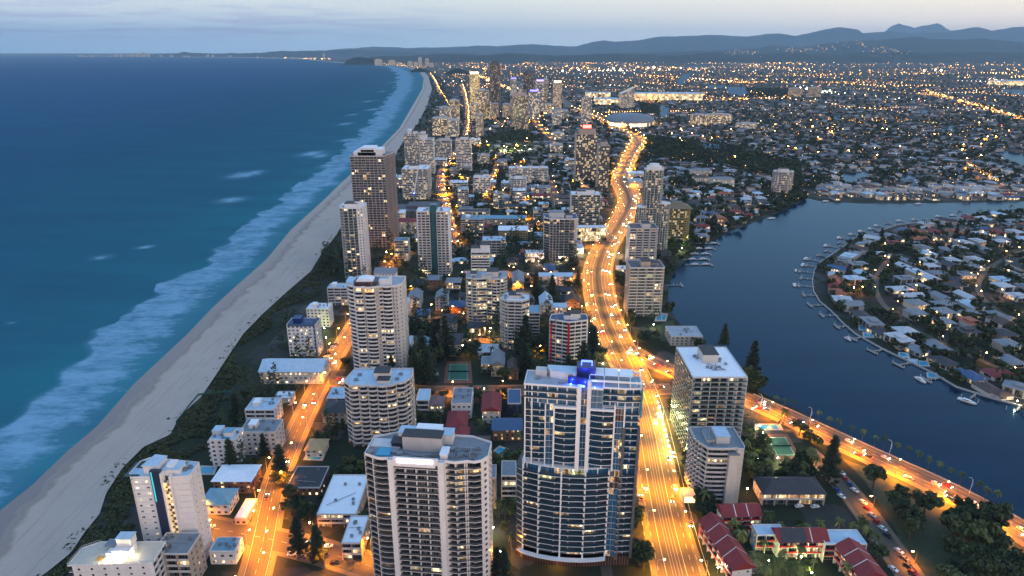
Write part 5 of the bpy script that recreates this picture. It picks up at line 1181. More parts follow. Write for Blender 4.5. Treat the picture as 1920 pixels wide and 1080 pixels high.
lowbox('long red-roofed house, upper half of the red pair behind the sign tower', 837, 874, 802, 818, 20, 'hip', ROOFR, CREAM, .1, rh=4, edge='w', cat='house', name='house')
lowbox('red-roofed house, lower of the red pair behind the sign tower', 844, 877, 824, 840, 14, 'hip', ROOFR, CREAM, .3, rh=4, edge='w', cat='house', name='house')
lowbox('navy house with a single lit attic window left of the glass tower', 952, 977, 758, 786, 20, rmat=ROOFBL, wall=NAVY, lit=.3, edge='w', cat='house', name='house')
lowbox('house with a blue gabled roof and warm veranda left of the glass tower', 924, 978, 806, 826, 14, 'gable', ROOFBL, BRICK, .5, rh=3, edge='w', cat='house', name='house')
lowbox('small brown house below the navy houses', 891, 917, 838, 852, 12, 'hip', ROOFBR, BRICK, .1, rh=2, edge='w', cat='house', name='house')
lowbox('white modern house with lit rooms between the two big front towers', 940, 968, 894, 940, 14, rmat=ROOFG, wall=WHITE, lit=.5, cat='house', name='house')
lowbox('tall grey wall building right of the sign tower', 914, 930, 898, 960, 12, rmat=ROOFG, wall=TAN, lit=.0, edge='w')
lowbox('dark flat-roofed brick building by the beach road bend', 537, 600, 916, 930, 20, rmat=ROOFD, wall=BRICK, lit=.2, edge='w', cat='building', name='flat_building')
lowbox('long building with a plain white flat roof left of the sign tower', 594, 668, 966, 990, 34, rmat=ROOFW, wall=TAN, lit=.25, cat='building', name='flat_building')
lowbox('smaller white-roofed annexe just left of the sign tower', 640, 676, 1020, 1050, 20, rmat=ROOFW, wall=TAN, lit=.3, cat='building', name='flat_building')
lowbox('white block with solar panels above the dark hipped house', 612, 648, 748, 768, 16, rmat=ROOFLB, wall=WHITE, lit=.1)
lowbox('dark hipped house with lit windows left of the pale zigzag tower', 604, 646, 774, 798, 16, 'hip', ROOFD, TAN, .3, rh=3, edge='w', cat='house', name='house')
lowbox('round-roofed villa with a floodlit green garden by the beach road', 572, 606, 844, 858, 12, 'hip', paint('ochre_tile', (.45, .30, .14)), CREAM, .6, rh=3, edge='w', cat='villa', name='villa')
lowbox('small white shop roof beside the road above the terraced block', 513, 545, 748, 760, 10, rmat=ROOFW, wall=CREAM, lit=.5, edge='w', cat='shop', name='shop')
lowbox('white cafe with blue lamps by the junction', 392, 440, 1036, 1058, 10, rmat=ROOFTEAL, wall=WHITE, lit=.6, edge='w', cat='cafe', name='cafe')
lowbox('pale pink garage row along the beach road', 440, 462, 960, 984, 16, rmat=ROOFW, wall=PINK, lit=.2, edge='w', cat='garage', name='garage', h=3.5)
lowbox('motel with a dark hipped roof and two lit storeys of balconies', 1432, 1548, 926, 948, 15, 'hip', ROOFD, CREAM, .45, rh=4.5, cat='motel', name='motel')
lowbox('grey shed roof on the river bank behind the white roofed block', 1258, 1318, 632, 648, 22, rmat=ROOFB, wall=GREY, lit=0, edge='w', cat='shed', name='shed')
lowbox('white-roofed pavilion left of the dark-roofed riverside tower', 1158, 1182, 506, 516, 14, rmat=ROOFW, wall=CREAM, lit=.3, cat='pavilion', name='pavilion')
for _k, a in enumerate([(1178, 1222, 326, 338, 30, 'white hall roof beside the highway bend, upper'), (1180, 1206, 340, 352, 26, 'beige hall beside the highway bend, lower'), (1070, 1100, 404, 420, 24, 'house block with brown gable left of the highway'), (1300, 1335, 320, 332, 22, 'cream apartment row with lit windows by the woods'), (1303, 1333, 333, 345, 20, 'long pale roof row by the woods'), (1338, 1378, 336, 350, 22, 'wide white house above the wooded bank')]):
    lowbox(a[5], a[0], a[1], a[2], a[3], a[4], 'hip' if _k > 1 else 'flat', [ROOFW, ROOFLB, ROOFBR, ROOFG, ROOFBR, ROOFG][_k], CREAM, .4, rh=3, edge='w')

for _k, a in enumerate([(858, 877, 356, 388, 20, 'cream mid-rise block beside the avenue, in front of the white stepped one'), (925, 943, 364, 392, 18, 'slim pale block right of the short orange street'), (961, 986, 358, 378, 22, 'white balcony block below the white rounded block'), (996, 1032, 353, 365, 26, 'low cream block with grey roof left of the tree-lined street'), (843, 876, 343, 353, 24, 'white low block just left of the white stepped one'), (732, 754, 334, 352, 30, 'cream block half hidden by the dark gridded tower'), (933, 951, 303, 314, 26, 'small white block below the sports field'), (813, 836, 300, 312, 26, 'white podium block below the violet-lit tower'), (936, 986, 388, 398, 22, 'row of dark gables behind the teal hall'), (998, 1032, 368, 378, 20, 'white house block with a red roof by the tree-lined street'), (1110, 1130, 372, 392, 20, 'tan block between the lit podium tower and the highway'), (1000, 1018, 396, 412, 20, 'pale block left of the broad pale tower'), (905, 930, 342, 352, 24, 'low cream block behind the short orange street'), (1040, 1068, 372, 386, 22, 'brown-roofed flats right of the tree-lined street'), (870, 884, 312, 326, 24, 'small white block right of the slim corner-balcony tower'), (1060, 1078, 300, 316, 24, 'white block in front of the brown hotel tower'), (1030, 1056, 292, 302, 28, 'low white block by the park field street'), (880, 900, 262, 274, 30, 'white block right of the avenue, above the sports field'), (843, 856, 318, 332, 24, 'narrow cream block beside the avenue bend'), (940, 958, 344, 356, 24, 'cream cube left of the white rounded block')]):
    lowbox(a[5], a[0], a[1], a[2], a[3], a[4], 'gable' if _k in (8, 9) else 'hip' if _k in (13,) else 'flat', [ROOFLB, ROOFG, ROOFW, ROOFG, ROOFW][_k % 5] if _k not in (8, 9, 13) else (ROOFD, ROOFR, ROOFBR)[(8, 9, 13).index(_k)], [CREAM, PALE, WHITE, TAN, WHITE][_k % 5], .3, rh=3, plants=_k % 2 if _k not in (8, 9, 13) else 0)

# --- red roofed resort
def redwing(label, a, b, wid, h, rh, z0=0, slope=1):
    (x0, y0), (x1, y1) = G(*a, h), G(*b, h); L = math.hypot(x1 - x0, y1 - y0); root = thing('resort_wing', label, 'resort wing', (x0, y0, 0), math.atan2(y1 - y0, x1 - x0)); 
    for k in range(int(L / 5) + 1): p = lerp((x0, y0), (x1, y1), min(1, k * 5 / L)); occupy(p[0] - wid * .5, p[0] + wid * .5, p[1] - wid * .5, p[1] + wid * .5)
    block(root, [(0, -wid / 2), (L, -wid / 2), (L, wid / 2), (0, wid / 2)], [('b', max(1, round(L / 5))), ('w', 2, 1, 1), ('b', max(1, round(L / 5))), ('w', 2, 1, 1)], 0, h, 3, wall=WHITE, slab=WHITE, rail=RED, lit=.35, lod=0, roof=False, depth=1.4, budget=40)
    m = MB(); m.hip(0, L, -wid / 2, wid / 2, h, rh, .7, gable=True); m.build('roof', ROOFR, root)
    g = MB()
    for xx in (.02, L - .02): g = MB(); g.face([(xx, -wid / 2, h), (xx, wid / 2, h), (xx, 0, h + rh * .95)]); g.build('gable_wall', WHITE, root)
    for k in range(1, int(L / 9) + 1):
        xx = L * k / (int(L / 9) + 1); g = MB(); g.face([(xx - .2, -wid / 2 - .8, h - .1), (xx + .2, -wid / 2 - .8, h - .1), (xx + .2, 0, h + rh + .35), (xx - .2, 0, h + rh + .35)]); g.face([(xx + .2, wid / 2 + .8, h - .1), (xx - .2, wid / 2 + .8, h - .1), (xx - .2, 0, h + rh + .35), (xx + .2, 0, h + rh + .35)]); g.build('roof_rib', WHITE, root)
redwing('long red-roofed resort wing stepping down beside the highway', (1395, 1066), (1332, 975), 11, 10, 4.5)
redwing('short red-roofed resort wing at the top of the courtyard', (1350, 958), (1420, 955), 10, 11, 3.5)
redwing('red-roofed resort wing with a black solar roof facing the courtyard', (1455, 1003), (1545, 1003), 10, 10, 4)
redwing('red-roofed resort wing running down toward the side lane', (1590, 1022), (1640, 1085), 12, 10, 4)
for lab, q, mt in (('white flat resort roof between the red wings', (1420, 985, 1462, 1005, 10), ROOFLB), ('pale blue flat resort roof right of the solar roof', (1548, 995, 1606, 1022, 10), ROOFLB)):
    (x0, y0), (x1, y1) = G(q[0], q[3], q[4]), G(q[2], q[1], q[4]); r = thing('resort_wing', lab, 'resort wing', ((x0 + x1) / 2, y0, 0)); occupy(x0, x1, y0, y1); w = abs(x1 - x0)
    block(r, rect(w, abs(y1 - y0)), [('b', 3), ('w', 2, 1, 1), 'x', ('w', 2, 1, 1)], 0, 10, 3, wall=WHITE, rail=RED, lit=.4, lod=0, roofmat=mt, parapet=.5)
m = MB(); (x0, y0), (x1, y1) = G(1458, 1003, 14), G(1522, 978, 14)
_r = [o for o in COL.objects if o.get('label', '').startswith('red-roofed resort wing with a black')][0]; m = MB(); m.face([(1, -5.6, 10.25), (13, -5.6, 10.25), (13, -.2, 14.2), (1, -.2, 14.2)]); m.build('solar_roof', ROOFD, _r)

# grass park with floodlights, sports field, tennis courts, pools
flat('sports_field', [G(*p) for p in ((908, 279), (1008, 279), (1010, 268), (915, 268))], .09, paint('field_grass', (.05, .09, .025)))
flat('park_lawn', [G(*p) for p in ((1230, 610), (1262, 600), (1275, 640), (1240, 640))], .09, paint('lawn', (.028, .042, .014), var=.6))
flat('park_lawn', [G(*p) for p in ((1580, 860), (1660, 890), (1740, 925), (1840, 975), (1900, 1010), (1960, 1120), (1760, 1120), (1690, 1010), (1620, 900))], .09, MATS['lawn'])
def court(px, label):
    g = [G(*p) for p in px]; r = thing('tennis_court', label, 'tennis court', (g[0][0], g[0][1], 0)); q = [(a - g[0][0], b - g[0][1]) for a, b in g]; cx = sum(a for a, b in q) / 4; cy = sum(b for a, b in q) / 4
    for nm, k, z, mt in (('surround', 1.28, .14, paint('court_surround', (.20, .07, .04))), ('playing_surface', 1, .2, paint('court_green', (.035, .12, .075)))):
        m = MB(); m.face([(cx + (a - cx) * k, cy + (b - cy) * k, z) for a, b in q]); m.build(nm, mt, r)
    m = MB()
    for u in (.18, .82): a, b = lerp(q[0], q[3], u), lerp(q[1], q[2], u)
    for a, b in ((lerp(q[0], q[1], .08), lerp(q[3], q[2], .08)), (lerp(q[0], q[1], .92), lerp(q[3], q[2], .92)), (lerp(q[0], q[3], .06), lerp(q[1], q[2], .06)), (lerp(q[0], q[3], .94), lerp(q[1], q[2], .94))): m.tube((*a, .22), (*b, .22), .12, 4)
    m.build('court_line', M_LINE, r)
    a, b = lerp(q[0], q[3], .5), lerp(q[1], q[2], .5); m = MB(); m.quadwall(a, b, .2, 1.1); m.quadwall(b, a, .2, 1.1); m.build('net', WHITE, r)
    occupy(min(a for a, b in g) - 5, max(a for a, b in g) + 5, min(b for a, b in g) - 9, max(b for a, b in g) + 4)
court([(1455, 856), (1494, 856), (1474, 819), (1436, 819)], 'green tennis court with red surround beside the lit palm garden'); court([(838, 714), (880, 714), (878, 682), (842, 682)], 'dark green court among black trees behind the glass tower')
def pool(px, label, deck=True):
    g = [G(*p) for p in px]; c = (sum(a for a, b in g) / len(g), sum(b for a, b in g) / len(g)); r = thing('swimming_pool', label, 'swimming pool', (*c, 0)); q = [(a - c[0], b - c[1]) for a, b in g]
    if sum(q[i - 1][0] * q[i][1] - q[i][0] * q[i - 1][1] for i in range(len(q))) < 0: q.reverse()
    m = MB(); m.prism([(a * 1.45, b * 1.45) for a, b in q], .02, .28); m.build('deck', paint('pool_paving', (.42, .38, .34)), r)
    m = MB(); m.face([(a, b, .32) for a, b in q]); m.build('water', POOLM, r); occupy(min(a for a, b in g) - 2, max(a for a, b in g) + 2, min(b for a, b in g) - 2, max(b for a, b in g) + 2)
pool([(932, 857), (930, 846), (938, 840), (950, 844), (954, 853), (944, 855)], 'kidney-shaped turquoise pool on a lawn between the two front towers')
pool([(1423, 805), (1460, 805), (1456, 797), (1423, 797)], 'long blue pool with deck lamps next to the tennis court'); pool([(374, 888), (398, 888), (402, 877), (380, 876)], 'blue pool on a terrace behind the beach slab')
pool([(575, 861), (600, 862), (604, 854), (580, 851)], 'small floodlit pool by the round-roofed villa'); pool([(1231, 600), (1246, 600), (1249, 590), (1234, 588)], 'round bright blue pool beside the dark-roofed riverside tower')
pool([(786, 703), (816, 703), (815, 699), (787, 699)], 'narrow blue pool in the dark garden behind the zigzag tower')

# --- houses of the suburbs, told apart by roof colour, form and place
RC = [('white', paint('weathered_white_roof', (.46, .48, .50), var=.3, scale=.6)), ('grey', ROOFG), ('black', ROOFD), ('red', ROOFR), ('terracotta', ROOFT), ('pale blue', ROOFLB), ('brown', ROOFBR), ('slate blue', ROOFBL)]
PROTO = {}
def house_proto(form, w, d, h):
    k = (form, w, d, h)
    if k in PROTO: return PROTO[k]
    P = []
    m = MB(); m.box(-w / 2, w / 2, -d / 2, d / 2, 0, h)
    if form == 'L': m.box(-w / 2 - 5, -w / 2 + .1, -d / 2 - 3, d / 2 - 4, 0, h - .4)
    P.append(('wall', m.mesh('wall')))
    m = MB()
    if form == 'flat':
        m.box(-w / 2 - .7, w / 2 + .7, -d / 2 - .7, d / 2 + .7, h, h + .4, True); m.box(-w * .2, w * .25, -d * .2, d * .3, h + .4, h + 1.6)
    else:
        m.hip(-w / 2, w / 2, -d / 2, d / 2, h, 2.6, .8, gable=form == 'gable')
        if form == 'gable':
            if w >= d:
                for s in (-1, 1): m.face([(s * w / 2, -d / 2 * s, h), (s * w / 2, d / 2 * s, h), (s * w / 2, 0, h + 2.4)])
            else:
                for s in (-1, 1): m.face([(w / 2 * -s, s * -d / 2 if s > 0 else d / 2, h), (w / 2 * s, -d / 2 if s > 0 else d / 2, h), (0, -d / 2 if s > 0 else d / 2, h + 2.4)])
        if form == 'L': m.hip(-w / 2 - 5, -w / 2 + 1, -d / 2 - 3, d / 2 - 4, h - .4, 2.2, .7)
    P.append(('roof', m.mesh('roof')))
    for s, a, b in ((-1, -.42, -.18), (-1, -.1, .14), (-1, .22, .42)):
        m = MB(); y = -d / 2 - .06; m.face([(a * w, y, .4), (b * w, y, .4), (b * w, y, h - .5), (a * w, y, h - .5)], [(0, .4), ((b - a) * w, .4), ((b - a) * w, h), (0, h)]); P.append(('window', m.mesh('window')))
    m = MB(); x = w / 2 + .06; m.face([(x, -d * .3, .8), (x, d * .2, .8), (x, d * .2, h - .6), (x, -d * .3, h - .6)], [(0, .4), (d * .5, .4), (d * .5, h), (0, h)]); P.append(('window', m.mesh('window')))
    m = MB(); x = -w / 2 - .06 - (5 if form == 'L' else 0); m.face([(x, d * .2, .8), (x, -d * .3, .8), (x, -d * .3, h - .6), (x, d * .2, h - .6)], [(0, .4), (d * .5, .4), (d * .5, h), (0, h)]); P.append(('window', m.mesh('window')))
    for n, me in P: me.materials.append(WHITE)
    PROTO[k] = P; return P
NHOUSE = 0
def put_house(x, y, rz, form, w, d, h, rmat, wmat, litp, label, group):
    global NHOUSE; NHOUSE += 1
    root = thing('house', label, 'house', (x, y, 0), rz, group)
    for n, me in house_proto(form, w, d, h):
        o = bpy.data.objects.new(n, me); COL.objects.link(o); o.parent = root
        s = o.material_slots[0]; s.link = 'OBJECT'
        s.material = rmat if n == 'roof' else wmat if n == 'wall' else (RN.choice(LITS[:4]) if RN.random() < litp else GLASS)
    return root
HSIZE = [('hip', 18, 13, 3.4), ('hip', 15, 15, 6.2), ('flat', 19, 13, 6.0), ('gable', 20, 11, 3.6), ('L', 16, 12, 3.4), ('flat', 16, 16, 3.6), ('hip', 22, 13, 3.6), ('gable', 14, 18, 5.8)]
FORMN = {'hip': 'hipped', 'flat': 'flat', 'gable': 'gabled', 'L': 'L-shaped hipped'}
ORD = ['first', 'second', 'third', 'fourth', 'fifth', 'sixth', 'seventh', 'eighth', 'ninth', 'tenth', 'eleventh', 'twelfth', 'thirteenth', 'fourteenth', 'fifteenth', 'sixteenth', 'seventeenth', 'eighteenth', 'nineteenth', 'twentieth', 'twenty-first', 'twenty-second', 'twenty-third', 'twenty-fourth', 'twenty-fifth', 'twenty-sixth', 'twenty-seventh', 'twenty-eighth', 'twenty-ninth', 'thirtieth']
def ordn(k): return ORD[k] if k < 30 else ['thirty', 'forty', 'fifty', 'sixty', 'seventy', 'eighty', 'ninety'][(k + 1) // 10 - 3] + ('-' + ORD[(k + 1) % 10 - 1] if (k + 1) % 10 else 'th row')
def style():
    r = RN.random()
    c = 0 if r < .17 else 1 if r < .42 else 5 if r < .52 else 2 if r < .72 else 4 if r < .79 else 3 if r < .86 else 6 if r < .95 else 7
    return c, RN.choice(HSIZE), RN.choice(HWALL)
HL = []   # wanted houses: x, y, rz, style, place text
def want(x, y, rz, place, litp=.3):
    c, s, w = style(); HL.append((x, y, rz, c, s, w, place, litp)); occupy(x - s[1] * .5, x + s[1] * .5, y - s[2] * .5, y + s[2] * .5)
# waterfront row of the river peninsula
PEN = [G(*p) for p in [(1853, 402), (1780, 410), (1730, 417), (1680, 423), (1640, 437), (1603, 447), (1567, 473), (1537, 493), (1527, 507), (1523, 527), (1525, 547), (1537, 567), (1557, 583), (1580, 607), (1603, 627), (1657, 657), (1700, 677), (1747, 700), (1793, 727), (1843, 743), (1913, 763), (1990, 790)]]
penr = resample(PEN, 4)
acc = 0; last = None
pn = normals(penr)
WF = []
for i in range(2, len(penr) - 1, 5):
    WF.append((penr[i], pn[i]))
for (p, n) in WF:
    d = 21; nx, ny = -n[0], -n[1]       # inland is on the left of travel
    x, y = p[0] + nx * d, p[1] + ny * d
    if in_water(x, y): nx, ny = -nx, -ny; x, y = p[0] + nx * d, p[1] + ny * d
    if blocked(x, y, 5) or in_water(x, y): continue
    want(x, y, math.atan2(ny, nx) - math.pi / 2 + (0), 'on the peninsula waterfront')
def scatter(area, step, place, jit=.25, litp=.3, rz=0.0, rr=8, limit=999, side=None):
    g = [G(*p) for p in area]; x0, x1 = min(p[0] for p in g), max(p[0] for p in g); y0, y1 = min(p[1] for p in g), max(p[1] for p in g)
    y = y0
    while y < y1 and limit > 0:
        x = x0 + RN.random() * step
        while x < x1 and limit > 0:
            a, b = x + (RN.random() - .5) * step * jit, y + (RN.random() - .5) * step * jit
            if inpoly(a, b, g) and not blocked(a, b, rr) and not near_road(a, b, rr + 1) and not in_water(a, b) and not any(in_water(a + u, b + v) for u, v in ((12, 0), (-12, 0), (0, 12), (0, -12))):
                want(a, b, rz + RN.choice([0, math.pi / 2]) * 1.0, place, litp); limit -= 1
            x += step
        y += step * .92
scatter([(1535, 540), (1560, 490), (1640, 445), (1700, 424), (1925, 402), (1925, 765), (1800, 722), (1660, 650), (1560, 585)], 26, 'inland on the peninsula', litp=.26, rz=.12)
scatter([(770, 500), (1095, 470), (1095, 700), (980, 720), (770, 700)], 27, 'among the beachside towers', litp=.3)
scatter([(735, 470), (870, 300), (1080, 300), (1150, 330), (1100, 470), (870, 500)], 30, 'between the far towers', litp=.35)
scatter([(1240, 330), (1500, 360), (1430, 405), (1300, 460), (1240, 440)], 27, 'on the wooded riverbank', litp=.4)
scatter([(1540, 350), (1920, 350), (1920, 374), (1540, 374)], 26, 'on the far river shore', litp=.4)
scatter([(1500, 300), (1920, 300), (1920, 348), (1500, 348)], 34, 'in the canal suburb', litp=.35, limit=70)
# nearest ones are things of their own; each gets a label from its roof, form and order
HL.sort(key=lambda h: h[1])
seen = {}
FARH = HL[285:]; 
for x, y, rz, c, s, w, place, litp in HL[:285]:
    k = (c, s, place); n = seen.get(k, 0); seen[k] = n + 1
    big = {'hip': '', 'gable': '', 'flat': '', 'L': ''}[s[0]]
    st = 'two-storey' if s[3] > 5 else 'low'; sz = 'long' if s[1] >= 19 else 'deep' if s[2] > s[1] else 'square' if s[1] == s[2] else 'compact'
    put_house(x, y, rz, s[0], s[1], s[2], s[3], RC[c][1], w, litp, f'{sz} {st} {RC[c][0]} {FORMN[s[0]]}-roofed house, {ordn(n)} nearest {place}', 'houses ' + place)
# the rest of the suburb: one mass of roofs
def far_houses():
    rg = np.random.RandomState(4); V = []; Fc = []; C = []
    def add(x, y, w, d, h, rh, ang, rc, wc):
        b = len(V); ca, sa = math.cos(ang), math.sin(ang)
        def P(a, c, z): V.append((x + a * ca - c * sa, y + a * sa + c * ca, z))
        for z in (0, h):
            for a, c in ((-w, -d), (w, -d), (w, d), (-w, d)): P(a / 2, c / 2, z)
        P(-(w / 2 - d / 2 * .9), 0, h + rh); P(w / 2 - d / 2 * .9, 0, h + rh)
        for f in ((0, 1, 5, 4), (1, 2, 6, 5), (2, 3, 7, 6), (3, 0, 4, 7)): Fc.append(tuple(b + i for i in f)); C.append(wc)
        for f in ((4, 5, 9, 8), (5, 6, 9), (6, 7, 8, 9), (7, 4, 8)): Fc.append(tuple(b + i for i in f)); C.append(rc)
    RCC = [(.34, .36, .38), (.16, .18, .21), (.07, .075, .085), (.02, .02, .022), (.08, .018, .015), (.09, .035, .022), (.14, .18, .22)]
    def ok(x, y): return not in_water(x, y) and not blocked(x, y, 8) and not near_road(x, y, 8) and not WOOD(x, y)
    for x, y, rz, c, s, w, place, litp in FARH: add(x, y, s[1], s[2], s[3], 2.4 if s[0] != 'flat' else .2, rz, RCC[rg.randint(7)], (.55, .52, .48))
    n = 0
    while n < 2900:
        py = 145 + (rg.rand() ** .8) * 205; px = 1000 + rg.rand() * 940 if rg.rand() < .86 else 800 + rg.rand() * 300
        x, y = G(px, py)
        if not ok(x, y): n += .2; continue
        s = 1.0 + .5 * (y > 2500)
        add(x, y, rg.uniform(12, 24) * s, rg.uniform(9, 15) * s, rg.choice([3.2, 3.6, 6, 6.5]), rg.uniform(.3, 3), rg.choice([.1, 1.6, .4, 2.1]), RCC[rg.choice(7, p=[.13, .17, .25, .19, .07, .09, .10])], (.14, .13, .12) if rg.rand() < .75 else (.4, .38, .36)); n += 1
    me = bpy.data.meshes.new('distant_houses'); me.from_pydata(V, [], Fc)
    at = me.color_attributes.new('colour', 'FLOAT_COLOR', 'CORNER'); a = np.repeat(np.array([(*c, 1) for c in C], np.float32), [len(f) for f in Fc], 0); at.data.foreach_set('color', a.ravel())
    m, t = newmat('distant_house_paint'); at = t.n('Attribute', attribute_name='colour'); p = t.n('BsdfPrincipled', {'Base Color': at.outputs['Color'], 'Roughness': .7}); t.n('OutputMaterial', {0: p.outputs[0]}); me.materials.append(m)
    o = bpy.data.objects.new('distant_houses', me); COL.objects.link(o); tag(o, 'mass of small houses of the far suburbs behind the river', 'distant houses', None, 'stuff')
WOODS = [[G(*p) for p in q] for q in ([(1195, 260), (1330, 268), (1420, 290), (1510, 310), (1560, 345), (1500, 360), (1380, 312), (1230, 300)], [(1640, 320), (1700, 325), (1660, 345), (1625, 345)], [(1390, 165), (1490, 170), (1480, 182), (1400, 182)], [(1200, 195), (1235, 200), (1235, 216), (1205, 214)], [(905, 261), (980, 247), (1010, 261), (1008, 265), (905, 265)], [(1500, 360), (1512, 372), (1470, 395), (1440, 405), (1450, 380)])]
def WOOD(x, y): return any(inpoly(x, y, w) for w in WOODS)
far_houses()
for i, q in enumerate([(1695, 666), (1712, 678), (1732, 682), (1748, 704), (1628, 628), (1620, 615)]): pool([(q[0] - 7, q[1] + 3), (q[0] + 8, q[1] + 4), (q[0] + 6, q[1] - 3), (q[0] - 8, q[1] - 4)], ['dim waterfront pool', 'waterfront pool', 'wider waterfront pool', 'lowest waterfront pool', 'upper green waterfront pool', 'uppermost waterfront pool'][i] + ', ' + ordn(5 - i if i < 4 else i - 4) + ' along the peninsula edge from the jetties')
# ------------------------------------------------------------------ vegetation
def leafmat(name, a, b):
    m, t = newmat(name); pos = t.n('NewGeometry').outputs['Position']; oi = t.n('ObjectInfo').outputs['Random']
    n = t.m('ADD', t.m('MULTIPLY', t.noise(pos, .35, 3, .6), .7), t.m('MULTIPLY', t.noise(pos, .03, 2), .3)); n = t.m('ADD', n, t.m('MULTIPLY', t.m('SUBTRACT', oi, .5), .35))
    c = t.mix(t.smooth(n, .3, .75), a, b); p = t.n('BsdfPrincipled', {'Base Color': c, 'Roughness': .75, 'Specular IOR Level': .25}); t.n('OutputMaterial', {0: p.outputs[0]}); return m
LEAF = leafmat('leaves', (.018, .032, .012), (.085, .105, .035)); NEEDLE = leafmat('needles', (.014, .026, .015), (.048, .062, .028)); FROND = leafmat('fronds', (.04, .06, .015), (.15, .16, .045)); BARK = paint('bark', (.07, .055, .04)); SCRUB = leafmat('scrub', (.020, .034, .012), (.085, .095, .04))
def leafcloud(seed, n, size, clumps, flat=1.0, r=4.0, h=5.0, z0=3.0):
    rg = np.random.RandomState(seed); C = []
    for k in range(clumps):
        v = rg.normal(size=3); v /= np.linalg.norm(v); rad = rg.uniform(.4, 1.12)
        C.append((v[0] * rad * r * .75, v[1] * rad * r * .75, z0 + h / 2 + v[2] * rad * h * .42, rg.uniform(.2, .4) * r))
    V = []
    for k in range(n):
        c = C[rg.randint(clumps)]; v = rg.normal(size=3); v /= np.linalg.norm(v); p = np.array(c[:3]) + v * c[3] * rg.uniform(.6, 1.05) * np.array([1, 1, .75 * flat])
        nrm = v + rg.normal(size=3) * .6; nrm /= np.linalg.norm(nrm); a = np.cross(nrm, [.3, .5, .8]); a /= np.linalg.norm(a); b = np.cross(nrm, a); s = size * rg.uniform(.6, 1.3)
        V += [p - a * s - b * s * .6, p + a * s - b * s * .6, p + a * s * .8 + b * s * .7, p - a * s * .8 + b * s * .7]
    return np.array(V)
def pinecloud(seed, n, H=20.0, R=4.2):
    rg = np.random.RandomState(seed); V = []; lv = 14
    for k in range(n):
        l = rg.randint(lv); zz = 3 + (H - 3) * (l / lv) ** .95; rr = R * (1 - l / lv) ** .8 + .3; t = rg.choice(7) * 2 * math.pi / 7 + l * .4 + rg.normal() * .12; q = rr * rg.uniform(.1, 1); w = .55 + .5 * (1 - l / lv)
        p = np.array([q * math.cos(t), q * math.sin(t), zz - q * .08 + rg.normal() * .25]); d = np.array([math.cos(t), math.sin(t), .12]); s = np.array([-math.sin(t), math.cos(t), rg.normal() * .5])
        V += [p - d * w - s * w * .45, p + d * w - s * w * .45, p + d * w + s * w * .45, p - d * w + s * w * .45]
    return np.array(V)
def palmcloud(seed, H=9.0, R=2.6, n=15):
    rg = np.random.RandomState(seed); V = []
    for k in range(n):
        t = k * 2.4 + rg.normal() * .2; e = rg.uniform(-.3, 1.0); pr = None
        for j in range(5):
            u = j / 4; rr = R * u; zz = H + R * (e * u - 1.0 * u * u); w = .38 * math.sin(math.pi * (.12 + .85 * u)) + .05
            c = np.array([rr * math.cos(t), rr * math.sin(t), zz]); s = np.array([-math.sin(t), math.cos(t), -.2]) * w
            if pr is not None: V += [pr[0], pr[1], c + s, c - s]
            pr = (c - s, c + s)
    return np.array(V)
def quadmesh(name, V, mat):
    n = len(V) // 4; me = bpy.data.meshes.new(name); me.vertices.add(len(V)); me.vertices.foreach_set('co', V.astype(np.float32).ravel()); me.loops.add(len(V)); me.loops.foreach_set('vertex_index', np.arange(len(V), dtype=np.int32)); me.polygons.add(n); me.polygons.foreach_set('loop_start', np.arange(0, len(V), 4, dtype=np.int32)); me.polygons.foreach_set('loop_total', np.full(n, 4, np.int32)); me.update(calc_edges=True); me.materials.append(mat); return me
def trunkmesh(h, r, limbs=0, seed=0):
    m = MB(); m.cyl(0, 0, r, -.2, h, 7, r * .55); rg = random.Random(seed)
    for k in range(limbs): t = k * 2.1 + rg.random(); m.tube((0, 0, h * rg.uniform(.55, .9)), (1.9 * math.cos(t), 1.9 * math.sin(t), h * 1.35), r * .3, 5)
    me = m.mesh('trunk'); me.materials.append(BARK); return me
TP = {'broad': [(quadmesh('crown', leafcloud(s, 640, .42, 17), LEAF), trunkmesh(4.4, .28, 4, s)) for s in range(6)],
      'pine': [(quadmesh('crown', pinecloud(s, 620), NEEDLE), trunkmesh(19, .3)) for s in range(3)],
      'palm': [(quadmesh('crown', palmcloud(s), FROND), trunkmesh(9, .17)) for s in range(3)]}
LOWV = {'broad': [leafcloud(s, 90, .95, 8) for s in range(5)], 'pine': [pinecloud(s, 110) * 1 for s in range(2)], 'palm': [palmcloud(s, n=8) for s in range(2)]}
TINY = [leafcloud(s, 26, 1.7, 5) for s in range(4)]
TL = {'broad': ('broadleaf_tree', 'dark broadleaf tree'), 'pine': ('pine_tree', 'tall conical pine'), 'palm': ('palm_tree', 'slender palm')}
T = []     # x, y, scale, kind, place, own label
def tree(x, y, s, kind='broad', place='', label=None): T.append((x, y, s, kind, place, label))
def trees_in(area, n, place, kinds=('broad',), smin=.7, smax=1.4, r=2.0, road=1.5, seed=1, dense=False):
    rg = random.Random(seed); g = [G(*p) for p in area]; x0, x1, y0, y1 = min(p[0] for p in g), max(p[0] for p in g), min(p[1] for p in g), max(p[1] for p in g); c = 0; tr = 0
    while c < n and tr < n * 30:
        tr += 1; x, y = rg.uniform(x0, x1), rg.uniform(y0, y1)
        if not inpoly(x, y, g) or blocked(x, y, r) or in_water(x, y) or near_road(x, y, road): continue
        tree(x, y, rg.uniform(smin, smax) * 1.25, rg.choice(kinds), place); c += 1
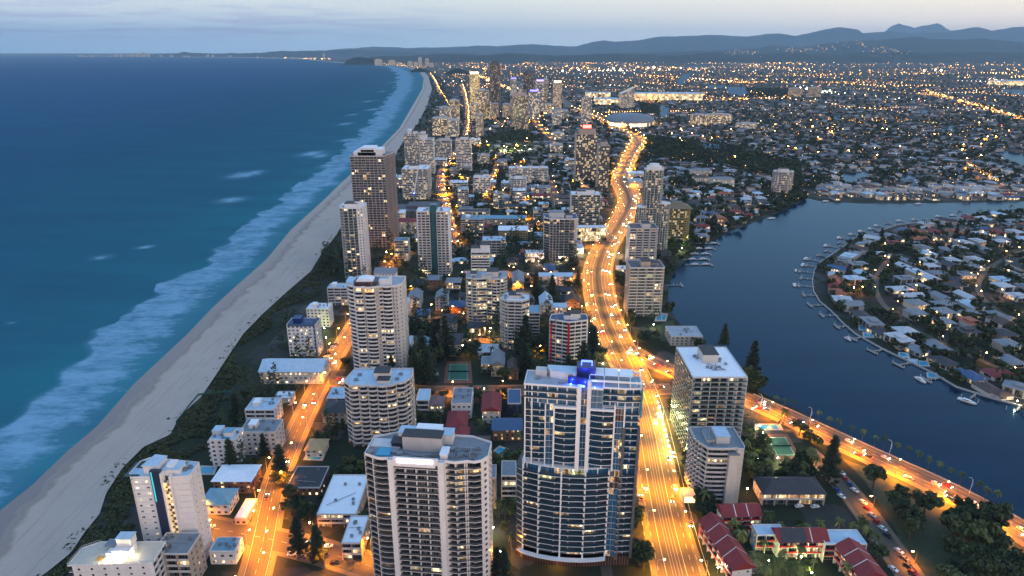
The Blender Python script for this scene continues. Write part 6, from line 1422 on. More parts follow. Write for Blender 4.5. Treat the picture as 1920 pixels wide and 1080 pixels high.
# named ones, one by one
for px, py, s, k, lab in [(530, 905, 1.15, 'pine', 'big feathery pine standing right beside the beach road bend'), (445, 792, .95, 'pine', 'tall pine left of the white terraced block'), (497, 860, .7, 'pine', 'thin pine in front of the grey-white block'), (562, 1042, .95, 'pine', 'narrow cypress-like pine beside the junction, left of two'), (597, 1052, .95, 'pine', 'narrow cypress-like pine beside the junction, right of two'), (1407, 715, 1.35, 'pine', 'tall pine on the river bank right of the white roofed block'), (1356, 650, 1.0, 'pine', 'pine peeking over the white roofed block by the water'), (1552, 905, 1.25, 'pine', 'large dark pine at the head of the side lane'), (945, 1090, .8, 'pine', 'small dark pine at the foot of the glass tower, left one'), (932, 1082, .7, 'pine', 'smaller dark pine next to the glass tower pine'), (815, 672, 1.25, 'pine', 'big dark pine in the gardens right of the rounded balcony tower'), (1005, 560, 1.15, 'pine', 'tall dark pine by the cross street, left'), (1035, 560, 1.15, 'pine', 'broad tall pine in front of the long motel'), (1083, 545, .95, 'pine', 'feathery pine on the highway corner'), (735, 705, .8, 'pine', 'pine in front of the rounded balcony tower foot'), (695, 700, .7, 'pine', 'small pine at the left foot of the rounded tower'), (1650, 455, .95, 'pine', 'dark pine at the tip of the peninsula'), (1790, 452, .95, 'pine', 'dark pine in the middle of the peninsula'), (1100, 268, 1.0, 'pine', 'dark pine beside the far highway curve'), (1003, 455, 1.2, 'pine', 'pine beside the industrial hall'), (800, 372, 1.2, 'pine', 'dark pine by the avenue near the crane'), (1782, 655, .9, 'pine', 'dark pine on the peninsula street by the low houses')]:
    x, y = G(px, py); tree(x, y, s * 1.1, k, '', lab)
x, y = G(958, 1030); tree(x, y, .9, 'palm', '', 'floodlit palm in the forecourt of the glass tower')
for i, (X, Y) in enumerate([(520, 95), (567, 110), (618, 125), (760, 190), (820, 215), (866, 240), (947, 270), (1007, 295), (1075, 325), (1127, 340), (1198, 370), (1260, 390), (1320, 420), (1378, 450), (1437, 478), (1498, 510), (1557, 540), (1655, 595), (1698, 625), (1752, 655)]):
    x, y = G(1280 + X / 3, 720 + Y / 3 + 10); tree(x, y, .9, 'palm', 'riverside', 'lamp-lit palm on the riverside walk, ' + ordn(i) + ' from the far end')
trees_in([(1570, 870), (1650, 905), (1740, 945), (1840, 985), (1900, 1020), (1960, 1120), (1760, 1120), (1690, 1020), (1620, 920)], 44, 'in the dark riverside park', smin=.9, smax=1.7, road=3, seed=2)
trees_in([(1330, 1000), (1660, 1000), (1700, 1100), (1400, 1100)], 37, 'in the resort courtyard', ('broad', 'palm', 'palm'), .6, 1.1, seed=3, r=.5)
trees_in([(1395, 790), (1520, 800), (1560, 900), (1420, 930), (1395, 890)], 83, 'in the lamp-lit palm garden', ('broad', 'palm'), .6, 1.1, seed=4, r=.5)
trees_in([(1215, 780), (1330, 760), (1330, 960), (1300, 1090), (1262, 1090)], 83, 'beside the lower highway', ('broad', 'broad', 'palm'), .7, 1.15, seed=5, road=0)
trees_in([(525, 935), (690, 860), (690, 990), (545, 985)], 30, 'left of the sign tower', ('broad',), .5, .9, seed=6)
trees_in([(540, 600), (680, 690), (640, 830), (420, 900), (400, 800), (500, 690)], 73, 'beside the beach road', ('broad', 'pine'), .5, 1.0, seed=7)
trees_in([(760, 600), (1100, 600), (1140, 720), (980, 740), (760, 730)], 232, 'in the dark gardens behind the glass tower', ('broad', 'broad', 'palm', 'pine'), .7, 1.4, seed=8, r=1)
trees_in([(770, 730), (980, 735), (970, 1000), (900, 1000), (900, 860), (770, 790)], 88, 'among the red-roofed houses', ('broad', 'palm'), .5, 1.0, seed=9)
trees_in([(600, 480), (860, 440), (1095, 470), (1100, 600), (760, 600), (640, 560)], 270, 'in the blocks below the twin-winged tower', ('broad', 'broad', 'pine'), .6, 1.2, seed=10)
trees_in([(1150, 520), (1195, 430), (1260, 440), (1262, 640), (1290, 680), (1210, 650), (1165, 590)], 87, 'between the highway and the river', ('broad', 'broad', 'palm'), .8, 1.4, seed=11)
trees_in([(1190, 940), (1222, 980), (1226, 1075), (1196, 1075)], 8, 'right of the glass tower foot', smin=.9, smax=1.2, road=-4, seed=31)
trees_in([(1400, 700), (1440, 735), (1400, 735)], 11, 'on the bank below the tall river pine', smin=.8, smax=1.3, road=0, seed=12)
trees_in([(1300, 640), (1340, 640), (1310, 660)], 3, 'behind the white roofed block', road=0, seed=13)
trees_in([(1240, 330), (1500, 350), (1510, 380), (1430, 405), (1270, 500), (1240, 440)], 275, 'on the wooded riverbank', smin=.9, smax=1.6, seed=14, r=1)
trees_in([(1527, 500), (1600, 450), (1850, 404), (1940, 400), (1940, 780), (1800, 725), (1660, 652), (1560, 580)], 680, 'among the peninsula houses', ('broad', 'broad', 'broad', 'palm'), .6, 1.25, seed=15, r=.3)
trees_in([(735, 470), (870, 290), (1080, 290), (1150, 330), (1100, 470), (870, 500)], 566, 'between the far towers', ('broad', 'broad', 'pine'), .7, 1.3, seed=16)
for k, w in enumerate(WOODS):
    pass
def woods_trees():
    rg = random.Random(5)
    for w in WOODS:
        x0, x1, y0, y1 = min(p[0] for p in w), max(p[0] for p in w), min(p[1] for p in w), max(p[1] for p in w); n = 0; tr = 0; A = (x1 - x0) * (y1 - y0)
        for _ in range(int(min(A / 110, 1400))):
            x, y = rg.uniform(x0, x1), rg.uniform(y0, y1)
            if inpoly(x, y, w) and not in_water(x, y) and not blocked(x, y, 2) and not near_road(x, y, 3): tree(x, y, rg.uniform(1.0, 1.9), 'broad', 'woods')
    for _ in range(6800):
        py = 135 + rg.random() ** .75 * 215; px = 830 + rg.random() * 1110; x, y = G(px, py)
        if in_water(x, y) or blocked(x, y, 2) or near_road(x, y, 3): continue
        tree(x, y, rg.uniform(.8, 1.5) * (1.1 + max(0, y - 2000) / 5000), 'broad', 'suburb')
    # strip of beachfront trees further along
    for _ in range(420):
        y = math.exp(rg.uniform(math.log(900), math.log(6500))); x = float(xdune(y)) + rg.uniform(4, 45 + y * .01)
        if not blocked(x, y, 1) and not near_road(x, y, 1): tree(x, y, rg.uniform(.6, 1.1) * (1 + y / 5000), 'broad', 'suburb')
woods_trees()
def plant_trees():
    own = [t for t in T if t[5]]; rest = sorted([t for t in T if not t[5]], key=lambda t: math.hypot(t[1], t[0]) / t[2] ** .8)
    ind = own + rest[:299 - len(own)]; mass = rest[299 - len(own):]; cnt = {}; rg = random.Random(9)
    for x, y, s, k, place, lab in ind:
        n, l = TL[k]; c = cnt.get((k, place), 0); cnt[(k, place)] = c + 1
        r = thing(n, lab or f'{l} {place}, {ordn(c)} nearest of them', 'tree' if k != 'palm' else 'palm', (x, y, .1), rg.random() * 6, None if lab and place != 'riverside' else ('palms of the riverside walk' if place == 'riverside' else 'trees ' + place))
        r.scale = (s, s, s * rg.uniform(.9, 1.15))
        cm, tm = rg.choice(TP[k])
        for nm, me in (('crown', cm), ('trunk', tm)): o = bpy.data.objects.new(nm, me); COL.objects.link(o); o.parent = r
    parts = []
    for x, y, s, k, place, lab in mass:
        far = y > 1500; V = rg.choice(TINY) if far and k == 'broad' else rg.choice(LOWV[k]); a = rg.random() * 6.3; ca, sa = math.cos(a), math.sin(a)
        W = np.stack([(V[:, 0] * ca - V[:, 1] * sa) * s + x, (V[:, 0] * sa + V[:, 1] * ca) * s + y, (V[:, 2] - (1.5 if k == 'broad' else 0)) * s], 1); parts.append(W)
    me = quadmesh('tree_mass', np.concatenate(parts), LEAF); o = bpy.data.objects.new('tree_mass', me); COL.objects.link(o); tag(o, 'mass of dark trees through the suburbs and woods', 'distant trees', None, 'stuff')
plant_trees()
def dune_scrub():
    rg = np.random.RandomState(3); parts = []
    base = [leafcloud(s + 40, 60, .42, 7, .5, 2.2, 1.6, -.3) for s in range(4)]
    n = 0
    while n < 2600:
        y = math.exp(rg.uniform(math.log(225), math.log(1500))); w = 18 + 11 * math.sin(y * .021) + 8 * math.sin(y * .07 + 1)
        d = rg.uniform(-7, w); 
        if d < 2 and math.sin(y * .35) + math.sin(y * .11 + 2) + rg.normal() * .4 < .2: n += .2; continue
        x = float(xdune(y)) + d
        if blocked(x, y, .5) or near_road(x, y, 0): n += .3; continue
        if 14 < d < 30 and math.sin(y * .09) > .75: n += .3; continue
        V = base[rg.randint(4)]; s = rg.uniform(.7, 1.6) * (1 if d > 3 else .45); a = rg.uniform(0, 6); ca, sa = math.cos(a), math.sin(a)
        parts.append(np.stack([(V[:, 0] * ca - V[:, 1] * sa) * s + x, (V[:, 0] * sa + V[:, 1] * ca) * s + y, V[:, 2] * s + .4], 1)); n += 1
    me = quadmesh('dune_scrub', np.concatenate(parts), SCRUB); o = bpy.data.objects.new('dune_scrub', me); COL.objects.link(o); tag(o, 'low dark scrub covering the dunes behind the sand', 'dune scrub', None, 'stuff')
dune_scrub()

# ------------------------------------------------------------------ lamps and their light
LM = {}
def lampmeshes(h, arm):
    if (h, arm) not in LM:
        p = MB(); p.cyl(0, 0, .14, -.1, h, 6, .08); p.tube((0, 0, h - .1), (arm, 0, h + .3), .06, 5); a = p.mesh('pole'); a.materials.append(STEEL)
        q = MB(); q.box(arm - .45, arm + .35, -.22, .22, h + .12, h + .34, True); b = q.mesh('lamp_head'); b.materials.append(LAMPO); LM[(h, arm)] = (a, b)
    return LM[(h, arm)]
LD = {}
def lightdata(e, col, spot=True):
    k = (e, col, spot)
    if k not in LD:
        l = bpy.data.lights.new('lamp_light', 'SPOT' if spot else 'POINT'); l.energy = e; l.color = col; l.shadow_soft_size = .35
        if spot: l.spot_size = math.radians(146); l.spot_blend = .9
        LD[k] = l
    return LD[k]
SOD = (1, .28, .0); SODW = (1, .34, .0); WARM = (1, .78, .42)
LAMPS = []
def lamp(x, y, ang, e, label, group, h=10, arm=2.2, col=SOD, head=None, light=True):
    LAMPS.append((math.hypot(x, y), x, y, ang, e, label, group, h, arm, col, head, light))
def lamp_thing(_, x, y, ang, e, label, group, h, arm, col, head, light):
    r = thing('street_lamp', label, 'street lamp', (x, y, .1), ang, group)
    for n, me in zip(('pole', 'lamp_head'), lampmeshes(h, arm)):
        o = bpy.data.objects.new(n, me); COL.objects.link(o); o.parent = r
        if n == 'lamp_head' and head: o.material_slots[0].link = 'OBJECT'; o.material_slots[0].material = head
    if light: o = bpy.data.objects.new('lamp_light', lightdata(e, col)); COL.objects.link(o); o.parent = r; o.location = (arm, 0, h - .2)
def lamps_along(g, off, step, e, what, ymax=99999, y0=0, sides=(-1, 1), **kw):
    g2 = resample(g, 3); nn = normals(g2); acc = 0; k = {-1: 0, 1: 0}; stp = step; nxt = {-1: step * .3, 1: step * .8}; L = 0
    for i in range(1, len(g2)):
        L += math.hypot(g2[i][0] - g2[i - 1][0], g2[i][1] - g2[i - 1][1]); y = g2[i][1]
        if y > ymax or y < y0: continue
        for s in sides:
            if L >= nxt[s]:
                far = 1.8 if y > 1300 else 1.0
                nxt[s] = L + step * far; o = off[i * len(off) // len(g2)] if isinstance(off, list) else off
                x_, y_ = g2[i][0] + nn[i][0] * o * s, g2[i][1] + nn[i][1] * o * s
                ang = math.atan2(-nn[i][1] * s, -nn[i][0] * s)
                sd = {-1: 'seaward', 1: 'landward'}[s] + ' side'; lamp(x_, y_, ang, e * far * (1.4 if far > 1 else 1), f'orange street lamp on the {sd} of the {what}, {ordn(k[s])} nearest', 'street lamps of the ' + what, **kw); k[s] += 1
lamps_along(HW, [w + 1.2 for w in HWW], 34, 44000, 'highway', 2900, 215, h=12, arm=3, col=SODW)
lamps_along(ST_BEACH, 6.8, 30, 26000, 'beach road', y0=215)
lamps_along(ST_B2, 7.5, 42, 40000, 'avenue', sides=(1,))
lamps_along(ST_X1, 8, 30, 24000, 'junction street', sides=(1, -1)); lamps_along(ST_X2, 7.5, 34, 26000, 'red-lit cross street', sides=(1,)); lamps_along(ST_X3, 8.5, 30, 36000, 'cross street by the motel', sides=(1,))
lamps_along(ST_X4, 5.5, 44, 8000, 'back street', sides=(1,)); lamps_along(ST_X6, 5.5, 36, 12000, 'tavern street', sides=(1,)); lamps_along(RIVROAD, 8.6, 26, 80000, 'river road', y0=200, sides=(1,), h=10)
lamps_along(ST_LANE, 6, 40, 9000, 'side lane', sides=(-1,), h=7); lamps_along(ST_P1, 5, 60, 1500, 'peninsula loop street', sides=(1,), h=7); lamps_along(ST_P2, 5, 60, 1500, 'peninsula inner street', sides=(1,), h=7)
lamps_along(ST_S1, 6, 34, 36000, 'short orange street', sides=(1,)); lamps_along(ST_S2, 7, 60, 40000, 'street by the park field', sides=(1,)); lamps_along(ST_S4, 6, 50, 8000, 'tree-lined street', sides=(1,)); lamps_along(ST_S3, 8, 90, 60000, 'coast avenue', sides=(1,)); lamps_along(ST_W1, 10, 60, 40000, 'mall street', sides=(1,)); lamps_along(ST_W2, 12, 90, 60000, 'airfield road', sides=(1,)); lamps_along(ST_W3, 8, 60, 20000, 'canal street', sides=(1,)); lamps_along(ST_W4, 10, 100, 80000, 'far crossing road', sides=(1,))
LAMPS_DONE = None
def garden(px, py, e, label, col=WARM, h=3.2):
    x, y = G(px, py); r = thing('garden_lamp', label, 'garden lamp', (x, y, .1)); m = MB(); m.cyl(0, 0, .07, 0, h, 6); m.build('post', STEEL, r); m = MB(); m.cyl(0, 0, .3, h, h + .5, 8, .2); m.build('globe', LAMPW, r)
    o = bpy.data.objects.new('lamp_light', lightdata(e * 2.4, col, False)); COL.objects.link(o); o.parent = r; o.location = (0, -.2, h + .9)
rg_ = random.Random(77)
def added_glow_lamps(area, n, e, place):  # lamps added at random spots to spread orange glow over blocks and suburbs
    g = [G(*p) for p in area]; x0, x1, y0, y1 = min(p[0] for p in g), max(p[0] for p in g), min(p[1] for p in g), max(p[1] for p in g); P = []
    while len(P) < n:
        x, y = rg_.uniform(x0, x1), rg_.uniform(y0, y1)
        if inpoly(x, y, g) and not blocked(x, y, 1) and not in_water(x, y): P.append((y, x))
    for k, (y, x) in enumerate(sorted(P)): lamp(x, y, rg_.random() * 6, e * rg_.uniform(.4, 1.5), f'orange lamp {place}, {ordn(k)} nearest', 'added orange lamps ' + place, h=9, arm=1.2, col=SOD if k % 3 else SODW)
added_glow_lamps([(735, 470), (870, 290), (1080, 290), (1150, 330), (1100, 470), (870, 500)], 46, 80000, 'among the blocks between the far towers')
added_glow_lamps([(760, 500), (1095, 520), (1100, 700), (770, 720)], 36, 14000, 'in the yards among the beachside towers')
added_glow_lamps([(1545, 530), (1560, 490), (1640, 445), (1700, 424), (1925, 402), (1925, 755), (1800, 712), (1660, 645), (1570, 585)], 22, 3500, 'on the peninsula')
added_glow_lamps([(880, 215), (1050, 215), (1080, 290), (870, 290)], 30, 130000, 'around the far cluster')
added_glow_lamps([(1240, 240), (1900, 230), (1900, 345), (1500, 345), (1240, 300)], 40, 50000, 'in the canal suburb')
LIME = (.9, 1, .30)
GS = 2.6
for a in [(890, 650, 900, 'lime garden lamp at the foot of the wide zigzag tower', LIME), (925, 660, 900, 'lime garden lamp between the two zigzag towers', LIME), (905, 668, 700, 'lowest lime garden lamp in the palm garden', LIME), (940, 640, 600, 'garden lamp close under the slim hexagonal tower', LIME), (868, 655, 600, 'leftmost lime lamp of the palm garden', LIME), (920, 622, 1500, 'bright doorway lamp of the wide zigzag tower', WARM),
          (1105, 630, 5000, 'very bright lamp left of the highway by the red-striped tower', WARM), (1115, 660, 2500, 'bright forecourt lamp below the red-striped tower', WARM), (1130, 690, 5000, 'glaring white lamp by the junction behind the glass tower', WARM), (1100, 645, 1200, 'low lawn lamp by the red-striped tower', LIME),
          (1236, 770, 900, 'hedge lamp beside the tramway, upper', LIME), (1240, 790, 900, 'hedge lamp beside the tramway, second', LIME), (1246, 815, 900, 'hedge lamp beside the tramway, third', LIME), (1252, 845, 900, 'hedge lamp beside the tramway, lowest', LIME), *[(1233 + k * 2.6, 762 + k * 10.5, 350, 'small hedge light in the row beside the tramway, ' + ordn(k) + ' from the top', LIME) for k in range(10)], (1290, 860, 700, 'lawn lamp under the white roofed block', LIME), (1262, 858, 500, 'small lawn lamp by the highway hedge', LIME),
          (1410, 775, 900, 'deck lamp at the top of the tennis garden', WARM), (1424, 806, 900, 'deck lamp at the pool corner', WARM), (1430, 820, 900, 'deck lamp left of the tennis court', WARM), (1434, 830, 900, 'second deck lamp left of the tennis court', WARM), (1505, 862, 2200, 'bright lamp at the lower right of the tennis court', WARM), (1480, 872, 900, 'lamp among the garden palms, right', LIME), (1457, 868, 1200, 'lamp among the garden palms, middle', LIME), (1420, 870, 900, 'lamp among the garden palms, left', LIME), (1400, 926, 500, 'orange lamp beside the motel trees', SOD),
          (1500, 1055, 900, 'courtyard lamp of the red-roofed resort, middle', LIME), (1440, 1062, 900, 'courtyard lamp of the red-roofed resort, left', LIME), (1552, 1018, 900, 'courtyard lamp under the solar roof', WARM), (1520, 1085, 700, 'courtyard lamp near the bottom edge', LIME), (1345, 1075, 600, 'lamp by the lower resort wing', WARM),
          (590, 838, 900, 'floodlight on the villa lawn', LIME), (608, 845, 700, 'second floodlight on the villa lawn', LIME), (905, 790, 900, 'green lawn lamp by the dark red roof', LIME), (937, 790, 700, 'wall lamp beside the dark red roof', WARM), (548, 706, 3500, 'bright forecourt lamp of the beach club', SODW), (575, 712, 3500, 'second bright forecourt lamp of the beach club', SODW), (612, 640, 1000, 'white lamp by the car park', WARM), (608, 622, 800, 'lime lamp by the dune car park', LIME), (925, 1000, 1500, 'forecourt lamp beside the glass tower ramp', WARM), (938, 1045, 2500, 'lamp under the floodlit palm', SODW), (1045, 1060, 900, 'entrance lamp at the glass tower podium', SODW), (475, 960, 1500, 'lamp by the pale garage row', SODW),
          (1160, 480, 3500, 'bright shop lamp beside the highway bend', WARM), (1050, 490, 3000, 'bright shop lamp below the broad pale tower', WARM), (1090, 478, 4500, 'glaring shop lamp at the highway edge', WARM), (1010, 495, 2500, 'lamp on the forecourt of the pink shop', (1, .6, .5)), (1068, 585, 2500, 'lamp in the tavern garden by the highway', SODW), (1045, 545, 2500, 'pink market lamp behind the tavern', (1, .6, .5)), (745, 475, 3000, 'lamp at the foot of the dark gridded tower', SODW), (725, 478, 2500, 'orange lamp by the dark gridded tower forecourt', SOD), (790, 520, 1500, 'lamp at the foot of the twin-winged tower', WARM), (830, 455, 2500, 'lamp beside the twin-winged tower driveway', LIME), (1290, 450, 3000, 'dock lamp by the olive tower, upper', LIME), (1278, 470, 2000, 'dock lamp by the olive tower, lower', LIME), (770, 397, 9000, 'lime floodlight behind the building site', (1, .95, .3)), (1600, 545, 2500, 'lamp on the pink-white peninsula house', SODW), (1225, 615, 700, 'blue-lit pool lamp by the dark-roofed riverside tower', LIME), (1905, 760, 1200, 'jetty lamp at the lower right shore', WARM)]: garden(*a)
for i, (px, py) in enumerate([(950, 287), (985, 284), (965, 290)]): garden(px, py, 30000, 'floodlight mast of the sports field, ' + ['left', 'right', 'middle'][i], (1, .95, .45), 14)
for i, (px, py) in enumerate([(1130, 195), (1175, 232), (1150, 236), (1215, 230), (1230, 190), (1280, 184), (1310, 187)]): garden(px, py, 90000, ['floodlight on the casino forecourt beside the far highway', 'shell-roofed hall floodlight, right', 'shell-roofed hall floodlight, left', 'shell-roofed hall floodlight, far right', 'shopping hall floodlight, left', 'shopping hall floodlight, middle', 'shopping hall floodlight, right'][i], SODW, 10)
for i, (X, Y) in enumerate([(437, 135), (714, 212), (1160, 402), (1610, 620)]):
    x, y = G(1280 + X / 3, 720 + Y / 3); r = thing('lamp_post', 'curved white lamp post with a banner on the riverside, ' + ordn(i) + ' from far end', 'lamp post', (x, y, .1), 0, 'riverside lamp posts'); m = MB(); m.tube((0, 0, 0), (.3, 0, 9), .14); m.tube((.3, 0, 9), (-.8, 0, 10.5), .11); m.tube((-.8, 0, 10.5), (-2.3, 0, 10.7), .09); m.build('pole', WHITE, r); m = MB(); m.box(.25, .95, -.04, .04, 4.5, 7.5, True); m.build('banner', paint('banner_blue', (.25, .28, .55)), r)

def place_lamps():
    LAMPS.sort(key=lambda q: q[0]); m = MB()
    for q in LAMPS[:290]: lamp_thing(*q)
    for _, x, y, ang, e, label, group, h, arm, col, head, light in LAMPS[290:]:
        hx, hy = x + math.cos(ang) * arm, y + math.sin(ang) * arm; m.cur = 0; m.tube((x, y, 0), (x, y, h), .15, 4); m.cur = 1; m.box(hx - .9, hx + .9, hy - .9, hy + .9, h, h + .5, True)
        o = bpy.data.objects.new('lamp_light', lightdata(e, col)); COL.objects.link(o); o.location = (hx, hy, h - .2)
    o = m.build('far_street_lamps', [STEEL, LAMPO]); tag(o, 'rows of orange street lamps far off along the roads', 'street lamps', None, 'stuff')
place_lamps()

# ------------------------------------------------------------------ cars
def carparts():
    L, W = 4.5, 1.8; P = []
    m = MB(); prof = [(-2.25, .35), (2.25, .35), (2.25, .75), (1.9, .92), (1.0, 1.0), (.35, 1.45), (-1.3, 1.47), (-2.0, 1.02), (-2.25, .95)]
    def ext(pr, w0, w1):
        n = len(pr)
        for i in range(n): a, b = pr[i], pr[(i + 1) % n]; m.face([(a[0], -w0, a[1]), (a[0], w0, a[1]), (b[0], w0, b[1]), (b[0], -w0, b[1])])
        m.face([(p[0], -w0, p[1]) for p in pr]); m.face([(p[0], w0, p[1]) for p in reversed(pr)])
    ext(prof, .88, .88); P.append(('body', m.mesh('body'), None))
    m = MB(); m.face([(1.02, -.75, 1.02), (1.02, .75, 1.02), (.42, .7, 1.44), (.42, -.7, 1.44)]); m.face([(-1.98, .75, 1.06), (-1.98, -.75, 1.06), (-1.36, -.7, 1.46), (-1.36, .7, 1.46)])
    for s in (-1, 1): m.face([(-1.7, s * .895, 1.03), (.8, s * .895, 1.03), (.3, s * .895, 1.4), (-1.25, s * .895, 1.4)][::s])
    P.append(('windows', m.mesh('windows'), CARGLASS))
    for sx in (-1.4, 1.4):
        for sy in (-.82, .82): m = MB(); m.tube((sx, sy - .1, .33), (sx, sy + .1, .33), .33, 10); P.append(('wheel', m.mesh('wheel'), TYRE))
    for sy in (-.62, .62): m = MB(); m.box(2.2, 2.29, sy - .2, sy + .2, .62, .82, True); P.append(('headlight', m.mesh('headlight'), 'H'))
    for sy in (-.65, .65): m = MB(); m.box(-2.29, -2.2, sy - .18, sy + .18, .75, .95, True); P.append(('tail_light', m.mesh('tail_light'), 'T'))
    for n, me, mt in P: me.materials.append(WHITE)
    return P
CARP = carparts(); LENS = paint('lamp_lens', (.6, .6, .58), rough=.2); LENSR = paint('tail_lens', (.3, .01, .01), rough=.2)
def car(x, y, ang, c, label, group, on=False, full=True, z=.22):
    r = thing('parked_car' if not on else 'car', label, 'car', (x, y, z), ang, group)
    for n, me, mt in CARP:
        if not full and n == 'wheel': continue
        o = bpy.data.objects.new(n, me); COL.objects.link(o); o.parent = r; s = o.material_slots[0]; s.link = 'OBJECT'
        s.material = CARS[c] if n == 'body' else (HEADL if on else LENS) if mt == 'H' else (TAILL if on else LENSR) if mt == 'T' else mt
        if on and n == 'headlight': o.scale = (1, 1.2, 1.2); o.location = (0, 0, -.15)
def traffic(g, lanes, gap, what, y0, y1, seed, full=False):
    rg = random.Random(seed); g2 = resample(g, 2.0); nn = normals(g2)
    for off, d in lanes:
        L = rg.uniform(0, gap)
        for i in range(1, len(g2)):
            y = g2[i][1]; L -= 2.0
            if y < y0 or y > y1 or L > 0: continue
            k = 1.0 if y < 700 else 1.5; L = gap * k * rg.uniform(.35, 1.6) + 5
            x, yy = g2[i][0] + nn[i][0] * off, g2[i][1] + nn[i][1] * off; ang = math.atan2(-nn[i][0], nn[i][1]) 
            tx, ty = g2[i][0] - g2[i - 1][0], g2[i][1] - g2[i - 1][1]; ang = math.atan2(ty, tx) + (0 if d > 0 else math.pi); c = rg.choice([0, 0, 1, 2, 5, 3, 4])
            car(x, yy, ang, c, f'{CARN[c]} car with lights on, driving ' + ('away' if d > 0 else 'nearer') + f' on the {what}', f'cars on the {what}', True, full)
traffic(HW, [(-14.2, 1), (-10.8, 1), (-7.4, 1), (5.6, -1), (9.0, -1), (12.2, -1)], 44, 'highway', 240, 1500, 1)
traffic(RIVROAD, [(-5.0, 1), (-1.8, 1), (1.8, -1), (5.0, -1)], 22, 'river road', 235, 560, 2)
traffic(ST_BEACH, [(-2.6, 1), (2.6, -1)], 55, 'beach road', 240, 560, 3); traffic(ST_X3, [(-2.8, 1), (2.8, -1)], 24, 'cross street by the motel', 600, 900, 5); traffic(ST_B2, [(-2.8, 1), (2.8, -1)], 40, 'avenue', 800, 2000, 6); traffic(ST_X2, [(-2.6, 1), (2.6, -1)], 40, 'red-lit cross street', 400, 480, 7)
for i, (X, Y, a, c) in enumerate([(893, 500, -.9, 0), (916, 533, -.9, 3), (940, 563, -.9, 4), (966, 598, -.9, 0), (852, 562, -.9, 5), (868, 598, -.9, 4), (893, 632, -.9, 0), (1014, 665, -.95, 0), (1038, 700, -.95, 3), (1064, 737, -.95, 1), (1094, 775, -.95, 3), (1124, 813, -.95, 0), (1152, 852, -.95, 2), (1050, 855, -.95, 2), (1068, 890, -.95, 5), (1215, 940, -1, 0), (1245, 982, -1, 5), (1270, 1025, -1, 2), (1296, 1062, -1, 3), (1183, 1042, -1, 0)]):
    x, y = G(1280 + X / 3, 720 + Y / 3 + 2); car(x, y, -1.1, c, f'{CARN[c]} car parked along the side lane, {ordn(i if i < 13 else i - 13)} ' + ('down the lane' if i < 13 else 'of the lower half'), 'cars parked along the side lane')
for i, (px, py, a, c) in enumerate([(548, 1041, .1, 0), (566, 1047, .1, 5), (590, 1050, .1, 3), (628, 1057, .1, 2), (577, 1020, .1, 1), (616, 1026, .1, 0), (388, 988, .5, 5), (396, 990, .5, 0), (445, 980, .9, 5), (487, 900, 1.2, 2), (480, 905, .2, 5)]):
    x, y = G(px, py); car(x, y, a, c, f'{CARN[c]} car parked near the beach junction, {ordn(i)} counted from the frame bottom', 'cars parked near the beach junction')
for i, (px, py, c) in enumerate([(625, 652, 0), (620, 658, 1), (616, 664, 2), (612, 671, 0), (608, 678, 4), (630, 646, 5), (1498, 951, 0), (1528, 952, 0), (583, 712, 0), (590, 706, 5), (1540, 726, 0)][:10]):
    x, y = G(px, py); car(x, y, .2, c, f'{CARN[c]} car parked ' + ('in the dune car park, ' + ordn(i) + ' along' if i < 6 else 'before the dark-roofed motel, ' + ordn(i - 6) + ' along' if i < 8 else 'outside the beach club, ' + ordn(i - 8) + ' along'), 'cars parked on forecourts')
x, y = G(1509, 887); r = thing('minibus', 'white minibus parked in the lamp-lit palm garden', 'minibus', (x, y, .1), -1.1); m = MB(); m.box(-3, 3, -1, 1, .4, 2.5, True); m.build('body', CARS[0], r); m = MB(); m.box(-2.8, 3.03, -1.03, 1.03, 1.4, 2.1, True); m.build('windows', CARGLASS, r)
for a in (-1.8, 1.8):
    for b in (-.9, .9): m = MB(); m.tube((a, b - .12, .4), (a, b + .12, .4), .4, 10); m.build('wheel', TYRE, r)

# ------------------------------------------------------------------ river edge: walls, jetties, boats
WOOD_M = paint('jetty_planks', (.22, .20, .18), var=.3); 
def wall_along(label, g, h, w, mat, off=0):
    nn = normals(g); r = thing('river_wall', label, 'river wall', (g[0][0], g[0][1], 0)); m = MB()
    for i in range(len(g) - 1):
        q = [(g[k][0] + nn[k][0] * (off + s) - g[0][0], g[k][1] + nn[k][1] * (off + s) - g[0][1]) for k, s in ((i, -w / 2), (i + 1, -w / 2), (i + 1, w / 2), (i, w / 2))]
        m.prism(q, -.1, h)
    m.build('wall', mat, r)
wall_along('grey stone river wall round the peninsula houses', penr, 1.3, .8, GREY)
wall_along('pale kerb wall between the river road and the water', [p for p in resample(RIVROAD[8:], 8)], .95, .35, M_KERB, -10.4)
JM = {}
def jetty(x, y, nx, ny, L, label, T_=True):
    r = thing('jetty', label, 'jetty', (x, y, 0), math.atan2(ny, nx), 'jetties of the river'); m = MB(); m.box(-2, L, -.8, .8, .75, .95, True)
    m.build('walkway', WOOD_M, r)
    if T_: m = MB(); m.box(L, L + 3, -5, 5, .55, .8, True); m.build('pontoon', WOOD_M, r)
    for a, b in ((L * .5, 1), (L + 1.5, 5.2), (L + 1.5, -5.2)): m = MB(); m.cyl(a, b, .22, -1, 2.6, 7); m.build('pile', PALE, r)
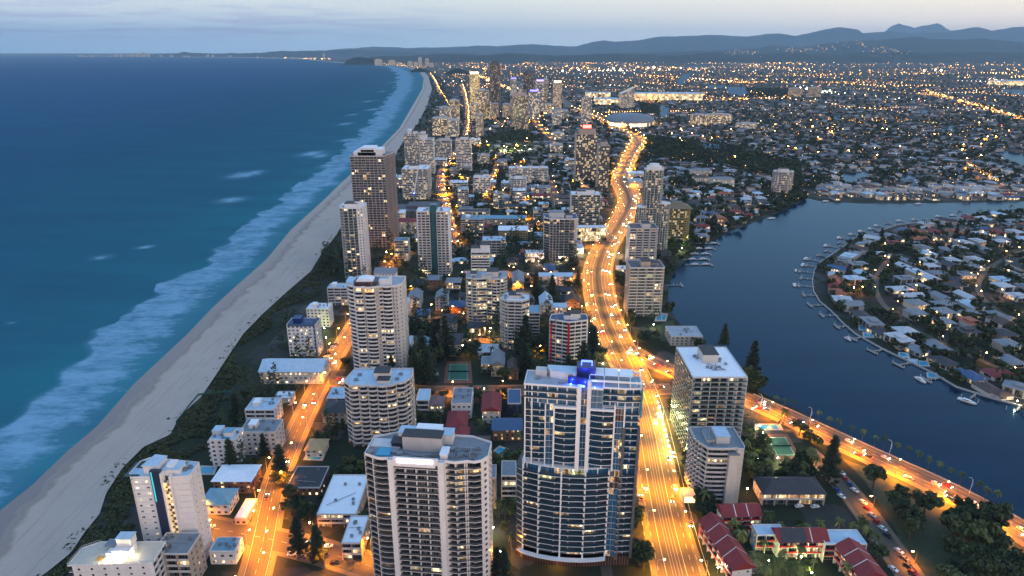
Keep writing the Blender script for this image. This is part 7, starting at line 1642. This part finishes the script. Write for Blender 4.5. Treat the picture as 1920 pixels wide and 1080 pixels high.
def boat(x, y, ang, L, label, mast=False):
    r = thing('boat', label, 'boat', (x, y, .05), ang, 'boats on the river'); w = L * .16; m = MB()
    o = [(-L / 2, -w), (L * .15, -w), (L * .38, -w * .6), (L / 2, 0), (L * .38, w * .6), (L * .15, w), (-L / 2, w)]; i_ = [(a * .9, b * .75) for a, b in o]
    for k in range(7): a, b = o[k], o[(k + 1) % 7]; c, d = i_[(k + 1) % 7], i_[k]; m.face([(*d, -.2), (*c, -.2), (*b, 1.0), (*a, 1.0)])
    m.face([(*p, .9) for p in o]); m.build('hull', WHITE, r); m = MB(); m.prism([(-L * .25, -w * .7), (L * .12, -w * .6), (L * .22, 0), (L * .12, w * .6), (-L * .25, w * .7)], .9, 1.9); m.cur = 1; m.box(-L * .22, L * .08, -w * .72, w * .72, 1.3, 1.65); m.build('cabin', [WHITE, CARGLASS], r)
    if mast: m = MB(); m.cyl(0, 0, .07, 1, L * 1.2, 5); m.build('mast', STEEL, r)
jn = 0; bn = 0
for i in range(8, len(penr) - 2, 6):
    p, n = penr[i], pn[i]; s = 1 if in_water(p[0] + n[0] * 10, p[1] + n[1] * 10) else -1
    if p[1] > 1100: continue
    L = RN.uniform(7, 13); jn += 1; jetty(p[0], p[1], n[0] * s, n[1] * s, L, f'wooden jetty off the peninsula shore, {ordn(jn - 1)} counted from the upper tip', RN.random() < .75)
    if RN.random() < .6: bn += 1; q = (p[0] + n[0] * s * (L + 5.5), p[1] + n[1] * s * (L + 5.5)); boat(q[0], q[1], math.atan2(n[0], -n[1]), RN.uniform(7, 12), f'white motor boat moored at the {ordn(jn - 1)} peninsula jetty from the upper tip')
for i, (px, py) in enumerate([(1300, 498), (1296, 488), (1300, 478), (1308, 468), (1318, 458)]):
    x, y = G(px - 12, py); jetty(x, y, 1, .05, 26, 'marina jetty below the olive tower, ' + ordn(i) + ' from the bottom', True)
    for k in range(2): boat(x + 10 + 12 * k, y + 3.4, .1, 9, f'boat at the {ordn(i)} marina jetty from the bottom, ' + ('inner' if k == 0 else 'outer') + ' berth', RN.random() < .5)
for lab, px, py in (('white cruiser near the bend of the wooded bank', 1447, 410), ('small motor boat off the far river shore', 1548, 378), ('lone boat moored at the far shore wall', 1722, 383)): x, y = G(px, py); boat(x, y, .3, 13, lab)
x, y = G(1250, 536); jetty(x, y, 1, 0, 14, 'lone lit jetty beside the dark-roofed riverside tower')
# green fence on the sand
g = [G(*p) for p in ((331, 795), (350, 770), (372, 743), (425, 738), (450, 738))]; r = thing('beach_fence', 'long green fence running down onto the sand', 'fence', (*g[0], .5)); m = MB()
for a, b in zip(g, g[1:]): A = (a[0] - g[0][0], a[1] - g[0][1]); B = (b[0] - g[0][0], b[1] - g[0][1]); m.prism([(A[0] - .15, A[1] - .15), (B[0] + .15, B[1] - .15), (B[0] + .15, B[1] + .15), (A[0] - .15, A[1] + .15)], 0, 1.6)
m.build('mesh_panel', paint('green_fence', (.01, .10, .07)), r)

# ------------------------------------------------------------------ the lights of the plain
def distant_lights():
    rg = np.random.RandomState(11); cols = [(1, .42, .08), (1, .52, .13), (1, .78, .48), (.85, 1, .7), (1, .08, .04), (.3, .45, 1)]; pr = [.54, .30, .10, .03, .025, .005]; mats = [glow(f'far_light_{["orange", "amber", "white", "lime", "red", "blue"][k]}_{j}', c, s) for k, c in enumerate(cols) for j, s in enumerate((2.0, 6, 20))]
    V, Fc, MI = [], [], []
    def add(px, py, sz=1.0, k=None, z=7.0, j=None):
        x, y = G(px, py); 
        if y > 32000 or in_water(x, y): return
        d = math.hypot(x, y); s = .00036 * d * sz * rg.uniform(.7, 1.3); b = len(V)
        V.extend([(x - s, y, z), (x, y - s, z), (x + s, y, z), (x, y + s, z), (x, y, z + s), (x, y, z - s)]); k = rg.choice(6, p=pr) if k is None else k; j = rg.choice(3, p=[.5, .36, .14]) if j is None else j
        for f in ((0, 1, 4), (1, 2, 4), (2, 3, 4), (3, 0, 4), (1, 0, 5), (2, 1, 5), (3, 2, 5), (0, 3, 5)): Fc.append(tuple(b + q for q in f)); MI.append(k * 3 + j)
    for _ in range(500): add(rg.uniform(830, 1940), 112 + abs(rg.normal()) * 38)
    for _ in range(450): add(rg.uniform(1000, 1940), rg.uniform(130, 260), .9)
    for _ in range(230):      # lamps strung along suburban streets
        x, y = G(rg.uniform(850, 1940), 113 + abs(rg.normal()) * 50); a = rg.choice([.15, 1.72, .45, 2.0]) + rg.normal() * .06; L = rg.uniform(.05, .22) * y; n = int(rg.uniform(4, 15)); k = rg.choice([0, 0, 0, 1, 2]); j = rg.choice(3, p=[.35, .45, .2])
        for q in range(n):
            u, v = x + math.cos(a) * L * (q / n - .5), y + math.sin(a) * L * (q / n - .5)
            if v > 900: px, py = PX(u, v); add(px, py, .9, k, 8, j)
    for _ in range(900): add(rg.uniform(1180, 1940), rg.uniform(200, 380), .8, j=rg.choice(2))
    for _ in range(420): add(rg.uniform(760, 1150), rg.uniform(200, 480), .6, j=rg.choice(2))
    for _ in range(300): add(rg.uniform(680, 1200), 107 + abs(rg.normal()) * 14, .8)
    for _ in range(150): add(rg.uniform(1540, 1930), rg.uniform(400, 760), .45, j=rg.choice(2))
    for (a, b, c, d, n, k, sz, sp) in [(140, 105.5, 620, 110.5, 420, None, .9, 1.0), (1270, 112, 1925, 109, 260, None, .8, 2), (1000, 128, 1330, 130, 160, None, 1.0, 4), (1330, 155, 1700, 157, 110, 0, 1.1, 1.5), (1735, 172, 1925, 228, 190, 0, 1.3, 3), (812, 145, 846, 206, 70, 0, 1.2, 1.5), (880, 138, 960, 170, 120, 1, 1.4, 3), (1430, 118, 1640, 112, 120, 1, .9, 2), (1850, 150, 1925, 158, 90, 2, 1.3, 3), (1200, 184, 1320, 180, 120, 1, 1.3, 3), (1320, 190, 1480, 184, 60, 0, 1.2, 2), (1500, 228, 1760, 232, 40, 0, 1.2, 4), (1810, 310, 1870, 345, 50, 0, 1.0, 4), (660, 118, 760, 121, 70, 1, .7, 2), (1100, 215, 1240, 238, 60, 1, 1.2, 6), (700, 122, 800, 128, 60, 1, .7, 2), (1540, 175, 1560, 172, 30, 3, 1.2, 2)]:
        for _ in range(n): t = rg.rand(); add(a + (c - a) * t, b + (d - b) * t + rg.normal() * sp * .6, sz, k)
    for px, py in ((1055, 136), (1085, 134), (1105, 137), (1140, 134), (1150, 131), (1163, 134), (1215, 130), (1226, 129), (1500, 170), (1512, 172), (1732, 136), (1753, 134), (1764, 135)): add(px, py, 3.0, 2, 18, 2)
    me = bpy.data.meshes.new('distant_city_lights'); me.from_pydata(V, [], Fc); [me.materials.append(m) for m in mats]; me.polygons.foreach_set('material_index', MI)
    o = bpy.data.objects.new('distant_city_lights', me); COL.objects.link(o); tag(o, 'countless tiny orange and white lights across the far plain', 'city lights', None, 'stuff')
    # lights on the slopes of the hills
    V, Fc, MI = [], [], []
    for a, b, n in ((1490, 93, 16), (1535, 89, 16), (1590, 84, 12), (1640, 93, 16), (1380, 98, 12), (1670, 95, 14), (1395, 100, 10)):
        for _ in range(n):
            px, py = a + rg.normal() * 18, b + rg.normal() * 3; y = 14900.0; x, z = XAT(px, y), HT(y, py); s = 3.6; bb = len(V)
            if z < 5: continue
            V.extend([(x - s, y, z), (x, y - s, z), (x + s, y, z), (x, y + s, z), (x, y, z + s), (x, y, z - s)])
            k = rg.choice([0, 1, 2])
            for f in ((0, 1, 4), (1, 2, 4), (2, 3, 4), (3, 0, 4), (1, 0, 5), (2, 1, 5), (3, 2, 5), (0, 3, 5)): Fc.append(tuple(bb + q for q in f)); MI.append(k * 3 + 1)
    me = bpy.data.meshes.new('hillside_lights'); me.from_pydata(V, [], Fc); [me.materials.append(m) for m in mats]; me.polygons.foreach_set('material_index', MI)
    o = bpy.data.objects.new('hillside_lights', me); COL.objects.link(o); tag(o, 'sprinkled house lights on the slopes of the foothills', 'city lights', None, 'stuff')
distant_lights()
if HAZE_ON: haze()
